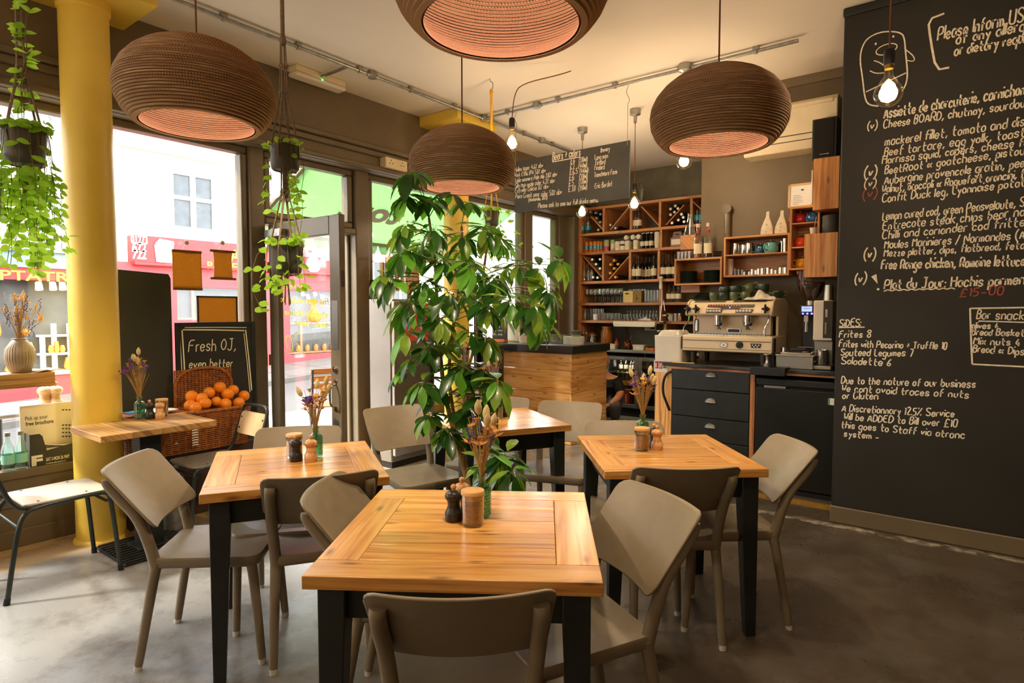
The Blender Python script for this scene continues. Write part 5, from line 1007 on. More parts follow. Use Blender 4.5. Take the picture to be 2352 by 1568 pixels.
# ================================================================== TIMBER COUNTER
def at(px, py, y): return ony(px, py, y)
t = thing('bar_counter', 'timber clad bar counter with thick black top', 'counter', (-3.97, 5.80, 0)); x0, x1, y0, y1, zt = -.59, .575, -.36, .40, 1.055
def seam(px, py): return ony(px, py, 5.44).z
zs = [0, .25, seam(1326, 906), seam(1326, 854), zt-.085]
b = MB(5)
for k in range(4): b.box((x0, y0, zs[k]+.002), (x1-.018, y0+.03, zs[k+1]-.002), 0)
b.build('front_cladding', 'pine_counter', t, bev=.003); b = MB(9)
for k in range(4): b.box((x1-.02, y0, zs[k]+.002), (x1, y1, zs[k+1]-.002), 1)
b.box((x0, y1-.03, .0), (x1-.02, y1, zt-.085)); b.build('end_cladding', 'pine_counter', t, bev=.003); MB().box((x0-.02, y0-.03, zt-.085), (x1+.03, y1+.03, zt)).build('counter_top', 'black_slab' if 'black_slab' in MATS else mat('black_slab', '2b2a28', .3, var=.2, scale=4, bump=.05), t, bev=.008); MB().box((x0, y0+.04, .0), (x1-.03, y1-.04, .05)).build('plinth', 'black_metal', t)
# ================================================================== BACK WORKTOP AND BOTTLE FRIDGES
YW = 7.40
t = thing('steel_worktop', 'stainless worktop over the glass fronted bottle fridge', 'worktop', (-3.55, 7.66, .86)); MB().box((-1.0, -.26, 0), (1.25, .285, .04)).build('top', 'steel', t, bev=.004); b = MB()
for x in (-.98, .02, 1.2): b.box((x, -.2, -.86), (x+.03, .25, 0))
b.build('support', 'black_metal', t)
mat('label_cream', 'ddd0b4', .6, var=.08); mat('brown_glass', '2a170b', .12, var=.2, spec=.8); mat('dark_glass', '10140e', .1, var=.2, spec=.9); mat('yellow_label', 'd9a536', .5, var=.1); mat('red_carton', 'c21f1e', .45, var=.08); mat('foil_gold', 'c99a3f', .35, .7, var=.15); mat('foil_amber', 'd99430', .4, .3, var=.15); mat('foil_silver', 'cfcac0', .3, .8, var=.1); mat('wine_glass_dark', '141b12', .1, var=.2, spec=.9)
def fridge(label, px0, px1, hinge):
    xa, xb = ony(px0, 850, YW).x, ony(px1, 850, YW).x; t = thing('bottle_fridge', label, 'fridge', ((xa+xb)/2, YW+.25, 0), group='glass door bottle fridges'); w = (xb-xa)/2; h = .815
    b = MB(); b.box((-w, -.22, .10), (-w+.02, .25, h)); b.box((w-.02, -.22, .10), (w, .25, h)); b.box((-w, .23, .10), (w, .25, h)); b.box((-w, -.22, h-.03), (w, .25, h)); b.box((-w, -.22, .10), (w, .25, .13)); b.box((-w, -.2, 0), (w, .25, .10)); b.build('cabinet', 'black_metal', t)
    b = MB(); f = .05
    for a, c in (((-w, -.25, .12), (-w+f, -.222, h-.01)), ((w-f, -.25, .12), (w, -.222, h-.01)), ((-w+f, -.25, .12), (w-f, -.222, .12+f)), ((-w+f, -.25, h-.06), (w-f, -.222, h-.01))): b.box(a, c)
    d = b.build('door', 'satin_steel', t, bev=.006); MB().box((-w+f, -.238, .12+f), (w-f, -.234, h-.06)).build('door_glass', 'clear_glass', d); MB().box((-.06, -.262, h-.045), (.06, -.25, h-.028)).build('handle', 'steel', d, bev=.003); b = MB(); b.cyl((w*.0, -.252, h-.036), (w*.0, -.258, h-.036), .008); b.build('lock', 'chrome', d)
    b = MB()
    for z in (.36, .585):
        for k in range(7): b.cyl((-w+.03+(2*w-.06)*k/6, -.2, z), (-w+.03+(2*w-.06)*k/6, .22, z), .003, n=6)
        b.cyl((-w+.02, -.2, z), (w-.02, -.2, z), .006, n=8)
    b.build('wire_shelf', 'chrome', t); return t, (xa+xb)/2, w
F1, fx, fw_ = fridge('left glass door bottle fridge holding bottles and red cartons', 1389, 1465, 1); F2, fx2, fw2 = fridge('right glass door bottle fridge half hidden by the pine panel', 1466, 1540, -1)
lamp('fridge_light', 'POINT', (fx, YW+.1, .76), 1.2, (1, .93, .8), shadow_soft_size=.03)
# ---- bottle, can and glass patterns
def bottle_proto(name, cat, glassm, h=.30, r=.037, neck=.014, shoulder=.62, label=None, lab=(.06, .14), cap=None, caph=.05):
    t = thing(name, 'x', cat); sh = h*shoulder; MB().lathe([(0, 0), (r*.94, 0), (r, .006), (r, sh), (r*.93, sh+h*.035), (neck*1.35, sh+h*.13), (neck, sh+h*.18), (neck*.95, h-.006), (neck*1.12, h-.004), (neck*1.12, h), (0, h)], 20).build('glass', glassm, t)
    if label: MB().lathe([(r*1.012, lab[0]), (r*1.012, lab[1])], 20, cap0=False, cap1=False).build('label', label, t)
    if cap: MB().lathe([(neck*1.16, h-caph), (neck*1.2, h+.001), (0, h+.002)], 16, cap0=False).build('capsule', cap, t)
    return t
PROT = {}
def put(key, loc, label, group=None, rot=None, scale=None):
    o = PROT[key][0] if not PROT[key][1] else copy_tree(PROT[key][0]); PROT[key][1] = True; o.location = loc
    if rot is not None: o.rotation_euler = rot if isinstance(rot, tuple) else (0, 0, rot)
    if scale: o.scale = (scale,)*3
    o['label'] = label
    if group: o['group'] = group
    return o
def reg(key, t): PROT[key] = [t, False]
mat('clear_bottle', 'cfd6cf', .06, trans=.0, var=.05, spec=.8); MATS['clear_bottle'] = MATS['clear_glass']
mat('can_orange', 'd9792a', .3, .3, var=.3, scale=24); mat('can_teal', '3f96a8', .35, .3, var=.2); mat('can_pink', 'd6c7b6', .35, var=.15); mat('pink_print', 'c8385a', .4, var=.2); mat('green_can', 'a8b98a', .4, var=.2); mat('white_can', 'e4dccb', .35, var=.08); mat('black_print', '26221f', .5); mat('sprig_green', '6f8f5a', .5)
reg('beer', bottle_proto('beer_bottle', 'bottle', 'brown_glass', .23, .031, .0125, .56, 'yellow_label', (.04, .105), 'foil_gold', .012)); reg('beer2', bottle_proto('beer_bottle', 'bottle', 'dark_glass', .21, .029, .012, .55, 'label_cream', (.04, .10), 'foil_silver', .01))
reg('wine', bottle_proto('wine_bottle', 'bottle', 'dark_glass', .31, .039, .0145, .58, 'label_cream', (.05, .145), 'black_plastic', .07)); reg('cider', bottle_proto('champagne_bottle', 'bottle', 'dark_glass', .315, .044, .015, .5, 'label_cream', (.06, .15), 'black_print', .10))
reg('rack', bottle_proto('wine_bottle', 'bottle', 'wine_glass_dark', .30, .038, .0145, .6, None, cap='foil_silver', caph=.05)); reg('amber', bottle_proto('wine_bottle', 'bottle', 'wine_glass_dark', .30, .038, .0155, .6, None, cap='foil_amber', caph=.06)); reg('clear', bottle_proto('glass_bottle', 'bottle', 'clear_bottle', .26, .036, .015, .62)); reg('gin', bottle_proto('gin_bottle', 'bottle', 'clear_bottle', .27, .044, .016, .62, 'can_teal', (.05, .11), 'black_plastic', .03)); reg('spirit', bottle_proto('spirit_bottle', 'bottle', 'clear_bottle', .24, .042, .018, .6, 'label_cream', (.05, .12), 'black_plastic', .035))
def can_proto(name, m, top='foil_silver', h=.115, r=.033, band=None, bz=(.03, .07)):
    t = thing(name, 'x', 'can'); MB().lathe([(0, 0), (r*.85, 0), (r, .006), (r, h-.012), (r*.86, h-.002), (r*.84, h)], 22).build('body', m, t); MB().lathe([(0, h-.004), (r*.80, h-.004), (r*.85, h+.002), (r*.87, h)], 20, cap1=False).build('lid', top, t)
    if band: MB().lathe([(r*1.01, bz[0]), (r*1.01, bz[1])], 22, cap0=False, cap1=False).build('printed_band', band, t)
    return t
reg('can_o', can_proto('drink_can', 'can_orange', h=.15, band='can_teal', bz=(.05, .10))); reg('can_p', can_proto('drink_can', 'green_can', h=.155, r=.036, band='pink_print', bz=(.01, .07))); reg('can_g', can_proto('drink_can', 'green_can', h=.15, r=.03, band='label_cream', bz=(.03, .10))); reg('can_w', can_proto('drink_can', 'white_can', h=.125, r=.037, band='label_cream', bz=(.03, .09))); reg('can_b', can_proto('drink_can', 'white_can', h=.125, r=.037, band='black_print', bz=(.06, .085)))
reg('carton', None); t = thing('juice_carton', 'x', 'carton'); MB().box((-.045, -.045, 0), (.045, .045, .215)).build('carton_body', 'red_carton', t, bev=.003); MB().cyl((0, 0, .215), (0, 0, .232), .014).build('cap', 'white_plastic', t); MB().box((-.012, -.0462, .04), (.012, -.0455, .16)).build('print', 'label_cream', t); PROT['carton'][0] = t
for k, x in enumerate((-.05, .03)):
    put('carton', (fx+x+.0, YW+.14+.06*(k == 0), .131), ('right' if k else 'left') + ' of two red cartons at the bottom of the bottle fridge', 'red cartons in the bottle fridge')
for k in range(4): put('beer', (fx-.115+k*.07, YW+.13, .368), 'brown beer bottle with yellow label on the middle fridge shelf', 'beer bottles in the bottle fridge')
put('can_g', (fx+.15, YW+.12, .368), 'tall blue and green can at the right of the middle fridge shelf')
for k in range(3): put('spirit', (fx-.09+k*.085, YW+.16, .592), 'pale bottle lying at the back of the top fridge shelf', 'bottles on the top fridge shelf', scale=.75)
put('beer2', (fx+.13, YW+.14, .592), 'dark green bottle at the right of the top fridge shelf')
for k in range(3): put('beer2', (fx2-.10+k*.075, YW+.13, .592), 'dark bottle behind the right fridge door', 'bottles in the right fridge')
# ================================================================== BIG WALL SHELF
YS = 7.47; t = thing('wine_rack', 'tall timber wall shelving with diagonal wine racks behind the bar', 'shelf', (-3.5, YS, 0)); ox, oy = -3.5, YS
def S_(px, py): p = ony(px, py, YS); return p.x-ox, p.z
XL = S_(1327, 600)[0]; XR = 1.28; D_ = .46; ZR = [S_(1330, q)[1] for q in (479, 537.5, 580.5, 646.5, 695.5, 735)]; TH = .036
for k, z in enumerate(ZR): MB(k).box((XL-.02, 0, z-TH), (XR if k < 5 else S_(1410, 735)[0] if False else XR, D_, z), 0).build('shelf_board', 'shelf_wood', t, bev=.003)
MB(31).box((XL, .005, .90), (XL+.045, D_, ZR[0]-TH), 2).build('side_panel', 'shelf_wood', t, bev=.003)
cells = {0: (1385, 1447.5, 1514, 1586), 1: (1517,), 2: (1384.5, 1446.5, 1512.5), 3: (1517,), 4: (1518,), }
for r_, ps in cells.items():
    for k, px in enumerate(ps): x = S_(px, 560)[0]; MB(r_*9+k).box((x-.016, .01, ZR[r_+1]), (x+.016, D_, ZR[r_]-TH), 2).build('divider', 'shelf_wood', t, bev=.002)
x = S_(1527, 750)[0]; MB(77).box((x-.02, .01, .91), (x+.02, D_, ZR[5]-TH), 2).build('divider', 'shelf_wood', t, bev=.002)
for k, (a, c, r_) in enumerate((((1356, 497), (1383.5, 527), 0), ((1444, 474), (1400.5, 527), 0), ((1472, 474), (1511.5, 516.5), 0), ((1570, 470), (1528, 516.5), 0), ((1338, 588), (1381.5, 637), 2), ((1445, 587), (1397.5, 641), 2), ((1590, 462), (1640, 512), 0))):
    (xa, za), (xb, zb) = S_(*a), S_(*c); za, zb = min(za, ZR[r_]-TH-.008), max(zb, ZR[r_+1]+.008); MB(k+40).beam((xa, .225, za), (xb, .225, zb), .42, .014, (0, 0, 1)).build('diagonal', 'shelf_wood', t)
def on(px, row, back=.12): p = ony(px, 600, YS+back); return Vector((p.x, YS+back, ZR[row+1]+.001))
def hang(px, py, back=.02): return ony(px, py, YS+back)
# row 1: racked bottles lying neck outwards
RX = (pi/2, 0, 0)
def lying(px, py, key, lab, grp): p = ony(px, py, YS+.04); put(key, (p.x, YS+.325, p.z), lab, grp, RX)
for px, py in ((1357, 487), (1369, 489), (1380, 492), (1371, 501), (1379.5, 510), (1375, 527.5)): lying(px, py, 'rack', 'wine bottle with silver foil racked in the top left diagonal', 'silver foil bottles in the top left rack')
for px, py in ((1403, 516.5), (1414.5, 523.5)): lying(px, py, 'rack', 'silver foil wine bottle racked in the second top compartment', 'silver foil bottles in the second top rack')
for px, py in ((1541, 480), (1550, 487), (1558, 479), (1541, 493), (1566, 492), (1570, 499), (1559, 505), (1572, 509), (1544.5, 512), (1552, 473)): lying(px, py, 'rack', 'dark wine bottle racked in the fourth top compartment', 'bottles in the fourth top rack')
for px, py in ((1361.5, 596), (1379, 595.5), (1370, 606.5), (1379, 616.5), (1363, 636.5), (1373.5, 637.5)): lying(px, py, 'rack', 'dark bottle end racked in the third row left diagonal', 'bottles in the third row left rack')
for px, py in ((1411.5, 598), (1403.5, 607.5), (1420, 606.5), (1411.5, 616.5), (1402.5, 627), (1414.5, 636.5)): lying(px, py, 'amber', 'wine bottle with amber foil racked beside the third row diagonal', 'amber foil bottles in the third row')
for k, px in enumerate((1337, 1350)): put('gin', on(px, 0, .06), ('left' if k == 0 else 'right') + ' of two teal label bottles in the top left compartment', 'teal label bottles')
for px in (1460, 1466): put('spirit', on(px, 0, .08), 'clear bottle with pale label under the middle globe bulb', 'clear bottles in the third top compartment', scale=1.05)
for k, px in enumerate((1592, 1601, 1610)): put('gin', on(px, 0, .10), 'clear spirit bottle at the right end of the top row', 'bottles at the right of the top row', scale=1.05)
t = thing('glass_vase', 'upturned clear glass vase on top of the tall shelving', 'vase', ony(1473, 449, YS+.15)); t.location.z = ZR[0]+.001; MB().lathe([(.05, .0), (.056, .004), (.056, .17), (.045, .21), (.03, .225), (.032, .26), (.0, .26)], 26, cap0=False).build('glass', 'clear_glass', t)
# row 2: cans, small bottles, cup stack, carton carrier
for k, px in enumerate((1347, 1357, 1366.5, 1374, 1380, 1384.5)): put('can_o', on(px, 1, .08 + .03*(k > 2)*(k-2)), 'orange and teal drink can at the left of the second shelf', 'orange and teal cans')
put('can_p', on(1393, 1, .07), 'floral can with pink flowers on the second shelf'); put('can_g', on(1407, 1, .08), 'slim green floral can on the second shelf')
for k, px in enumerate((1418, 1441, 1460)): put('can_w', on(px, 1, .07), 'white labelled can on the second shelf', 'white cans on the second shelf')
put('can_b', on(1429.5, 1, .07), 'white can with dark printed band on the second shelf')
for k, px in enumerate((1446, 1462, 1473)): p = on(px, 1, .20); p.z += .126; b = put('can_w', on(px, 1, .20), 'white labelled can at the back of the second shelf', 'white cans at the back of the second shelf')
for k, px in enumerate((1446, 1461, 1474)): put('can_b', on(px, 1, .20) + Vector((0, 0, .172)), 'white can lying end on at the top of the can stack', 'white cans stacked end on', RX, scale=.95)
for k, px in enumerate((1475, 1485, 1495, 1479, 1489, 1499)): put('beer2', on(px, 1, .07 if k < 3 else .17), 'small dark bottle with round label on the second shelf', 'small dark bottles on the second shelf', scale=1.0 if k < 3 else 1.08)
t = thing('cup_stack', 'tall stack of white paper cups beside the small dark bottles', 'cups', on(1509, 1, .1)); b = MB(); b.lathe([(0, 0), (.03, 0), (.036, .07)] + sum([[(.0385, .075+k*.012), (.0365, .078+k*.012)] for k in range(12)], []) + [(.036, .215), (0, .21)], 22); b.build('cups', 'white_can', t)
mat('mauve_card', '8f7a72', .7, var=.08); mat('kraft_yellow', 'd7bb76', .6, var=.07)
t = thing('carton_carrier', 'mauve cardboard carrier with cut out handle on the second shelf', 'box', on(1555, 1, .12)); b = MB(); b.box((-.07, -.05, 0), (.07, .05, .12)); b.prism([(-.07, .12), (.07, .12), (.05, .20), (-.05, .20)], lambda a, c: (a, -.003, c), lambda a, c: (a, .003, c)); b.build('card', 'mauve_card', t, smooth=False); b = MB(); b.prism(rrect(.05, .02, .009, 4, 0, .165), lambda a, c: (a, -.0045, c), lambda a, c: (a, .0045, c)); b.build('handle_hole', 'black_print', t); b = MB(); b.box((-.06, -.051, .03), (.06, -.0495, .10)); b.build('label', 'white_can', t)
t = thing('grey_box', 'plain taupe box behind the mauve carrier on the second shelf', 'box', on(1537, 1, .30)); MB().box((-.05, -.04, 0), (.06, .05, .15)).build('card', 'pot_grey', t, bev=.002)
# row 3 standing bottles
for k, px in enumerate((1342, 1351.5, 1359)): put('clear', on(px, 2, .07), 'tall empty clear bottle at the left of the third shelf', 'empty clear bottles on the third shelf')
for k, px in enumerate((1456, 1467)): put('wine', on(px, 2, .07), ('left' if k == 0 else 'right') + ' of two front cream label wine bottles in the third compartment', 'wine bottles in the third compartment')
for k, px in enumerate((1475, 1484, 1492)): put('wine', on(px, 2, .26), 'dark wine bottle in the shade at the back of the third compartment', 'wine bottles at the back of the third compartment')
put('wine', on(1502, 2, .09), 'wine bottle with square cream label beside the third divider')
for k, px in enumerate((1523, 1537, 1551)): put('cider', on(px, 2, .07), 'sparkling bottle with black and cream label beside the plate box', 'sparkling bottles on the third shelf')
# row 4: wine glasses, card box, tumblers, bottles
reg('wg', None); t = thing('wine_glass', 'x', 'glass'); MB().lathe([(.0, .001), (.032, .001), (.030, .004), (.006, .008), (.004, .012), (.0035, .085), (.012, .095), (.032, .115), (.037, .14), (.034, .175), (.031, .195), (.030, .195), (.0335, .172), (.035, .14), (.029, .116), (.0, .098)], 22).build('bowl_and_stem', 'clear_glass', t); PROT['wg'][0] = t
for row in range(2):
    for k in range(9): p = on(1349 + k*9.6 + row*4, 3, .07 + row*.12); put('wg', p, 'stemmed wine glass standing in the front line on the fourth shelf' if row == 0 else 'stemmed wine glass standing in the back line on the fourth shelf', ('front' if row == 0 else 'back') + ' wine glasses on the fourth shelf')
t = thing('card_box', 'cream and brown cardboard gift box on the fourth shelf among glasses', 'box', on(1457, 3, .09)); MB().box((-.13, -.06, 0), (.012, .06, .155)).build('front_face', 'kraft_yellow', t, bev=.002); MB().box((.012, -.058, 0), (.135, .06, .155)).build('side_face', mat('kraft_brown', '8a6a33', .7, var=.1), t, bev=.002); b = MB(); b.box((-.10, -.062, .11), (-.045, -.06, .13)); b.beam((.07, -.0595, .03), (.07, -.0595, .10), .002, .012); b.beam((.05, -.0595, .05), (.09, -.0595, .05), .002, .01); b.build('print', 'black_print', t)
reg('tall', None); t = thing('tall_glass', 'x', 'glass'); MB().lathe([(0, .001), (.028, .001), (.031, .16), (.0295, .16), (.026, .012), (0, .010)], 20).build('tumbler', 'clear_glass', t); PROT['tall'][0] = t
for k in range(5): put('tall', on(1485+k*7, 3, .07), 'tall straight glass right of the cardboard box', 'tall glasses on the fourth shelf')
for k in range(4): put('tall', on(1449+k*10, 3, .24), 'tall straight glass behind the cardboard box', 'tall glasses behind the cardboard box', scale=1.15)
for k, px in enumerate((1538, 1549, 1560, 1543, 1556)): put('spirit', on(px, 3, .08 if k < 3 else .2), 'clear bottle behind the coffee machine at the right of the fourth shelf', 'bottles right of the fourth shelf divider', scale=.9)
# row 5: jars, glasses, bottles, cloth
reg('jar', None); t = thing('storage_jar', 'x', 'jar'); MB().lathe([(0, .001), (.04, .001), (.042, .01), (.042, .12), (.034, .138), (.034, .15), (.031, .15), (.031, .136), (.039, .118), (.039, .012), (0, .010)], 22).build('glass', 'clear_glass', t); MB().lathe([(.036, .15), (.036, .162), (.0, .165)], 20).build('lid', 'clear_glass', t); MB().lathe([(.036, .145), (.038, .148), (.036, .152)], 20, cap0=False, cap1=False).build('seal', 'can_orange', t); PROT['jar'][0] = t
for k, px in enumerate((1345, 1353)): put('jar', on(px, 4, .08+.1*k), ('left' if k == 0 else 'right') + ' of two clip jars with orange seals on the fifth shelf', 'clip jars on the fifth shelf')
t = thing('candle', 'short white candle in front of the clip jar glasses', 'candle', on(1369, 4, .05)); MB().cyl((0, 0, 0), (0, 0, .085), .033, n=24).build('wax', 'white_paint', t)
for k in range(5): put('tall', on(1359+k*6.3, 4, .13), 'tall glass behind the white candle on the fifth shelf', 'tall glasses behind the candle')
reg('tumbler', None); t = thing('tumbler', 'x', 'glass'); MB().lathe([(0, .001), (.031, .001), (.036, .10), (.0345, .10), (.0295, .010), (0, .008)], 20).build('glass', 'clear_glass', t); PROT['tumbler'][0] = t
for k in range(6): put('tumbler', on(1378+k*8.6, 4, .07), 'water tumbler in the front line on the fifth shelf', 'tumblers on the fifth shelf')
for k in range(3): put('tumbler', on(1428+k*7, 4, .14), 'water tumbler set back beside the row of little bottles', 'tumblers set back on the fifth shelf', scale=.85)
for k in range(10): put('clear', on(1443+k*7.4, 4, .09), 'little clear bottle in the row above the white strip light', 'little clear bottles on the fifth shelf', scale=.52)
mat('pale_cloth', 'd9cdbf', .9, var=.12, scale=18, bump=.3)
def crumple(name, label, cat, p, s, seed):
    r = random.Random(seed); o = MB().grid(lambda u, v: (s[0]*(u-.5)*(1+.2*sin(v*7)), s[1]*(v-.5), s[2]*max(0, (1-abs(2*u-1)**2.2)*(1-abs(2*v-1)**2.2))*(.45+.55*noise.noise(Vector((u*5+seed, v*4, 0)))+.16*sin(u*13+v*5))), 22, 16).build(name, 'pale_cloth', loc=p, solid=.004, ang=90); return tag(o, label, cat)
crumple('folded_cloth', 'pale folded cloth on the fifth shelf before the little bottles', 'cloth', on(1485, 4, .06) + Vector((0, 0, .004)), (.17, .10, .07), 5)
t = thing('strip_light', 'white strip light fixed under the fifth shelf', 'light', ony(1458, 742, YS-.02)); t.location.z = ZR[5]-.034; MB().box((-.31, -.03, -.03), (.30, .03, .026)).build('housing', 'white_plastic', t, bev=.006); MB().box((-.30, -.034, -.045), (.29, .034, -.03)).build('diffuser', 'white_paint', t, bev=.006)
t = thing('wall_socket', 'white double socket on the block wall under the strip light', 'socket', ony(1490, 752, YB-.006)); MB().box((-.06, -.006, -.042), (.11, .006, .042)).build('plate', 'white_plastic', t, bev=.003); b = MB()
for x in (-.02, .0, -.04): b.box((x-.005, -.0075, -.004), (x+.005, -.006, .004))
b.build('socket_hole', 'black_plastic', t); MB().box((.04, -.04, -.02), (.09, -.006, .03)).build('plug', 'black_plastic', t, bev=.004); 
t = thing('utensil_cluster', 'chrome strainers and ladles hanging from the shelf divider', 'utensils', ony(1521, 660, YS-.03)); b = MB(); b.tube([(0, 0, 0), (.005, -.01, -.22)], .004, 6); b.tube([(.02, 0, -.16), (.05, -.02, -.30)], .004, 6); b.tube([(.0, 0, -.22), (-.02, -.02, -.46)], .004, 6); b.build('handle', 'chrome', t)
for k, (x, z, r_) in enumerate(((.065, -.35, .045), (.03, -.43, .05), (-.01, -.55, .04))): MB().lathe([(r_, 0), (r_*.9, -.02), (r_*.5, -.04), (0, -.045)], 20, (x, -.04, z), cap0=False).build('strainer_bowl', 'steel', t, solid=.002, rot=0)
MB().lathe([(.02, 0), (.024, .03), (.016, .12), (.03, .14), (.02, .16), (0, .16)], 16, (-.01, -.02, -.02)).build('citrus_press', 'white_plastic', t)
t = thing('tin_stack', 'stack of steel tins beside the coffee machine on the fifth shelf', 'tins', on(1553, 4, .1)); 
for k in range(3): MB().lathe([(0, 0), (.028, 0), (.028, .10), (0, .10)], 18, (-.045+k*.05, .01*k, 0)).build('tin', 'steel', t)
t = thing('green_cone', 'white and green paper cone cups beside the steel tins', 'cups', on(1540, 4, .09)); MB().lathe([(0, 0), (.012, .0), (.045, .10), (.04, .10), (0, .02)], 16).build('cone', 'white_can', t); MB().lathe([(.0455, .09), (.047, .102)], 16, cap0=False, cap1=False).build('rim', 'sprig_green', t)
t = thing('copper_shaker', 'small copper shaker at the end of the fifth shelf', 'shaker', on(1566, 4, .06)); mat('copper', 'b4622f', .25, 1, var=.1); MB().lathe([(0, 0), (.022, 0), (.024, .03), (.014, .055), (.018, .075), (0, .08)], 18).build('body', 'copper', t)
# worktop items
ZW = .901
def wt(px, y=7.55): p = ony(px, 790, y); return Vector((p.x, y, ZW))
mat('brown_liquid', '9c5d22', .25, var=.1); mat('dark_liquid', '4a1d10', .2, var=.2); mat('squeezy_red', 'cf3a32', .35); mat('squeezy_white', 'c9b09a', .4)
t = thing('kilner_jar', 'clip top jar with orange seal and dark contents on the steel worktop', 'jar', wt(1362, 7.58)); MB().lathe([(0, .001), (.06, .001), (.063, .01), (.063, .13), (.05, .155), (.05, .17), (.046, .17), (.058, .125), (.058, .012), (0, .01)], 26).build('glass', 'clear_glass', t); MB().lathe([(0, .012), (.056, .012), (.056, .08), (0, .085)], 22).build('contents', 'dark_liquid', t); b = MB(); b.lathe([(.052, .168), (.055, .172), (.052, .178)], 22, cap0=False, cap1=False); b.lathe([(.04, .20), (.044, .205), (.03, .208)], 22, cap0=False); b.build('seal', 'can_orange', t); MB().lathe([(.052, .178), (.05, .195), (.03, .215), (.0, .218)], 22, cap0=False).build('lid', 'clear_glass', t)
t = thing('amber_jar', 'tall jar full of amber brown liquid on the steel worktop', 'jar', wt(1393, 7.62)); MB().lathe([(0, 0), (.075, 0), (.08, .01), (.08, .22), (.065, .25), (.062, .29), (0, .29)], 28).build('jar_body', 'brown_liquid', t); b = MB(); b.lathe([(.067, .285), (.07, .29), (.067, .30), (0, .302)], 24, cap0=False); b.build('rim', 'can_orange', t)
t = thing('squeezy_bottle', 'small red topped sauce bottle on the steel worktop', 'bottle', wt(1416, 7.58)); MB().lathe([(0, 0), (.027, 0), (.028, .075), (.0, .08)], 18).build('body', 'squeezy_red', t); MB().lathe([(.028, .075), (.026, .095), (.008, .11), (.004, .14), (0, .14)], 18).build('nozzle', 'squeezy_red', t)
for k, (px, w) in enumerate(((1407, .065), (1469, .085))):
    t = thing('food_tub', ('small' if k == 0 else 'large') + ' translucent lidded food tub on the steel worktop', 'tub', wt(px, 7.47), group='plastic food tubs'); b = MB(); b.prism(rrect(2*w, .10, .02), lambda a, c: (a*.9, c*.9, 0), lambda a, c: (a, c, .06)); b.build('tub', 'white_plastic', t); b = MB(); b.prism(rrect(2*w+.012, .112, .022), lambda a, c: (a, c, .06), lambda a, c: (a, c, .068)); b.build('lid', 'white_plastic', t); MB().box((-.02, -.0515, .02), (.02, -.0495, .045)).build('label', 'white_paint', t)
t = thing('honey_jar', 'round jar of dark syrup with a spoon and orange clip', 'jar', wt(1443, 7.50)); MB().lathe([(0, 0), (.04, 0), (.058, .03), (.06, .06), (.045, .09), (.035, .10), (.037, .125), (0, .125)], 24).build('jar_body', 'dark_liquid', t); MB().cyl((.01, 0, .10), (.06, -.01, .19), .004, n=8).build('spoon', 'steel', t); b = MB(); b.tube([(.05*cos(a), .05*sin(a)-.01, .07+.03*sin(a*2)) for a in [k*.5 for k in range(13)]], .004, 6); b.build('clip', 'can_orange', t)
t = thing('snack_tray', 'orange tray of dark bites on the steel worktop beside the white bin', 'tray', wt(1496, 7.45)); b = MB(); b.box((-.06, -.05, 0), (.06, .05, .035)); b.build('tray', 'can_orange', t, bev=.004); b = MB(); r = random.Random(4)
for k in range(14): b.sphere((r.uniform(-.05, .05), r.uniform(-.04, .04), .04), .012, 8, 5)
b.build('bites', 'dark_liquid', t)
t = thing('cutlery_pot', 'steel pot of spoons behind the counter end', 'pot', wt(1342, 7.50)); MB().lathe([(0, 0), (.035, 0), (.036, .12), (.034, .12), (.033, .01), (0, .01)], 20).build('pot', 'steel', t)
for k in range(4): a = k*1.6; b = MB(); b.cyl((.01*cos(a), .01*sin(a), .03), (.03*cos(a), .03*sin(a), .19), .0035, n=6); b.sphere((.032*cos(a), .032*sin(a), .20), .016, 8, 6, (1, .5, 1.2)); b.build('spoon', 'chrome', t)
tag(MB().sphere((0, 0, .028), .028, 16, 10).build('lime', mat('lime_green', '8fb52e', .4, var=.1), loc=wt(1378, 7.46)), 'single green lime on the steel worktop edge', 'fruit')
# ================================================================== ITEMS ON THE TIMBER COUNTER
ZC = 1.0555
def ct(px, y): p = ony(px, 780, y); return Vector((p.x, y, ZC))
t = thing('menu_stand', 'small black chalk menu card on an orange base on the timber counter', 'sign', ct(1146, 5.60)); MB().box((-.10, -.03, 0), (.10, .05, .035)).build('base', 'can_orange', t, bev=.004); MB().box((-.10, .0, .035), (.12, .012, .30)).build('card', 'chalkboard', t, bev=.002); q = MB(); NY = Vector((0, -1, 0))
for tx, z, x1_, sd in (('Cocktails', .27, .07, 1), ('Pimms 9', .215, .05, 2), ('Spritz 9', .17, .05, 3), ('Negroni', .125, .05, 4), ('Dry wine', .08, .05, 5)): handwrite(q, tx, (-.085, -.001, z), (x1_, -.001, z), .026, NY, .004, seed=sd)
q.build('chalk_writing', 'chalk', t)
t = thing('small_pot', 'pale grey tapered pot on the timber counter', 'pot', ct(1203, 5.65)); MB().lathe([(0, 0), (.05, 0), (.068, .12), (.064, .12), (.048, .012), (0, .012)], 28).build('pot', 'white_plastic', t); b = MB(); r = random.Random(8)
for k in range(6): a = r.uniform(0, 6.28); b.tube([(0, 0, .05), (.03*cos(a), .03*sin(a), .24+r.uniform(-.05, .05))], .002, 5)
b.build('dried_stems', 'dry_stem', t); b = MB()
for k in range(4): b.sphere((.02*cos(k*1.7), .02*sin(k*1.7), .24), .014, 8, 6)
b.build('yellow_flower', 'yellow_letter', t)
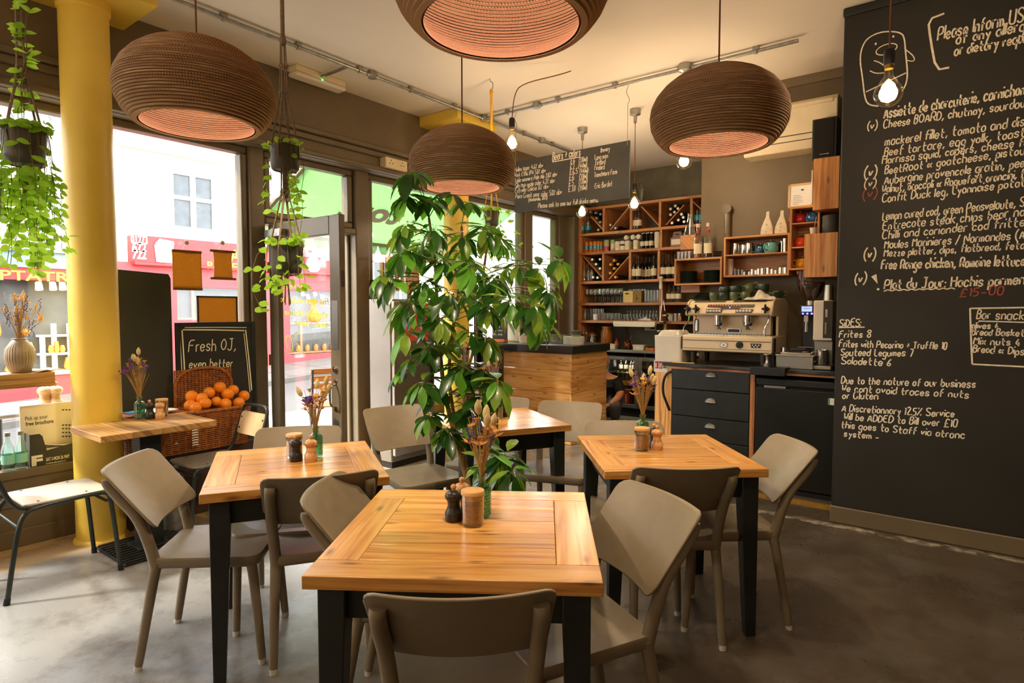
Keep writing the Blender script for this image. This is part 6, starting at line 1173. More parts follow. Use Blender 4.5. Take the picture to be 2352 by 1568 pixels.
t = thing('card_reader', 'handheld payment terminal lying on the timber counter', 'terminal', ct(1240, 5.62), radians(10)); b = MB(); b.prism([(-.09, .0), (-.09, .03), (-.05, .055), (.05, .045), (.10, .03), (.10, .0)], lambda a, c: (a, -.035, c), lambda a, c: (a, .035, c)); b.build('body', 'pot_grey', t, bev=.008); MB().box((-.088, -.0365, .006), (-.06, -.0345, .03)).build('screen', 'white_can', t); 
mat('ribbed_pale', 'cfd3ce', .3, var=.06)
t = thing('ribbed_bowl', 'pale ribbed container with dark lid and green band at the counter end', 'container', ct(1318, 5.72)); MB().lathe([(0, 0), (.11, 0), (.115, .085), (0, .085)], 60, wob=lambda k, j: 1+.03*(j % 2)*(k in (1, 2))).build('body', 'ribbed_pale', t); MB().lathe([(0, .086), (.05, .086), (.05, .105), (0, .105)], 24, (.03, 0, 0)).build('green_band', 'sprig_green', t); MB().lathe([(.048, .105), (.06, .15), (.055, .152), (0, .15)], 30, (.03, 0, 0)).build('dark_bowl', 'pot_grey', t)
for k, px in enumerate((1262, 1275, 1287, 1297, 1268, 1281)): put('tumbler', ct(px, 5.78 + .1*(k > 3)), 'water glass on the timber counter beside the ribbed container', 'water glasses on the timber counter')
crumple('napkin', 'crumpled white napkin on the timber counter behind the terminal', 'napkin', ct(1268, 5.95) + Vector((0, 0, .003)), (.14, .12, .09), 9)
t = thing('till_screen', 'small pale till screen on the timber counter behind the plant', 'till', ct(1178, 5.85)); MB().box((-.09, -.03, .0), (.09, .03, .02)).build('foot', 'white_plastic', t, bev=.004); MB().box((-.09, -.015, .02), (.09, .01, .22)).build('screen', 'white_plastic', t, bev=.006)
t = thing('new_sign', 'grey board lettered new standing against the bar end window', 'sign', (onx(1245, 760, -4.60).x, onx(1245, 760, -4.60).y, SILL+.005)); zz = onx(1245, 735, -4.60).z - SILL; MB().box((-.01, -.42, 0), (.01, .30, zz)).build('panel', 'slate_board', t, bev=.003); q = MB(); yb = onx(1245, 760, -4.60).y; zb = onx(1240, 764, -4.6).z-SILL; ya = onx(1225, 764, -4.6).y-yb; ye = onx(1268, 760, -4.6).y-yb; handwrite(q, 'new', (.011, ya, zb), (.011, ye, zb), .22, Vector((1, 0, 0)), .045, seed=2); q.build('lettering', 'white_paint', t)
# ================================================================== HANGING BEER BOARD
BA, BB = ond(1181, 490, 4.55), None
yb_ = 4.80; p0, p1, p2, p3 = ony(1181, 489, yb_), ony(1445, 455, yb_), ony(1445, 321, yb_), ony(1181, 372, yb_); t = thing('drinks_board', 'long slate board of beers and ciders hung from the ceiling over the bar', 'sign', ((p0.x+p1.x)/2, yb_, (p0.z+p1.z)/2)); o_ = t.location; hx = (p1.x-p0.x)/2; zlo = ((p0.z+p1.z)/2-o_.z); zhi = ((p2.z+p3.z)/2-o_.z)
MB().box((-hx, 0, zlo), (hx, .018, zhi)).build('slate', 'slate_board', t, bev=.003)
b = MB()
for s in (-1, 1):
    a = Vector((s*(hx-.02), -.004, zhi-.04)); top = CZ-.04-o_.z; n_ = int((top-a.z)/.03); b.tube([a, (a.x, .0, a.z+.30), (a.x, 0, top-.16)], .0025, 6); b.tube(smooth_path([(a.x, 0, top-.16), (a.x+.02, 0, top-.13), (a.x-.02, 0, top-.06), (a.x, 0, top-.015), (a.x+.012, 0, top)], 2), .003, 6)
b.build('hanging_wire', 'galvanised', t)
q = MB(); NB = Vector((0, -1, 0))
def bd_(px, py): return ony(px, py, yb_) - o_
for k, (tx, a, c, h) in enumerate((('Beers + ciders', (1269, 369), (1333, 357), .075), ('Brewery', (1380, 350), (1400, 346), .04), ('Helles lager 4.6% abv', (1182, 395), (1247, 384), .042), ('Work Ethic IPA 5.0% abv', (1182, 407), (1253, 396), .042), ('Table manners Pale Ale 2.8% abv', (1182, 420), (1279, 404), .042), ('Silly Moo apple cider 4.2% abv', (1183, 432), (1274, 419), .042), ('Estrella Galicia 0% abv', (1183, 443), (1260, 432), .042), ('Poire Granit pear cider 5.0% abv', (1184, 456), (1290, 446), .045), ('(Normandie, 2021)', (1214, 463), (1257, 457), .035), ('Please ask to see our full drinks menu.', (1236, 478), (1374, 464), .045), ('~6', (1310, 376), (1320, 374), .05), ('(330ml)', (1330, 373), (1349, 370), .04), ('~7', (1309, 390), (1319, 388), .05), ('(440ml)', (1329, 386), (1348, 383), .04), ('~6.5', (1308, 401), (1326, 398), .05), ('(440ml)', (1332, 398), (1351, 395), .04), ('~6', (1307, 414), (1318, 412), .05), ('(330ml)', (1331, 411), (1349, 408), .04), ('~5', (1306, 427), (1317, 425), .05), ('(330ml)', (1330, 423), (1349, 420), .04), ('~38', (1305, 441), (1321, 438), .05), ('(750ml)', (1329, 438), (1348, 434), .04), ('Long man', (1366, 367), (1396, 363), .045), ('Firebird', (1368, 379), (1390, 376), .045), ('Firebird', (1366, 391), (1388, 388), .045), ('Trenchmore Farm', (1365, 407), (1417, 399), .045), ('Eric Bordet', (1366, 433), (1406, 427), .045))):
    handwrite(q, tx, bd_(*a), bd_(*c), h, NB, .0055 if k else .008, seed=k+3, up=(0, 0, 1))
ribbon(q, [bd_(1269, 372)+NB*.001, bd_(1334, 360)+NB*.001], NB, .008); q.build('chalk_writing', 'chalk', t)
# ================================================================== COFFEE COUNTER
YF = 5.03; ZT = .975
def cx(px): return ony(px, 850, YF).x
def cz(px, py): return ony(px, py, YF).z
t = thing('drawer_unit', 'unit of three black wooden drawers with chrome cup handles under the coffee machine', 'cabinet', (cx(1634), YF, 0)); ox = cx(1634); xl, xr = cx(1543)-ox, cx(1723)-ox
b = MB(); b.box((xl, .03, 0), (xl+.02, .56, .93)); b.box((xr-.02, .03, 0), (xr, .56, .93)); b.box((xl, .54, 0), (xr, .56, .93)); b.box((xl, .03, .0), (xr, .56, .06)); b.build('carcass', 'black_wood', t)
zz = [.05, .33, cz(1634, 961), cz(1634, 898), cz(1634, 842)]
for k in range(4):
    d = MB(k).box((xl+.004, 0, zz[k]+.003), (xr-.004, .025, zz[k+1]-.003), 0).build('drawer', 'black_wood', t, bev=.003)
    zc = (zz[k]+zz[k+1])/2 + (.03 if k else 0); b = MB(); n = 14
    for i in range(n):
        for j in range(5):
            P_ = lambda i_, j_: (.048*cos(pi*i_/n), -.001-.028*sin(pi*i_/n)**.6*sin(pi/2*j_/5), zc-.012+.04*sin(pi*i_/n)*cos(pi/2*j_/5)); b.quad(P_(i, j), P_(i+1, j), P_(i+1, j+1), P_(i, j+1))
    b.build('cup_handle', 'chrome', d, solid=.002, ang=80)
t = thing('cabinet_frame', 'brown timber frame and rail under the coffee worktop', 'frame', (cx(1730), YF, 0)); o_ = cx(1730); b = MB(3); b.box((cx(1724)-o_, -.005, 0), (cx(1735)-o_, .56, .925), 2); b.build('upright', 'shelf_wood', t, bev=.002); b = MB(4); b.box((cx(1540)-o_, -.01, .925), (-.785-o_, .5, ZT-.028), 0); b.build('rail', 'shelf_wood', t, bev=.002)
t = thing('coffee_worktop', 'dark uneven slab worktop carrying the espresso machine', 'worktop', (-1.45, 5.3, ZT)); L_ = cx(1515)+1.45; b = MB(); ol_ = [(L_, -.18), (L_+.03, -.28), (L_+.25, -.31)] + [(L_+.25+(.66-L_-.25)*k/12, -.32-.018*sin(k*1.3)) for k in range(13)] + [(.66, .30), (L_, .30)]
b.prism(ol_, lambda a, c: (a, c, -.027), lambda a, c: (a, c, 0)); b.build('slab', 'black_slab', t, bev=.006)
b = MB(6); xa, xb = cx(1498), cx(1537); t = thing('pine_panel', 'upright knotty pine end panel with a red safety sticker', 'panel', ((xa+xb)/2, YF+.06, 0)); w = (xb-xa)/2; b.box((-w, 0, 0), (w, .03, .945), 2); b.build('board', 'pine_counter', t, bev=.003)
p = lambda px, py: ony(px, py, YF+.059) - t.location
a, c = p(1502, 853), p(1533, 829); b = MB(); b.box((a.x, -.003, a.z), (c.x, -.001, c.z)); s_ = b.build('safety_sticker', 'white_paint', t, smooth=False); b = MB(); mw = c.x-a.x; mh = c.z-a.z; b.box((a.x+mw*.08, -.004, a.z+mh*.3), (a.x+mw*.34, -.0031, c.z-mh*.08)); b.box((a.x+mw*.38, -.004, a.z+mh*.3), (a.x+mw*.64, -.0031, c.z-mh*.08)); b.build('red_pictogram', 'red_carton', s_); b = MB(); b.box((a.x+mw*.12, -.0046, a.z+mh*.38), (a.x+mw*.2, -.0041, c.z-mh*.2)); 
for k in range(3): b.beam((a.x+mw*(.42+.07*k), -.0045, a.z+mh*.4), (a.x+mw*(.46+.07*k), -.0045, c.z-mh*.18), .001, mw*.03)
b.build('pictogram_figure', 'white_paint', s_); b = MB(); b.box((a.x+mw*.70, -.004, a.z+mh*.35), (a.x+mw*.94, -.0031, c.z-mh*.1)); b.build('green_pictogram', 'sprig_green', s_)
b = MB(); hp = [(.10, -.02, .91), (.02, -.05, .88), (-.01, -.05, .80), (-.01, -.05, .70), (.02, -.04, .62), (.04, -.02, .55)]; b.tube(smooth_path([(w-.0+q[0]-.05, q[1], q[2]) for q in hp], 2), .011, 8); b.build('black_hose', 'black_plastic', t)
xa, xb = cx(1738), -.79; t = thing('under_counter_fridge', 'black under counter fridge with a green label', 'fridge', ((xa+xb)/2, YF, 0)); w = (xb-xa)/2; zt_ = cz(1738, 866)
MB().box((-w, .03, .035), (w, .56, zt_)).build('body', 'black_metal', t, bev=.004); MB().box((-w, -.012, .045), (w, .028, zt_-.075)).build('door', mat('fridge_black', '191a18', .32, var=.25, scale=3), t, bev=.006); MB().box((-w, -.012, zt_-.06), (w, .028, zt_)).build('top_trim', 'black_plastic', t, bev=.01); MB().box((-w+.06, -.004, zt_-.076), (-w+.22, .01, zt_-.058)).build('handle_recess', 'steel', t); b = MB(); b.box((w-.085, -.0135, zt_-.17), (w-.03, -.0121, zt_-.12)); b.build('label', 'white_paint', t); b = MB(); b.box((w-.098, -.0135, zt_-.17), (w-.086, -.0121, zt_-.12)); b.build('green_tab', 'sprig_green', t); b = MB(); b.box((-w+.02, .0, 0), (w-.02, .5, .035)); b.build('plinth', 'black_plastic', t)
t = thing('white_bin', 'white plastic box with a clear lid left of the espresso machine', 'box', (cx(1530)+.0, 5.20, ZT+.001)); w = (cx(1563)-cx(1498))/2; zh = cz(1530, 771)-ZT; b = MB(); b.prism(rrect(2*w, .30, .03), lambda a, c: (a*.96, c*.96, 0), lambda a, c: (a, c, zh)); b.build('box', 'white_plastic', t, bev=.004); b = MB(); b.prism(rrect(2*w*.9, .26, .05), lambda a, c: (a, c, zh), lambda a, c: (a*.75, c*.75, zh+.045)); b.build('lid', 'clear_plastic', t, bev=.006)
# ------------------------------------------------------------------ espresso machine
mat('machine_body', 'e4cda6', .36, .0, var=.05, scale=3); mat('machine_dark', '3a332b', .35, .3, var=.1)
YM = 5.06; t = thing('espresso_machine', 'two group brushed metal espresso machine on the coffee worktop', 'coffee machine', (ony(1672, 770, YM).x, YM, ZT+.001)); m0 = t.location
def em(px, py, y=YM): p = ony(px, py, y); return p.x-m0.x, p.z-m0.z
xL, zb = em(1563, 806); xR, _ = em(1777, 806); _, zt1 = em(1670, 771); zt2 = em(1670, 786)[1]; _, zhood = em(1670, 724, YM+.05); _, ztop = em(1670, 690, YM+.12); x0, x1 = xL+.012, xR-.012
b = MB(); b.prism([(-.0, zb+.01), (.06, zb), (.44, zb), (.44, zt1), (.02, zt1), (.0, zt1-.012)], lambda a, c: (x0, a, c), lambda a, c: (x1, a, c)); b.build('drip_base', 'machine_body', t, bev=.008)
b = MB(); b.box((x0+.01, -.003, zt1-.045), (x1-.01, .001, zt1-.04)); b.box((x0+.01, -.003, zb+.03), (x1-.01, .001, zb+.033)); b.build('seam', 'machine_dark', t)
for s, x in ((0, xL), (1, x1)): MB().box((x, -.004, zb+.02), (x+.016, .05, zt1-.012)).build('corner_guard', 'machine_dark', t, bev=.006)
b = MB(); b.box((x0+.03, .06, zt1), (x1-.03, .22, zt1+.006)); 
for k in range(24): b.box((x0+.04+k*(x1-x0-.08)/24, .07, zt1+.006), (x0+.05+k*(x1-x0-.08)/24, .21, zt1+.010))
b.build('drip_grille', 'steel', t)
b = MB(); b.box((x0+.06, .175, zt1), (x1-.06, .24, zhood+.02)); b.build('back_panel', 'machine_body', t)
pr = [(.05, zhood), (.10, zhood+.12*(ztop-zhood)*0+.03*0), (.48, zhood), (.49, zhood+.06), (.46, ztop-.02), (.42, ztop), (.13, ztop), (.09, ztop-.015), (.035, zhood+.015)]
b = MB(); b.prism(pr, lambda a, c: (x0+.03, a, c), lambda a, c: (x1-.03, a, c)); b.build('hood', 'machine_body', t, bev=.006)
for s in (0, 1):
    xa, xb = (x0+.012, x0+.032) if s == 0 else (x1-.032, x1-.012); b = MB(); b.prism([(.045, zhood-.005), (.49, zhood-.01), (.50, zt1+.02), (.53, zt1+.02), (.53, zhood+.10), (.47, ztop+.012), (.40, ztop+.02), (.13, ztop+.012), (.08, ztop-.01), (.025, zhood+.01)], lambda a, c: (xa, a, c), lambda a, c: (xb, a, c)); b.build('side_panel', 'machine_body', t, bev=.008)
    b = MB(); b.box((xa, .22, zt1), (xb, .52, zhood)); b.build('side_wall', 'machine_body', t, bev=.004)
for x in (x0+.08, x1-.08):
    for y in (.06, .38): MB().cyl((x, y, 0), (x, y, zb), .024, .028, 16).build('foot', 'machine_dark', t)
slope = lambda px, py: (lambda p: Vector((p[0], .062, p[1])))(em(px, py, YM+.062))
def hz(z): return .035 + (z-zhood-.015)*(.09-.035)/(ztop-.03-zhood) - .004
def onhood(px, py): x, z = em(px, py, YM+.06); return Vector((x, hz(z), z))
b = MB(); a, c = onhood(1624, 703), onhood(1732, 698.5); dz_ = .014
b.prism([(a.x, a.z-dz_*.2), (a.x+.01, a.z+dz_), (c.x, a.z+dz_), (c.x-.005, a.z-dz_*.6), ((a.x+c.x)/2+.09, a.z-dz_*.6), ((a.x+c.x)/2+.06, a.z-dz_*1.6), ((a.x+c.x)/2-.06, a.z-dz_*1.6), ((a.x+c.x)/2-.09, a.z-dz_*.6)], lambda u, v: (u, hz(v)-.004, v), lambda u, v: (u, hz(v)+.004, v)); b.build('display_bar', 'machine_dark', t)
mat('red_led', 'ff3a2a', .4, emit='ff3020', estr=2); mat('blue_led', '5a50ff', .4, emit='5048ff', estr=3)
for k in range(12): pp_ = Vector((a.x+.022+k*.0225, 0, a.z+dz_*.45)); MB().sphere((pp_.x, hz(pp_.z)-.005, pp_.z), .0035, 6, 4).build('red_lamp', 'red_led', t)
MB().sphere(((a.x+c.x)/2, hz(a.z-dz_*.8)-.005, a.z-dz_*.8), .006, 8, 5).build('blue_lamp', 'blue_led', t)
for px0, px1 in ((1623, 1661), (1690, 1731)):
    a, c = onhood(px0, 718), onhood(px1, 709.5); b = MB(); b.prism([(a.x+.005, a.z), (c.x-.01, a.z), (c.x, c.z), (a.x, c.z)], lambda u, v: (u, hz(v)-.004, v), lambda u, v: (u, hz(v)+.004, v)); kp = b.build('keypad', 'machine_dark', t)
    for k in range(5): x = a.x+(c.x-a.x)*(k+.7)/5.6; z = (a.z+c.z)/2; MB().lathe([(0, 0), (.0095, 0), (.011, .004), (0, .006)], 12, (0, 0, 0)).build('key', 'white_paint', kp, loc=(x, hz(z)-.004, z), rot=(pi/2, 0, 0))
for px in (1583, 1602, 1761):
    c = onhood(px, 709); b = MB(); b.cyl(c, c+Vector((0, -.03, 0)), .02, n=16); b.beam(c+Vector((0, -.035, -.036)), c+Vector((0, -.035, .036)), .016, .016); b.beam(c+Vector((-.032, -.025, 0)), c+Vector((.032, -.025, 0)), .014, .016); b.build('steam_knob', 'black_plastic', t, bev=.005)
for px in (1650, 1717):
    x, z = em(px, 727, YM+.11); b = MB(); b.cyl((x, .11, z+.03), (x, .11, z-.02), .036, n=22); b.cyl((x, .11, z-.02), (x, .11, z-.045), .038, n=22); b.build('group_head', 'chrome', t); b = MB(); b.lathe([(.033, -.045), (.033, -.07), (.012, -.085), (0, -.085)], 20, (x, .11, z), cap0=False); b.tube([(x, .11, z-.085), (x-.012, .135, z-.105)], .006, 8); b.tube([(x, .11, z-.085), (x+.012, .135, z-.105)], .006, 8); pf = b.build('portafilter', 'chrome', t); b = MB(); b.tube([(x+.01, .11, z-.055), (x+.055, .0, z-.06)], [.011, .014], 10); b.sphere((x+.055, .0, z-.06), .0145, 10, 8); b.build('portafilter_handle', 'black_plastic', pf)
for s, (px, x_) in enumerate(((1584, -.01), (1766, .0))):
    x, z = em(px, 724, YM+.11); b = MB(); b.tube(smooth_path([(x, .11, z+.02), (x, .09, z-.06), (x+(-.03 if s == 0 else -.02), .07, z-.09), (x+(-.035 if s == 0 else -.02), .06, z-.13), (x+(-.02 if s == 0 else -.005), .05, z-.21)], 2), .006, 8); b.build('steam_wand', 'chrome', t)
b = MB(); a, c = em(1594, 762, YM+.165), em(1604, 732, YM+.165); b.prism(rrect(c[0]-a[0], c[1]-a[1], .015, 5, (a[0]+c[0])/2, (a[1]+c[1])/2), lambda u, v: (u, .168, v), lambda u, v: (u, .176, v)); gl = b.build('sight_glass', 'machine_dark', t); b = MB(); b.prism(rrect((c[0]-a[0])*.5, (c[1]-a[1])*.85, .01, 5, (a[0]+c[0])/2, (a[1]+c[1])/2), lambda u, v: (u, .166, v), lambda u, v: (u, .170, v)); b.build('gauge_tube', 'steel', gl)
a, c = em(1669, 764, YM+.165), em(1701, 754.5, YM+.165); b = MB(); b.prism(rrect(c[0]-a[0], c[1]-a[1], .016, 5, (a[0]+c[0])/2, (a[1]+c[1])/2), lambda u, v: (u, .167, v), lambda u, v: (u, .176, v)); pl = b.build('badge_frame', 'steel', t); b = MB(); b.prism(rrect((c[0]-a[0])*.85, (c[1]-a[1])*.7, .012, 5, (a[0]+c[0])/2, (a[1]+c[1])/2), lambda u, v: (u, .1645, v), lambda u, v: (u, .168, v)); b.build('badge', 'black_plastic', pl)
x, z = em(1663, 792); b = MB(); b.prism(rrect(.062, .042, .018, 5, x, z), lambda u, v: (u, -.007, v), lambda u, v: (u, .0, v)); g_ = b.build('pressure_gauge', 'chrome', t); b = MB(); b.prism(rrect(.052, .032, .014, 5, x, z), lambda u, v: (u, -.009, v), lambda u, v: (u, -.006, v)); b.build('dial_face', 'white_paint', g_); MB().cyl((x, -.012, z), (x, -.008, z), .006, n=10).build('needle', 'black_plastic', g_)
x, z = em(1699, 792); b = MB(); b.cyl((x, .0, z), (x, -.012, z), .028, n=24); b.beam((x-.018, -.015, z-.016), (x+.018, -.015, z+.016), .01, .008); b.build('dial_knob', 'black_plastic', t)
x, z = em(1736, 794); b = MB(); b.prism([(x-.034, z-.016), (x+.034, z-.016), (x+.042, z+.018), (x-.042, z+.018)], lambda u, v: (u, -.005, v), lambda u, v: (u, .0, v)); kp = b.build('switch_panel', 'machine_dark', t)
for k, (u, v) in enumerate(((-.024, .006), (0, .006), (.024, .006), (-.012, -.007), (.012, -.007))): MB().cyl((x+u, -.008, z+v), (x+u, -.004, z+v), .0055, n=10).build('switch', 'white_paint', kp)
b = MB()
for k in range(30):
    for s in (0, 1): u = x0+.07+k*.009 + s*(x1-x0-.41); b.beam((u, .088, ztop-.016), (u+.006, .118, ztop-.002), .003, .004)
b.build('vent_slot', 'black_plastic', t)
TOPZ = ZT + ztop + .002
# ------------------------------------------------------------------ crockery on the machine
mat('green_stoneware', '3c4a38', .22, var=.35, scale=14, coat=.3); mat('green_stoneware_light', '62704a', .25, var=.35, scale=10, coat=.3); mat('plate_green', '26352b', .25, var=.15, coat=.2)
reg('plate', None); t = thing('plate', 'x', 'plate'); MB().lathe([(0, .002), (.07, .0), (.085, .004), (.098, .017), (.095, .018), (.082, .007), (0, .005)], 36).build('plate_body', 'plate_green', t); PROT['plate'][0] = t
def cup_proto(name, m, r, h):
    t = thing(name, 'x', 'cup'); MB().lathe([(0, .002), (r*.55, 0), (r*.9, h*.25), (r, h*.65), (r*.97, h), (r*.90, h), (r*.92, h*.65), (r*.8, h*.25), (0, h*.12)], 26).build('bowl', m, t); b = MB(); b.tube(smooth_path([(r*.92, 0, h*.82), (r*1.45, 0, h*.85), (r*1.55, 0, h*.5), (r*.9, 0, h*.3)], 2), .005, 8); b.build('handle', m, t); return t
reg('cup', cup_proto('cup', 'green_stoneware', .045, .06)); reg('cupl', cup_proto('cup', 'green_stoneware_light', .033, .062)); reg('bigcup', cup_proto('cup', 'green_stoneware_light', .058, .07))
def mt(px, y): p = ony(px, 685, y); return Vector((p.x, y, TOPZ))
base = mt(1610, 5.32)
for k in range(5): put('plate', base + Vector((.012*k, 0, .0145*k)), 'dark green plate in the leaning stack on the left of the espresso machine', 'plates on the espresso machine', (0, -.03*k, 0), .95-.03*k)
for k, (key, px, y, dz, rz, lab) in enumerate((('cupl', 1639, 5.22, 0, 0, 'small green espresso cup at the front left of the machine top'), ('cup', 1661, 5.25, 0, .3, 'green cup at the bottom of the left stack on the machine'), ('cup', 1665, 5.27, .05, 2.6, 'green cup on top of the left stack on the machine'), ('cupl', 1686, 5.22, 0, 0, 'small light green cup with handle at the front centre of the machine top'), ('cup', 1689, 5.26, .055, .5, 'wide green cup stacked over the light green cup'), ('cup', 1700, 5.40, .05, 1.2, 'green cup behind the centre stack on the machine'), ('cup', 1700, 5.40, 0, 1.2, 'green cup under another behind the centre stack'), ('cupl', 1712, 5.22, 0, 2, 'small light green cup left of the cloth on the machine'), ('bigcup', 1722, 5.38, .055, .0, 'large light green cup tipped on its side on the crockery pile'), ('cup', 1752, 5.38, .07, 2.9, 'dark green cup at the top right of the crockery pile'), ('cup', 1752, 5.38, .01, 2.9, 'dark green cup under the top right cup of the pile'), ('cup', 1785, 5.42, .012, 0, 'dark cup at the right end of the machine top'), ('cup', 1776, 5.36, .0, 1, 'dark cup tucked behind the cloth on the machine'))):
    o = put(key, mt(px, y)+Vector((0, 0, dz)), lab, 'green stoneware cups on the espresso machine', (0, -.5 if 'tipped' in lab else 0, rz), 1.12)
crumple('cleaning_cloth', 'crumpled cream cloth draped on the right of the espresso machine top', 'cloth', mt(1750, 5.24) + Vector((0, 0, .004)), (.22, .16, .085), 14)
# ------------------------------------------------------------------ grinder and friends
mat('coffee_beans', '4a2414', .45, var=.5, scale=160, bump=.8, bscale=170)
YG = 5.28; p = ony(1858, 800, YG); t = thing('coffee_grinder', 'black coffee grinder with a bean filled hopper and lit screen', 'grinder', (p.x, YG, ZT+.001)); g0 = t.location
gv = lambda py: ony(1858, py, YG).z - g0.z
b = MB(); b.box((-.075, -.06, .0), (.075, .20, .03)); b.box((-.065, .04, .03), (.065, .19, gv(706))); b.build('body', 'black_metal', t, bev=.01); z0, z1 = gv(724), gv(701); b = MB(); b.prism([(-.075, z0), (-.06, z1), (.058, z1), (.055, z0)], lambda u, v: (u, -.07, v), lambda u, v: (u, .06, v)); b.build('head', 'black_plastic', t, bev=.006)
mat('screen_blue', '3c4c8c', .3, emit='8fa8ff', estr=.55); b = MB(); b.box((-.045, -.0725, z0+.03), (.03, -.0705, z1-.008)); sc = b.build('screen', 'screen_blue', t); b = MB(); b.box((-.035, -.074, z0+.05), (.02, -.0727, z0+.057)); b.box((-.03, -.074, z0+.066), (.01, -.0727, z0+.07)); b.build('screen_text', 'white_paint', sc)
for k in range(3): MB().cyl((-.035+k*.032, -.0705, z0+.014), (-.035+k*.032, -.0735, z0+.014), .0075, n=12).build('button', 'blue_led', t)
zb_, zt_ = gv(690), gv(622); b = MB(); b.cyl((-.005, .04, gv(701)), (-.005, .04, zb_), .035, n=22); b.build('collar', 'steel', t); hr = .105
prf = [(.035, zb_-.005), (.055, zb_+.03), (.085, zb_+.08), (hr, zb_+.14), (hr+.002, zt_)]; b = MB(); b.lathe(prf, 32, (-.005, .04, 0), cap0=False, cap1=False); b.build('hopper', 'hopper_glass', t); b = MB(); b.lathe([(0, zb_), (.032, zb_), (.052, zb_+.03), (.082, zb_+.08), (.100, zb_+.13), (.102, zb_+.145), (0, zb_+.155)], 32, (-.005, .04, 0)); b.build('coffee_beans', 'coffee_beans', t)
b = MB(); b.box((-.03, -.055, z0-.05), (.0, -.02, z0)); b.tube([(-.015, -.04, z0-.05), (-.015, -.04, z0-.13)], .012, 10); b.build('spout', 'steel', t); b = MB(); b.cyl((-.07, -.05, .16), (.04, -.05, .16), .006, n=8); b.build('fork', 'chrome', t); MB().lathe([(0, .03), (.04, .03), (.03, .12), (.02, .13), (0, .13)], 18, (-.015, -.05, 0)).build('dosing_cone', 'satin_steel', t); MB().cyl((.07, .04, .08), (.07, .04, .25), .055, n=24).build('motor_housing', 'satin_steel', t)
p = ony(1888, 800, 5.17); t = thing('bar_blender', 'tall cream and black second machine beside the chalkboard edge', 'machine', (p.x+.0, 5.24, ZT+.001)); hz_ = ony(1895, 690, 5.17).z - ZT; b = MB(); b.box((-.065, -.08, .22), (.07, .12, hz_)); b.build('housing', 'white_plastic', t, bev=.008); b = MB(); b.box((.005, -.084, .24), (.072, -.075, hz_-.004)); b.build('front_panel', 'machine_dark', t, bev=.003); b = MB(); b.box((-.065, -.03, 0), (.07, .12, .22)); b.box((-.07, -.16, .0), (.085, .12, .035)); b.build('base', 'satin_steel', t, bev=.008); b = MB(); b.box((.02, -.088, .40), (.035, -.083, .46)); b.box((.02, -.095, .27), (.032, -.083, .36)); b.build('lever', 'chrome', t); MB().lathe([(0, hz_), (.04, hz_), (.04, hz_+.012), (.032, hz_+.12), (0, hz_+.125)], 22, (.02, .02, 0)).build('steel_lid', 'steel', t)
reg('jug', None); t = thing('milk_jug', 'x', 'jug'); MB().lathe([(0, .002), (.042, 0), (.046, .01), (.038, .09), (.040, .11), (.038, .11), (.036, .09), (.043, .012), (0, .008)], 26).build('jug_body', 'chrome', t); b = MB(); b.tube(smooth_path([(-.04, 0, .095), (-.075, 0, .09), (-.075, 0, .03), (-.043, 0, .02)], 2), .005, 8); b.build('handle', 'chrome', t); PROT['jug'][0] = t
put('jug', (ony(1888, 815, 5.12).x, 5.125, ZT+.037), 'shiny steel milk jug with handle below the second machine', None, None, 1.05)
p = ony(1830, 815, 5.14); t = thing('knock_box', 'steel knock box drawer on the coffee worktop below the grinder', 'box', (p.x, 5.17, ZT+.001)); w = (ony(1872, 810, 5.05).x-ony(1786, 810, 5.05).x)/2; b = MB(); b.box((-w, -.11, 0), (w, .0, .105)); b.build('drawer_body', 'satin_steel', t, bev=.004); b = MB(); b.box((-w-.005, -.115, .095), (w+.005, .0, .108)); b.box((-w+.03, -.10, .108), (w-.02, -.02, .125)); b.build('rim', 'steel', t, bev=.003)
t = thing('portafilter', 'spare portafilter with black handle lying on the steel knock box', 'portafilter', (p.x, 5.115, ZT+.128)); b = MB(); b.cyl((-.08, 0, .0), (-.08, 0, .035), .034, n=22); b.build('basket', 'chrome', t); b = MB(); b.tube([(-.045, 0, .02), (.07, 0, .022)], [.011, .015], 10); b.build('handle', 'black_plastic', t)
p = ony(1766, 835, 4.98); t = thing('tamping_mat', 'black rubber tamping mat hanging over the worktop edge', 'mat', (ony(1767, 838, 4.97).x, 5.04, ZT+.001)); b = MB(); b.box((-.13, -.12, 0), (.13, .03, .014)); b.box((-.13, -.13, -.05), (.13, -.085, .014)); b.build('mat_body', 'black_plastic', t, bev=.004)
t = thing('tamper', 'steel coffee tamper standing on the black mat', 'tamper', (ony(1764, 818, 5.03).x, 5.02, ZT+.016)); MB().lathe([(0, 0), (.033, 0), (.034, .014), (.018, .026), (.0135, .05), (.018, .075), (.034, .088), (.034, .094), (0, .098)], 26).build('tamper_body', 'steel', t)
t = thing('wooden_spatula', 'small wooden spatula on the worktop under the machine left end', 'spatula', (ony(1570, 818, 5.0).x, 5.02, ZT+.002)); MB(3).box((-.10, -.02, 0), (.09, .02, .008)).build('blade', 'plywood', t, bev=.003)
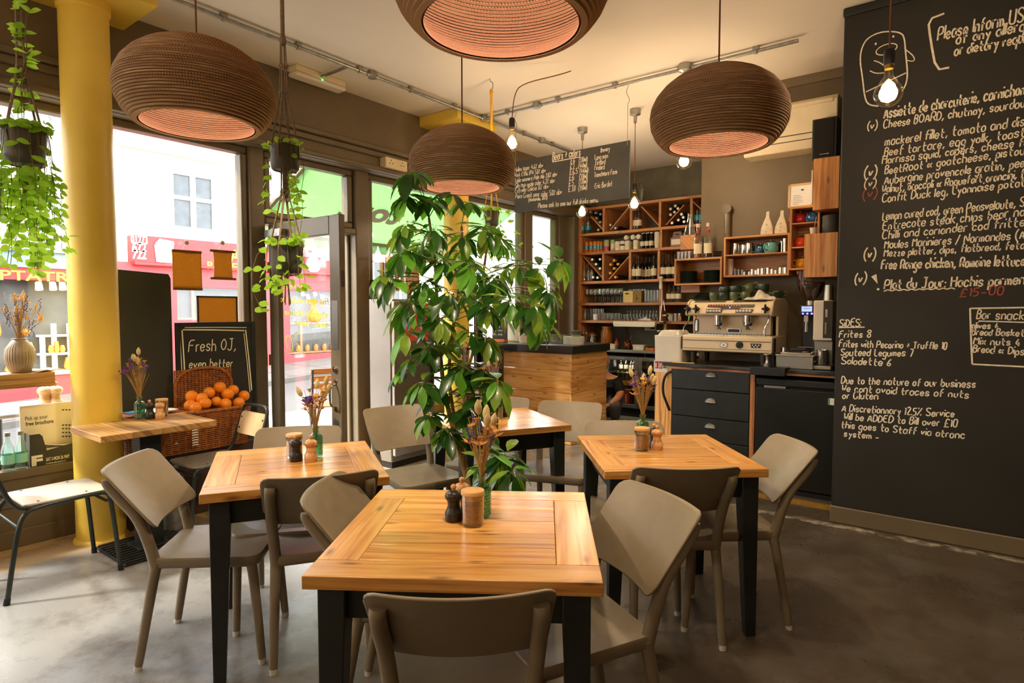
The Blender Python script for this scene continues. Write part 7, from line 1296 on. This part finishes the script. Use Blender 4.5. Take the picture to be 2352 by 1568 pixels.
# ================================================================== BOX SHELVES ON THE COFFEE WALL
def wall_box(name, label, c4, depth, shelves=(), closed=False, th=.016, yw=YC):
    yf = yw-depth; (ax, ay), (bx, by) = c4; x0, x1 = ony(ax, ay, yf).x, ony(bx, by, yf).x; za, zb = ony(ax, ay, yf).z, ony(bx, by, yf).z; t = thing(name, label, 'shelf', (x0, yf, zb)); W_, Hh = x1-x0, za-zb
    for k, (a, c, g) in enumerate((((0, 0, 0), (W_, depth-.002, th), 0), ((0, 0, Hh-th), (W_, depth-.002, Hh), 0), ((0, 0, th), (th, depth-.002, Hh-th), 2), ((W_-th, 0, th), (W_, depth-.002, Hh-th), 2))): MB(k+int(ax)).box(a, c, g).build(('bottom_board', 'top_board', 'side_board', 'side_board')[k], 'box_wood', t, bev=.0015)
    MB(int(ay)).box((th, depth-.014, th), (W_-th, depth-.004, Hh-th), 0).build('back_board', 'box_wood', t)
    zs = []
    for py, px in shelves: z = ony(px, py, yf).z-zb; zs.append(zb+z); MB(py).box((th, .003, z-.010), (W_-th, depth-.014, z), 0).build('inner_shelf', 'box_wood', t)
    if closed: MB(int(ax)+5).box((0, -.014, 0), (W_, .0, Hh), 2).build('front_panel', 'box_wood', t, bev=.002)
    return t, x0, x1, zb+th, za, zs, yf
tA = wall_box('box_shelf', 'low open timber box shelf with green plates at the corner of the coffee wall', ((1549, 595), (1657, 652.5)), .26); tB = wall_box('box_shelf', 'wide two tier timber box shelf with jugs and espresso glasses', ((1663, 545), (1812, 632)), .24, ((581.5, 1738),)); tC = wall_box('box_shelf', 'tall narrow timber box shelf holding the coloured teapots', ((1815, 476), (1880, 618)), .24, ((511, 1840), (566, 1840)))
tD = wall_box('box_shelf', 'closed timber box with a knot on its face beside the chalkboard', ((1849, 538), (1923, 635)), .40, (), True); tE = wall_box('box_shelf', 'upper closed timber box carrying the black loudspeaker', ((1870, 366), (1927, 478)), .34, (), True)
# small supports beside box A
for k, (a, c) in enumerate((((1563, 541), (1592, 572)), ((1564, 655.5), (1607, 671)))):
    q0, q1 = ony(*a, 5.50), ony(*c, 5.50); x1_ = min(q1.x, -2.105) if k == 0 else q1.x; o = MB(k).box((q0.x, 5.50, q1.z), (q1.x if k else max(q1.x, -2.105), YC+.12 if k == 0 else YC-.003, q0.z)).build('timber_block', 'box_wood', bev=.002); tag(o, ('timber block above the plate box with a decanter on it' if k == 0 else 'timber bracket block under the plate box shelf'), 'block')
def bs(box, px, py, back=.1): return ony(px, py, box[6]+back).x
for k, px in enumerate((1582, 1635)):
    x = bs(tA, px, 640, .12); n = 9
    for j in range(n): put('plate', (x, tA[6]+.125, tA[3]+.001+j*.0125), ('dark green plate in the left stack inside the plate box' if k == 0 else 'dark green plate in the right stack inside the plate box'), 'plates in the plate box ' + ('left stack' if k == 0 else 'right stack'), None, .80)
t = thing('syrup_bottle', 'syrup bottle with red neck band and cream label, left of two on the plate box', 'bottle', (bs(tA, 1603, 580, .07), tA[6]+.07, tA[4]+.001), group='syrup bottles'); 
def syrup(t, m):
    MB().lathe([(0, 0), (.034, 0), (.036, .008), (.036, .15), (.03, .19), (.016, .235), (.0145, .275), (0, .275)], 24).build('glass', 'clear_bottle', t); MB().lathe([(0, .006), (.033, .006), (.033, .07), (0, .072)], 20).build('syrup', m, t); MB().lathe([(.0365, .04), (.0365, .13)], 24, cap0=False, cap1=False).build('label', 'label_cream', t); MB().lathe([(.0165, .225), (.0162, .25)], 18, cap0=False, cap1=False).build('neck_band', 'red_carton', t); MB().lathe([(.016, .275), (.0175, .28), (.0165, .31), (0, .312)], 18).build('cap', 'squeezy_white', t)
syrup(t, 'brown_liquid'); t = thing('syrup_bottle', 'syrup bottle with pink cap and picture label, right of two on the plate box', 'bottle', (bs(tA, 1626, 580, .07), tA[6]+.07, tA[4]+.001), group='syrup bottles'); syrup(t, 'black_print')
for k in range(4): put('plate', (bs(tA, 1648, 580, .12), tA[6]+.12, tA[4]+.002+k*.016), 'small dark saucer stacked at the right end of the plate box top', 'saucers on the plate box', None, .45)
for k, px in enumerate((1561, 1569, 1577, 1585)): put('tumbler', (bs(tA, px, 590, .10), tA[6]+.10, tA[4]+.001), 'small glass standing on the left of the plate box top', 'glasses on the plate box', None, .72)
t = thing('decanter', 'conical clear decanter above the plate box', 'decanter', (ony(1589, 541, 5.57).x-.02, 5.57, ony(1578, 541, 5.5).z+.001)); MB().lathe([(0, .002), (.055, 0), (.056, .01), (.022, .16), (.018, .2), (.022, .21), (.019, .21), (.018, .16), (.05, .012), (0, .01)], 24).build('glass', 'clear_glass', t)
# box B contents
zB = tB[5][0]; yb2 = tB[6]+.11
for k, (px, s) in enumerate(((1690, .95), (1709, .8), (1721, .9))): put('jug', (bs(tB, px, 570, .11), yb2, zB+.001), ('tall left', 'small middle', 'right shiny')[k] + ' steel milk jug on the upper tier of the wide box shelf', 'milk jugs in the wide box shelf', pi*.9 if k else 0, s)
mat('teapot_red', 'b8161c', .2, coat=.4, var=.06); mat('teapot_blue', '2f6fa8', .2, coat=.4, var=.06); mat('teapot_deep', '245a78', .2, coat=.4, var=.06); mat('teapot_aqua', '6fb7ae', .2, coat=.4, var=.06); mat('teapot_orange', 'e0441a', .2, coat=.4, var=.06); mat('teapot_yellow', 'e0961c', .2, coat=.4, var=.06)
def teapot(label, m, p, s=1, rot=0):
    t = thing('teapot', label, 'teapot', p, rot, 'coloured teapots'); pr = [(0, .002), (.042, 0), (.052, .012), (.056, .04), (.048, .075), (.040, .085), (0, .085)]; MB().lathe([(r*s, z*s) for r, z in pr], 28).build('pot_body', m, t); b = MB(); b.tube(smooth_path([(-.048*s, 0, .072*s), (-.085*s, 0, .07*s), (-.09*s, 0, .03*s), (-.053*s, 0, .02*s)], 2), .0065*s, 8); b.build('handle', m, t); b = MB(); b.tube(smooth_path([(.05*s, 0, .03*s), (.075*s, 0, .05*s), (.085*s, 0, .082*s)], 2), (.012*s, .006*s), 8); b.build('spout', m, t); b = MB(); b.lathe([(0, .085*s), (.038*s, .085*s), (.03*s, .095*s), (0, .098*s)], 22); b.sphere((0, 0, .104*s), .009*s, 10, 6); b.build('lid', 'steel', t)
teapot('deep blue teapot on the wide box shelf', 'teapot_deep', (bs(tB, 1747, 570, .11), yb2, zB+.001), .85, 1.9); teapot('pale aqua teapot on the wide box shelf', 'teapot_aqua', (bs(tB, 1771, 570, .08), yb2-.03, zB+.001), 1.05, 1.2)
for k, px in enumerate((1795, 1802)): t = thing('steel_cup', ('left' if k == 0 else 'right') + ' of two upright steel canisters at the end of the upper tier', 'canister', (bs(tB, px, 565, .10+.03*(1-k)), yb2+.0+.03*(1-k), zB+.001), group='steel canisters'); MB().lathe([(0, 0), (.02, 0), (.021, .10+.02*k), (0, .105+.02*k)], 20).build('canister_body', 'chrome', t)
t = thing('paper_cup_stack', 'tall stack of pale paper cups at the left of the lower tier', 'cups', (bs(tB, 1676, 620, .1), tB[6]+.10, tB[3]+.001)); MB().lathe([(0, 0), (.028, 0)] + sum([[(.033, .045+k*.011), (.0315, .048+k*.011)] for k in range(10)], []) + [(0, .158)], 22).build('cups', 'can_pink', t)
for k, (px, s) in enumerate(((1690, .62), (1698, .55), (1706, .5))): put('tumbler', (bs(tB, px, 622, .10), tB[6]+.1, tB[3]+.001), 'small ridged glass beside the paper cup stack', 'small glasses in the wide box shelf', None, s)
reg('shot', None); t = thing('shot_jug', 'x', 'jug'); MB().lathe([(0, .001), (.018, 0), (.019, .048), (.017, .048), (.016, .004), (0, .004)], 18).build('jug_body', 'chrome', t); PROT['shot'][0] = t
for k, (px, s) in enumerate(((1710, .6), (1721, .6), (1728.5, 1.0), (1737, .8), (1743, 1.05), (1752, 1.1), (1764.5, 1.15), (1774, .9), (1782, .7), (1793, 1.1), (1804, 1.1))): put('shot', (bs(tB, px, 622, .07), tB[6]+.07, tB[3]+.001), 'small steel shot jug in the row on the lower tier', 'steel shot jugs on the lower tier', None, s)
mat('paper_bag', 'd6c8ac', .7, var=.12, scale=30)
for k, px in enumerate((1763, 1795)):
    t = thing('coffee_bag', ('left' if k == 0 else 'right') + ' of two pinched cream paper bags on top of the wide box shelf', 'bag', (bs(tB, px, 537, .12), tB[6]+.12, tB[4]+.001), group='paper bags on the box shelf'); b = MB(); R_ = []
    for z, w, d in ((0, .046, .028), (.02, .05, .032), (.07, .044, .028), (.12, .028, .02), (.16, .014, .010), (.18, .013, .006), (.205, .012, .004)): R_.append([b.P((u*w, v*d+.01*(z/.2)*k, z)) for u, v in ((-1, -1), (0, -1.25), (1, -1), (1, 1), (0, 1.25), (-1, 1))])
    for A_, B_ in zip(R_, R_[1:]):
        for j in range(6): b.F((A_[j], A_[(j+1) % 6], B_[(j+1) % 6], B_[j]))
    b.F(R_[0][::-1]); b.F(R_[-1]); b.build('paper', 'paper_bag', t, ang=60); b = MB(); 
    for j in range(3): b.sphere((0, -.039+.004*j, .03+.03*j), .004, 6, 4, (1, .3, 1))
    b.build('print', 'bench_brown', t)
zc0, zc1 = tC[5]; yc = tC[6]+.10
teapot('red teapot on the top tier of the tall box shelf', 'teapot_red', (bs(tC, 1838, 505, .1), yc, zc0+.001), .95, .2); teapot('blue teapot beside the red one on the top tier', 'teapot_blue', (bs(tC, 1866, 505, .1), yc, zc0+.001), .95, 1.3); teapot('orange red teapot on the middle tier of the tall box shelf', 'teapot_orange', (bs(tC, 1840, 560, .1), yc, zc1+.001), .95, .2); teapot('mustard yellow teapot on the bottom tier of the tall box shelf', 'teapot_yellow', (bs(tC, 1842, 612, .1), yc, tC[3]+.001), .95, .2)
t = thing('tea_canister', 'black cylindrical canister on top of the closed knotty box', 'canister', (bs(tD, 1909, 535, .12), tD[6]+.12, tD[4]+.001)); MB().lathe([(0, 0), (.062, 0), (.064, .006), (.064, .14), (.06, .145), (0, .146)], 32).build('tin', 'pot_charcoal', t); MB().lathe([(.0645, .02), (.0645, .12)], 6, cap0=False, cap1=False).build('label', 'pot_charcoal', t)
t = thing('spoon_cup', 'pale glass cup holding a spoon on the closed knotty box', 'cup', (bs(tD, 1868, 537, .08), tD[6]+.08, tD[4]+.001)); MB().lathe([(0, .001), (.02, 0), (.028, .055), (.026, .055), (.018, .004), (0, .004)], 20).build('cup', 'can_pink', t); MB().cyl((.0, 0, .01), (.02, 0, .14), .0025, n=6).build('spoon', 'steel', t)
t = thing('loudspeaker', 'black bookshelf loudspeaker on the upper timber box', 'speaker', (bs(tE, 1901, 366, .15), tE[6]+.15, tE[4]+.001)); a, c = ony(1869, 367, tE[6]), ony(1929, 265, tE[6]); w, h = (c.x-a.x)/2, c.z-a.z-.0; MB().box((-w, -.145, 0), (w, .12, h)).build('cabinet', 'black_wood', t, bev=.005); MB().box((-w+.012, -.155, .012), (w-.018, -.145, h-.012)).build('grille', mat('speaker_cloth', '1a1815', .9, var=.15, scale=200), t, bev=.004); b = MB(); b.box((-.03, -.157, .028), (.025, -.155, .032)); b.cyl((.03, -.157, .030), (.03, -.155, .030), .005, n=10); b.build('name_plate', 'steel', t)
t = thing('framed_certificate', 'pale wood framed certificate leaning on the tall box shelf', 'certificate', (bs(tC, 1842, 476, .08), tC[6]+.08, tC[4]+.001)); a, c = ony(1814, 478, tC[6]+.08), ony(1882, 414, tC[6]+.08); w, h = (c.x-a.x)/2, c.z-a.z; b = MB(2)
for u, v in (((-w, 0), (-w+.018, h)), ((w-.018, 0), (w, h)), ((-w, 0), (w, .018)), ((-w, h-.018), (w, h))): b.box((u[0], -.008, u[1]), (v[0], .008, v[1]))
b.build('frame', 'plywood', t, bev=.002); MB().box((-w+.017, -.003, .017), (w-.017, .003, h-.017)).build('paper', 'white_paint', t); b = MB(); r = random.Random(3)
for k in range(7): b.box((-w+.04, -.0042, h-.10-k*.014), (-w+.04+r.uniform(.04, .10), -.0032, h-.098-k*.014))
b.lathe([(0, 0), (.012, 0), (.008, .008), (0, .012)], 12, (0, -.004, h-.06)); b.build('print', 'black_print', t); t.rotation_euler = (-.06, 0, 0)
t = thing('paper_sheet', 'white sheet of paper slotted beside the upper timber box', 'paper', (ony(1868, 450, tE[6]+.05).x-.006, tE[6]+.10, tC[4]+.001)); MB().box((-.004, -.08, .04), (.004, .08, .26)).build('sheet', 'white_paint', t); MB().box((-.004, -.08, 0), (.004, .08, .04)).build('sheet_foot', 'white_paint', t)
t = thing('wall_pipe', 'painted waste pipe with round cap on the coffee wall', 'pipe', (ony(1672, 520, YC-.03).x, YC-.03, ony(1672, 660, YC-.03).z)); zz = ony(1672, 480, YC-.03).z - t.location.z; b = MB(); b.cyl((0, 0, 0), (0, 0, zz), .024, n=16); b.build('pipe', 'taupe_gloss', t); b = MB(); b.cyl((-.005, .028, zz+.0), (-.005, -.03, zz+.0), .04, n=24); b.build('cap', 'taupe_gloss', t)
# air conditioner
a, c = ony(1700, 345, 5.36), ony(1925, 232, 5.36); x0, x1 = ony(1705, 330, 5.36).x, ony(1925, 213, 5.36).x; z0, z1 = ony(1866, 336, 5.36).z, ony(1923, 212, 5.36).z; t = thing('air_conditioner', 'cream wall mounted air conditioner above the coffee wall', 'air conditioner', (x0, 5.36, z0)); W_, Hh = x1-x0, z1-z0
b = MB(); b.prism([(.0, Hh*.28), (.05, .0), (.255, .0), (.255, Hh), (.03, Hh), (.0, Hh-.03)], lambda u, v: (0, u, v), lambda u, v: (W_, u, v)); b.build('casing', 'cream_plastic', t, bev=.008); b = MB(); b.box((.02, -.004, Hh*.28), (W_-.02, .002, Hh*.30)); b.box((.02, .012, Hh*.17), (W_-.02, .035, Hh*.185)); b.build('slot', 'pot_grey', t); MB().box((.03, -.006, Hh*.84), (W_-.03, .02, Hh*.93)).build('front_lip', 'cream_plastic', t, bev=.006)
# ================================================================== PERSON crouching behind the counter
mat('skin', 'c98d6c', .5, var=.08, scale=12); mat('black_shirt', '1d1d20', .8, var=.2, scale=20); mat('grey_jeans', '5d5a60', .85, var=.2, scale=30); mat('stubble', '6d5040', .8, var=.2); mat('eye_white', 'e9e0d6', .3); mat('eye_dark', '1c120c', .2)
pp = ony(1388, 900, 6.78); t = thing('person', 'bald person in a black top and grey jeans crouching behind the timber counter end', 'person', (pp.x, 6.78, 0), radians(14))
def skin_body(name, verts, edges, radii, m, parent, root=0, lv=2):
    me = bpy.data.meshes.new(name); me.from_pydata(verts, edges, []); o = bpy.data.objects.new(name, me); COL.objects.link(o); o.parent = parent; me.materials.append(MATS[m])
    md = o.modifiers.new('skin', 'SKIN'); md.use_smooth_shade = True; md.branch_smoothing = .6
    if not me.skin_vertices: me.skin_vertices.new()
    for k, r_ in enumerate(radii): d = me.skin_vertices[0].data[k]; d.radius = (r_, r_) if not isinstance(r_, tuple) else r_; d.use_root = (k == root)
    s = o.modifiers.new('sub', 'SUBSURF'); s.levels = lv; s.render_levels = lv; return o
# faces -Y (towards the camera); crouched on the heels, forearm resting on the knee
V = [(0, .10, .26), (0, .05, .40), (0, -.02, .53), (0, -.05, .60), (0, -.06, .655), (0, -.075, .72),
     (.17, -.04, .565), (.235, -.10, .40), (.20, -.27, .33), (.155, -.33, .30),
     (-.17, -.04, .565), (-.235, -.10, .40), (-.20, -.27, .33), (-.155, -.33, .30),
     (.11, .06, .24), (.20, -.32, .29), (.155, -.05, .09), (.16, -.08, .045), (.17, -.20, .03),
     (-.11, .06, .24), (-.20, -.32, .29), (-.155, -.05, .09), (-.16, -.08, .045), (-.17, -.20, .03)]
E_ = [(0, 1), (1, 2), (2, 3), (3, 4), (4, 5), (3, 6), (6, 7), (7, 8), (8, 9), (3, 10), (10, 11), (11, 12), (12, 13), (0, 14), (14, 15), (15, 16), (16, 17), (17, 18), (0, 19), (19, 20), (20, 21), (21, 22), (22, 23)]
R_ = [.135, .14, .15, .11, .058, .05, .07, .052, .038, .028, .07, .052, .038, .028, .095, .075, .055, .045, .035, .095, .075, .055, .045, .035]
body = skin_body('body', V, E_, R_, 'skin', t)
def clothes(name, idx, grow, m):
    mp = {q: k for k, q in enumerate(idx)}; return skin_body(name, [V[q] for q in idx], [(mp[a], mp[c]) for a, c in E_ if a in mp and c in mp], [R_[q]+grow for q in idx], m, t)
clothes('black_top', [0, 1, 2, 3, 6, 7, 10, 11], .014, 'black_shirt'); clothes('jeans', [0, 14, 15, 16, 19, 20, 21], .012, 'grey_jeans')
for s in (-1, 1): skin_body('shoe', [(s*.16, -.06, .05), (s*.165, -.13, .04), (s*.17, -.24, .035)], [(0, 1), (1, 2)], [.05, .046, .04], 'black_metal', t)
b = MB(); b.grid(lambda u, v: (lambda a, f: Vector(((.074+.006*sin(a)**2)*cos(a)*sin(f)*(1-.12*max(0, -cos(f))), -.082 + (-.094 if sin(a) < 0 else .098)*abs(sin(a))*sin(f)*(1 if sin(a) > 0 else 1-.10*max(0, -cos(f))), .795 - .122*(-cos(f))*-1*-1 if False else .795+.118*cos(f))))(2*pi*u, max(.02, min(pi-.02, pi*v))), 32, 22, True)
b.build('head', 'skin', t, ang=90); b = MB(); b.tube([(0, -.170, .815), (0, -.190, .79), (0, -.196, .772), (0, -.178, .764)], [.010, .013, .016, .011], 10); b.build('nose', 'skin', t); b = MB(); b.tube([(-.028, -.163, .738), (0, -.170, .737), (.028, -.163, .738)], [.003, .006, .003], 8); b.build('mouth', 'squeezy_red' if False else 'stubble', t)
for s in (-1, 1):
    b = MB(); b.sphere((s*.031, -.158, .803), .0135, 12, 8); b.build('eye', 'eye_white', t); MB().sphere((s*.031, -.1695, .803), .0062, 10, 6, (1, .5, 1)).build('pupil', 'eye_dark', t); b = MB(); b.tube([(s*.015, -.170, .826), (s*.033, -.168, .831), (s*.052, -.150, .825)], .0045, 6); b.build('eyebrow', 'stubble', t); b = MB(); b.sphere((s*.079, -.075, .79), .027, 12, 8, (.35, .7, 1.1)); b.build('ear', 'skin', t)
    # hand closed round the knee: palm, four bent fingers and a thumb
    w = Vector((s*.155, -.33, .30)); pv = [tuple(w), tuple(w+Vector((-s*.02, -.035, -.01))), tuple(w+Vector((-s*.04, -.07, -.02)))]; hand = skin_body('hand', pv, [(0, 1), (1, 2)], [.026, (.034, .020), (.034, .017)], 'skin', t)
    for k in range(4):
        o0 = Vector(pv[2]) + Vector((s*(.028-.018*k), -.005, .004)); L_ = (.072, .080, .075, .060)[k]; skin_body('finger', [tuple(o0), tuple(o0+Vector((-s*.01, -.5*L_, -.006))), tuple(o0+Vector((-s*.012, -.72*L_, -.028))), tuple(o0+Vector((-s*.01, -.74*L_, -.055)))], [(0, 1), (1, 2), (2, 3)], [.0095, .009, .0085, .0075], 'skin', t, lv=1)
    o0 = Vector(pv[1]) + Vector((-s*.03, .0, .0)); skin_body('thumb', [tuple(o0), tuple(o0+Vector((-s*.03, -.02, -.01))), tuple(o0+Vector((-s*.04, -.05, -.028)))], [(0, 1), (1, 2)], [.013, .011, .009], 'skin', t, lv=1)
b = MB(); b.box((.05, -.145, .585), (.085, -.14, .625)); b.build('shirt_badge', 'squeezy_white', t)
# ================================================================== CHALKBOARD WALL WRITING
NWL = Vector((0, -1, 0)); YBW = YK-.001
def cw(px, py): return ony(px, py, YBW)
def ch(h): return h/1402*3.5
menus = [('menu_heading', [('Please Inform US', (2153, 93), (2349, 50), 30, ' please', 11), ('of any allerg', (2196, 102), (2352, 71), 25, 'ies', 12), ('or dietary requi', (2192, 128), (2352, 98), 24, 'rements', 13)]),
 ('starters_menu', [('Assiette de charcuterie, cornichon', (2030, 272), (2352, 217), 26, 's bread', 14), ('(v)', (1992, 298), (2014, 296), 20, '', 15), ('Cheese BOARD, chutnay, sourdou', (2029, 295), (2352, 246), 21, 'gh', 16), ('mackerel fillet, tomato and dis', (2032, 335), (2352, 288), 22, 'h', 17), ('Beef tartare, egg yolk, toast', (2031, 359), (2352, 313), 21, '', 18), ('Harrissa squid, capers, cheese fl', (2026, 377), (2352, 335), 20, 'an', 19), ('BeetRoot & goatcheese, pistou', (2032, 400), (2352, 354), 20, '', 20), ('Aubergine provencale gratin, pee', (2031, 423), (2352, 383), 21, 'l', 21), ('Walnut, broccoli & Roquefort arancini, f', (2026, 443), (2352, 408), 19, '', 22), ('Confit Duck leg, Lyonnaise potat', (2026, 465), (2352, 428), 20, 'oes', 23), ('(v)', (1985, 408), (2013, 404), 24, '', 24), ('(v)', (1985, 431), (2011, 427), 20, '', 25)]),
 ('mains_menu', [('Lemon cured cod, green Peasveloute, S', (2027, 506), (2352, 474), 21, '', 31), ('Entrecote steak chips bear na', (2027, 528), (2352, 496), 22, 'ise', 32), ('Chilli and coriander cod fritte', (2026, 549), (2352, 519), 21, 'rs', 33), ('Moules Marinieres / Normandes (A', (2031, 571), (2352, 548), 21, '', 34), ('(v)', (1984, 595), (2010, 592), 24, '', 35), ('Mezze platter, dips, flatbread, feta', (2030, 589), (2352, 571), 18, '', 36), ('Free Range chicken, Romaine lettuce', (2024, 618), (2352, 610), 24, '', 37)]),
 ('dish_of_the_day', [('Plat du Jour: Hachis parmen', (2031, 664), (2352, 653), 25, 'tier', 41), ('(v)', (1963, 650), (1989, 648), 24, '', 42)]),
 ('sides_menu', [('SiDES:', (1928, 750), (1976, 749), 19, '', 51), ('Frites 8', (1927, 775), (1999, 774), 18, '', 52), ('Frites with Pecorino + Truffle 10', (1927, 796), (2173, 802), 18, '', 53), ('Sauteed Legumes 7', (1931, 816), (2097, 818), 18, '', 54), ('Saladette 6', (1932, 835), (2045, 840), 18, '', 55)]),
 ('allergy_note', [('Due to the nature of our business', (1932, 880), (2239, 890), 19, '', 61), ('We cant avoid traces of nuts', (1933, 898), (2224, 914), 18, '', 62), ('or Gluten', (1935, 915), (2016, 917), 18, '', 63)]),
 ('service_note', [('A Discretionnary 12.5% Service', (1934, 944), (2190, 958), 18, '', 71), ('Will be ADDED to Bill over ~10', (1938, 963), (2197, 981), 18, '', 72), ('this goes to Staff via atronc', (1932, 982), (2215, 1007), 18, '', 73), ('system -', (1938, 1002), (2018, 1009), 17, '', 74)]),
 ('bar_snacks_menu', [('Bar snack', (2243, 732), (2350, 734), 22, 's', 81), ('olives 4', (2232, 753), (2292, 756), 15, '', 82), ('Bread Basket', (2232, 769), (2351, 772), 15, ' 5', 83), ('Mix nuts 4', (2236, 790), (2342, 794), 17, '', 84), ('Bread & Dips', (2235, 808), (2351, 815), 17, ' 7', 85)])]
def rib(q, pts, w, it=2): ribbon(q, smooth_path([cw(*p) + NWL*.0012 for p in pts], it), NWL, w)
for nm, lines in menus:
    q = MB()
    for tx, a, c, h, ex_, sd in lines: handwrite(q, tx, cw(*a), cw(*c), ch(h), NWL, .0068 if h < 24 else .0085, ex_, sd, jit=.28, up=(0, 0, 1))
    if nm == 'menu_heading': rib(q, [(2169, 31), (2132, 45), (2137, 90), (2150, 161), (2180, 155)], .012, 1)
    if nm == 'dish_of_the_day':
        rib(q, [(2030+k*9.1, 669-(k % 2)*4-k*.28) for k in range(19)], .007, 1); q2 = [cw(*p)+NWL*.0012 for p in ((2001, 635), (2013, 629), (2016, 652))]; q.quad(*q2); c = cw(2017, 664)+NWL*.0012; q.F([q.P(c+Vector((cos(a)*.008, 0, sin(a)*.008))) for a in [k*pi/4 for k in range(8)]])
    if nm == 'sides_menu': rib(q, [(1927, 752), (1986, 751)], .007, 0)
    if nm == 'bar_snacks_menu': rib(q, [(2228, 708), (2352, 706), (2420, 705)], .009, 0); rib(q, [(2228, 708), (2230, 770), (2233, 836)], .009, 1); rib(q, [(2233, 836), (2352, 842), (2420, 846)], .009, 0); rib(q, [(2248, 737), (2352, 740), (2400, 741)], .007, 0)
    q.build(nm, 'chalk', board)
q = MB(); handwrite(q, '~15-00', cw(2204, 681), cw(2303, 676), ch(19), NWL, .007, seed=91, up=(0, 0, 1)); handwrite(q, '(v)', cw(1981, 457), cw(2013, 452), ch(24), NWL, .006, seed=92, up=(0, 0, 1)); q.build('red_chalk_price', 'red_chalk', board)
q = MB(); zp = lambda pts: [(1852+x/3.136, y/3.136) for x, y in pts]
rib(q, zp([(520, 765), (445, 755), (420, 700), (405, 560), (385, 430), (400, 340), (440, 275), (520, 235), (600, 225), (680, 235), (707, 270), (715, 380), (730, 520), (722, 600), (690, 658)]), .008); rib(q, zp([(430, 662), (560, 600), (718, 525)]), .007, 1); rib(q, zp([(718, 360), (765, 395), (783, 430), (765, 443), (725, 435)]), .006); rib(q, zp([(487, 437), (530, 450), (582, 490)]), .006); rib(q, zp([(458, 510), (500, 530), (560, 525)]), .006)
el = [(578+cos(a)*80*.94+sin(a)*12, 355+sin(a)*32-cos(a)*27) for a in [k*pi/10 for k in range(21)]]; rib(q, zp(el), .006, 0)
for ex, ey in ((500, 316), (627, 263)): c = cw(*zp([(ex, ey)])[0])+NWL*.0012; q.F([q.P(c+Vector((cos(a)*.006, 0, sin(a)*.008))) for a in [k*pi/4 for k in range(8)]])
q.build('chalk_doodle', 'chalk', board)
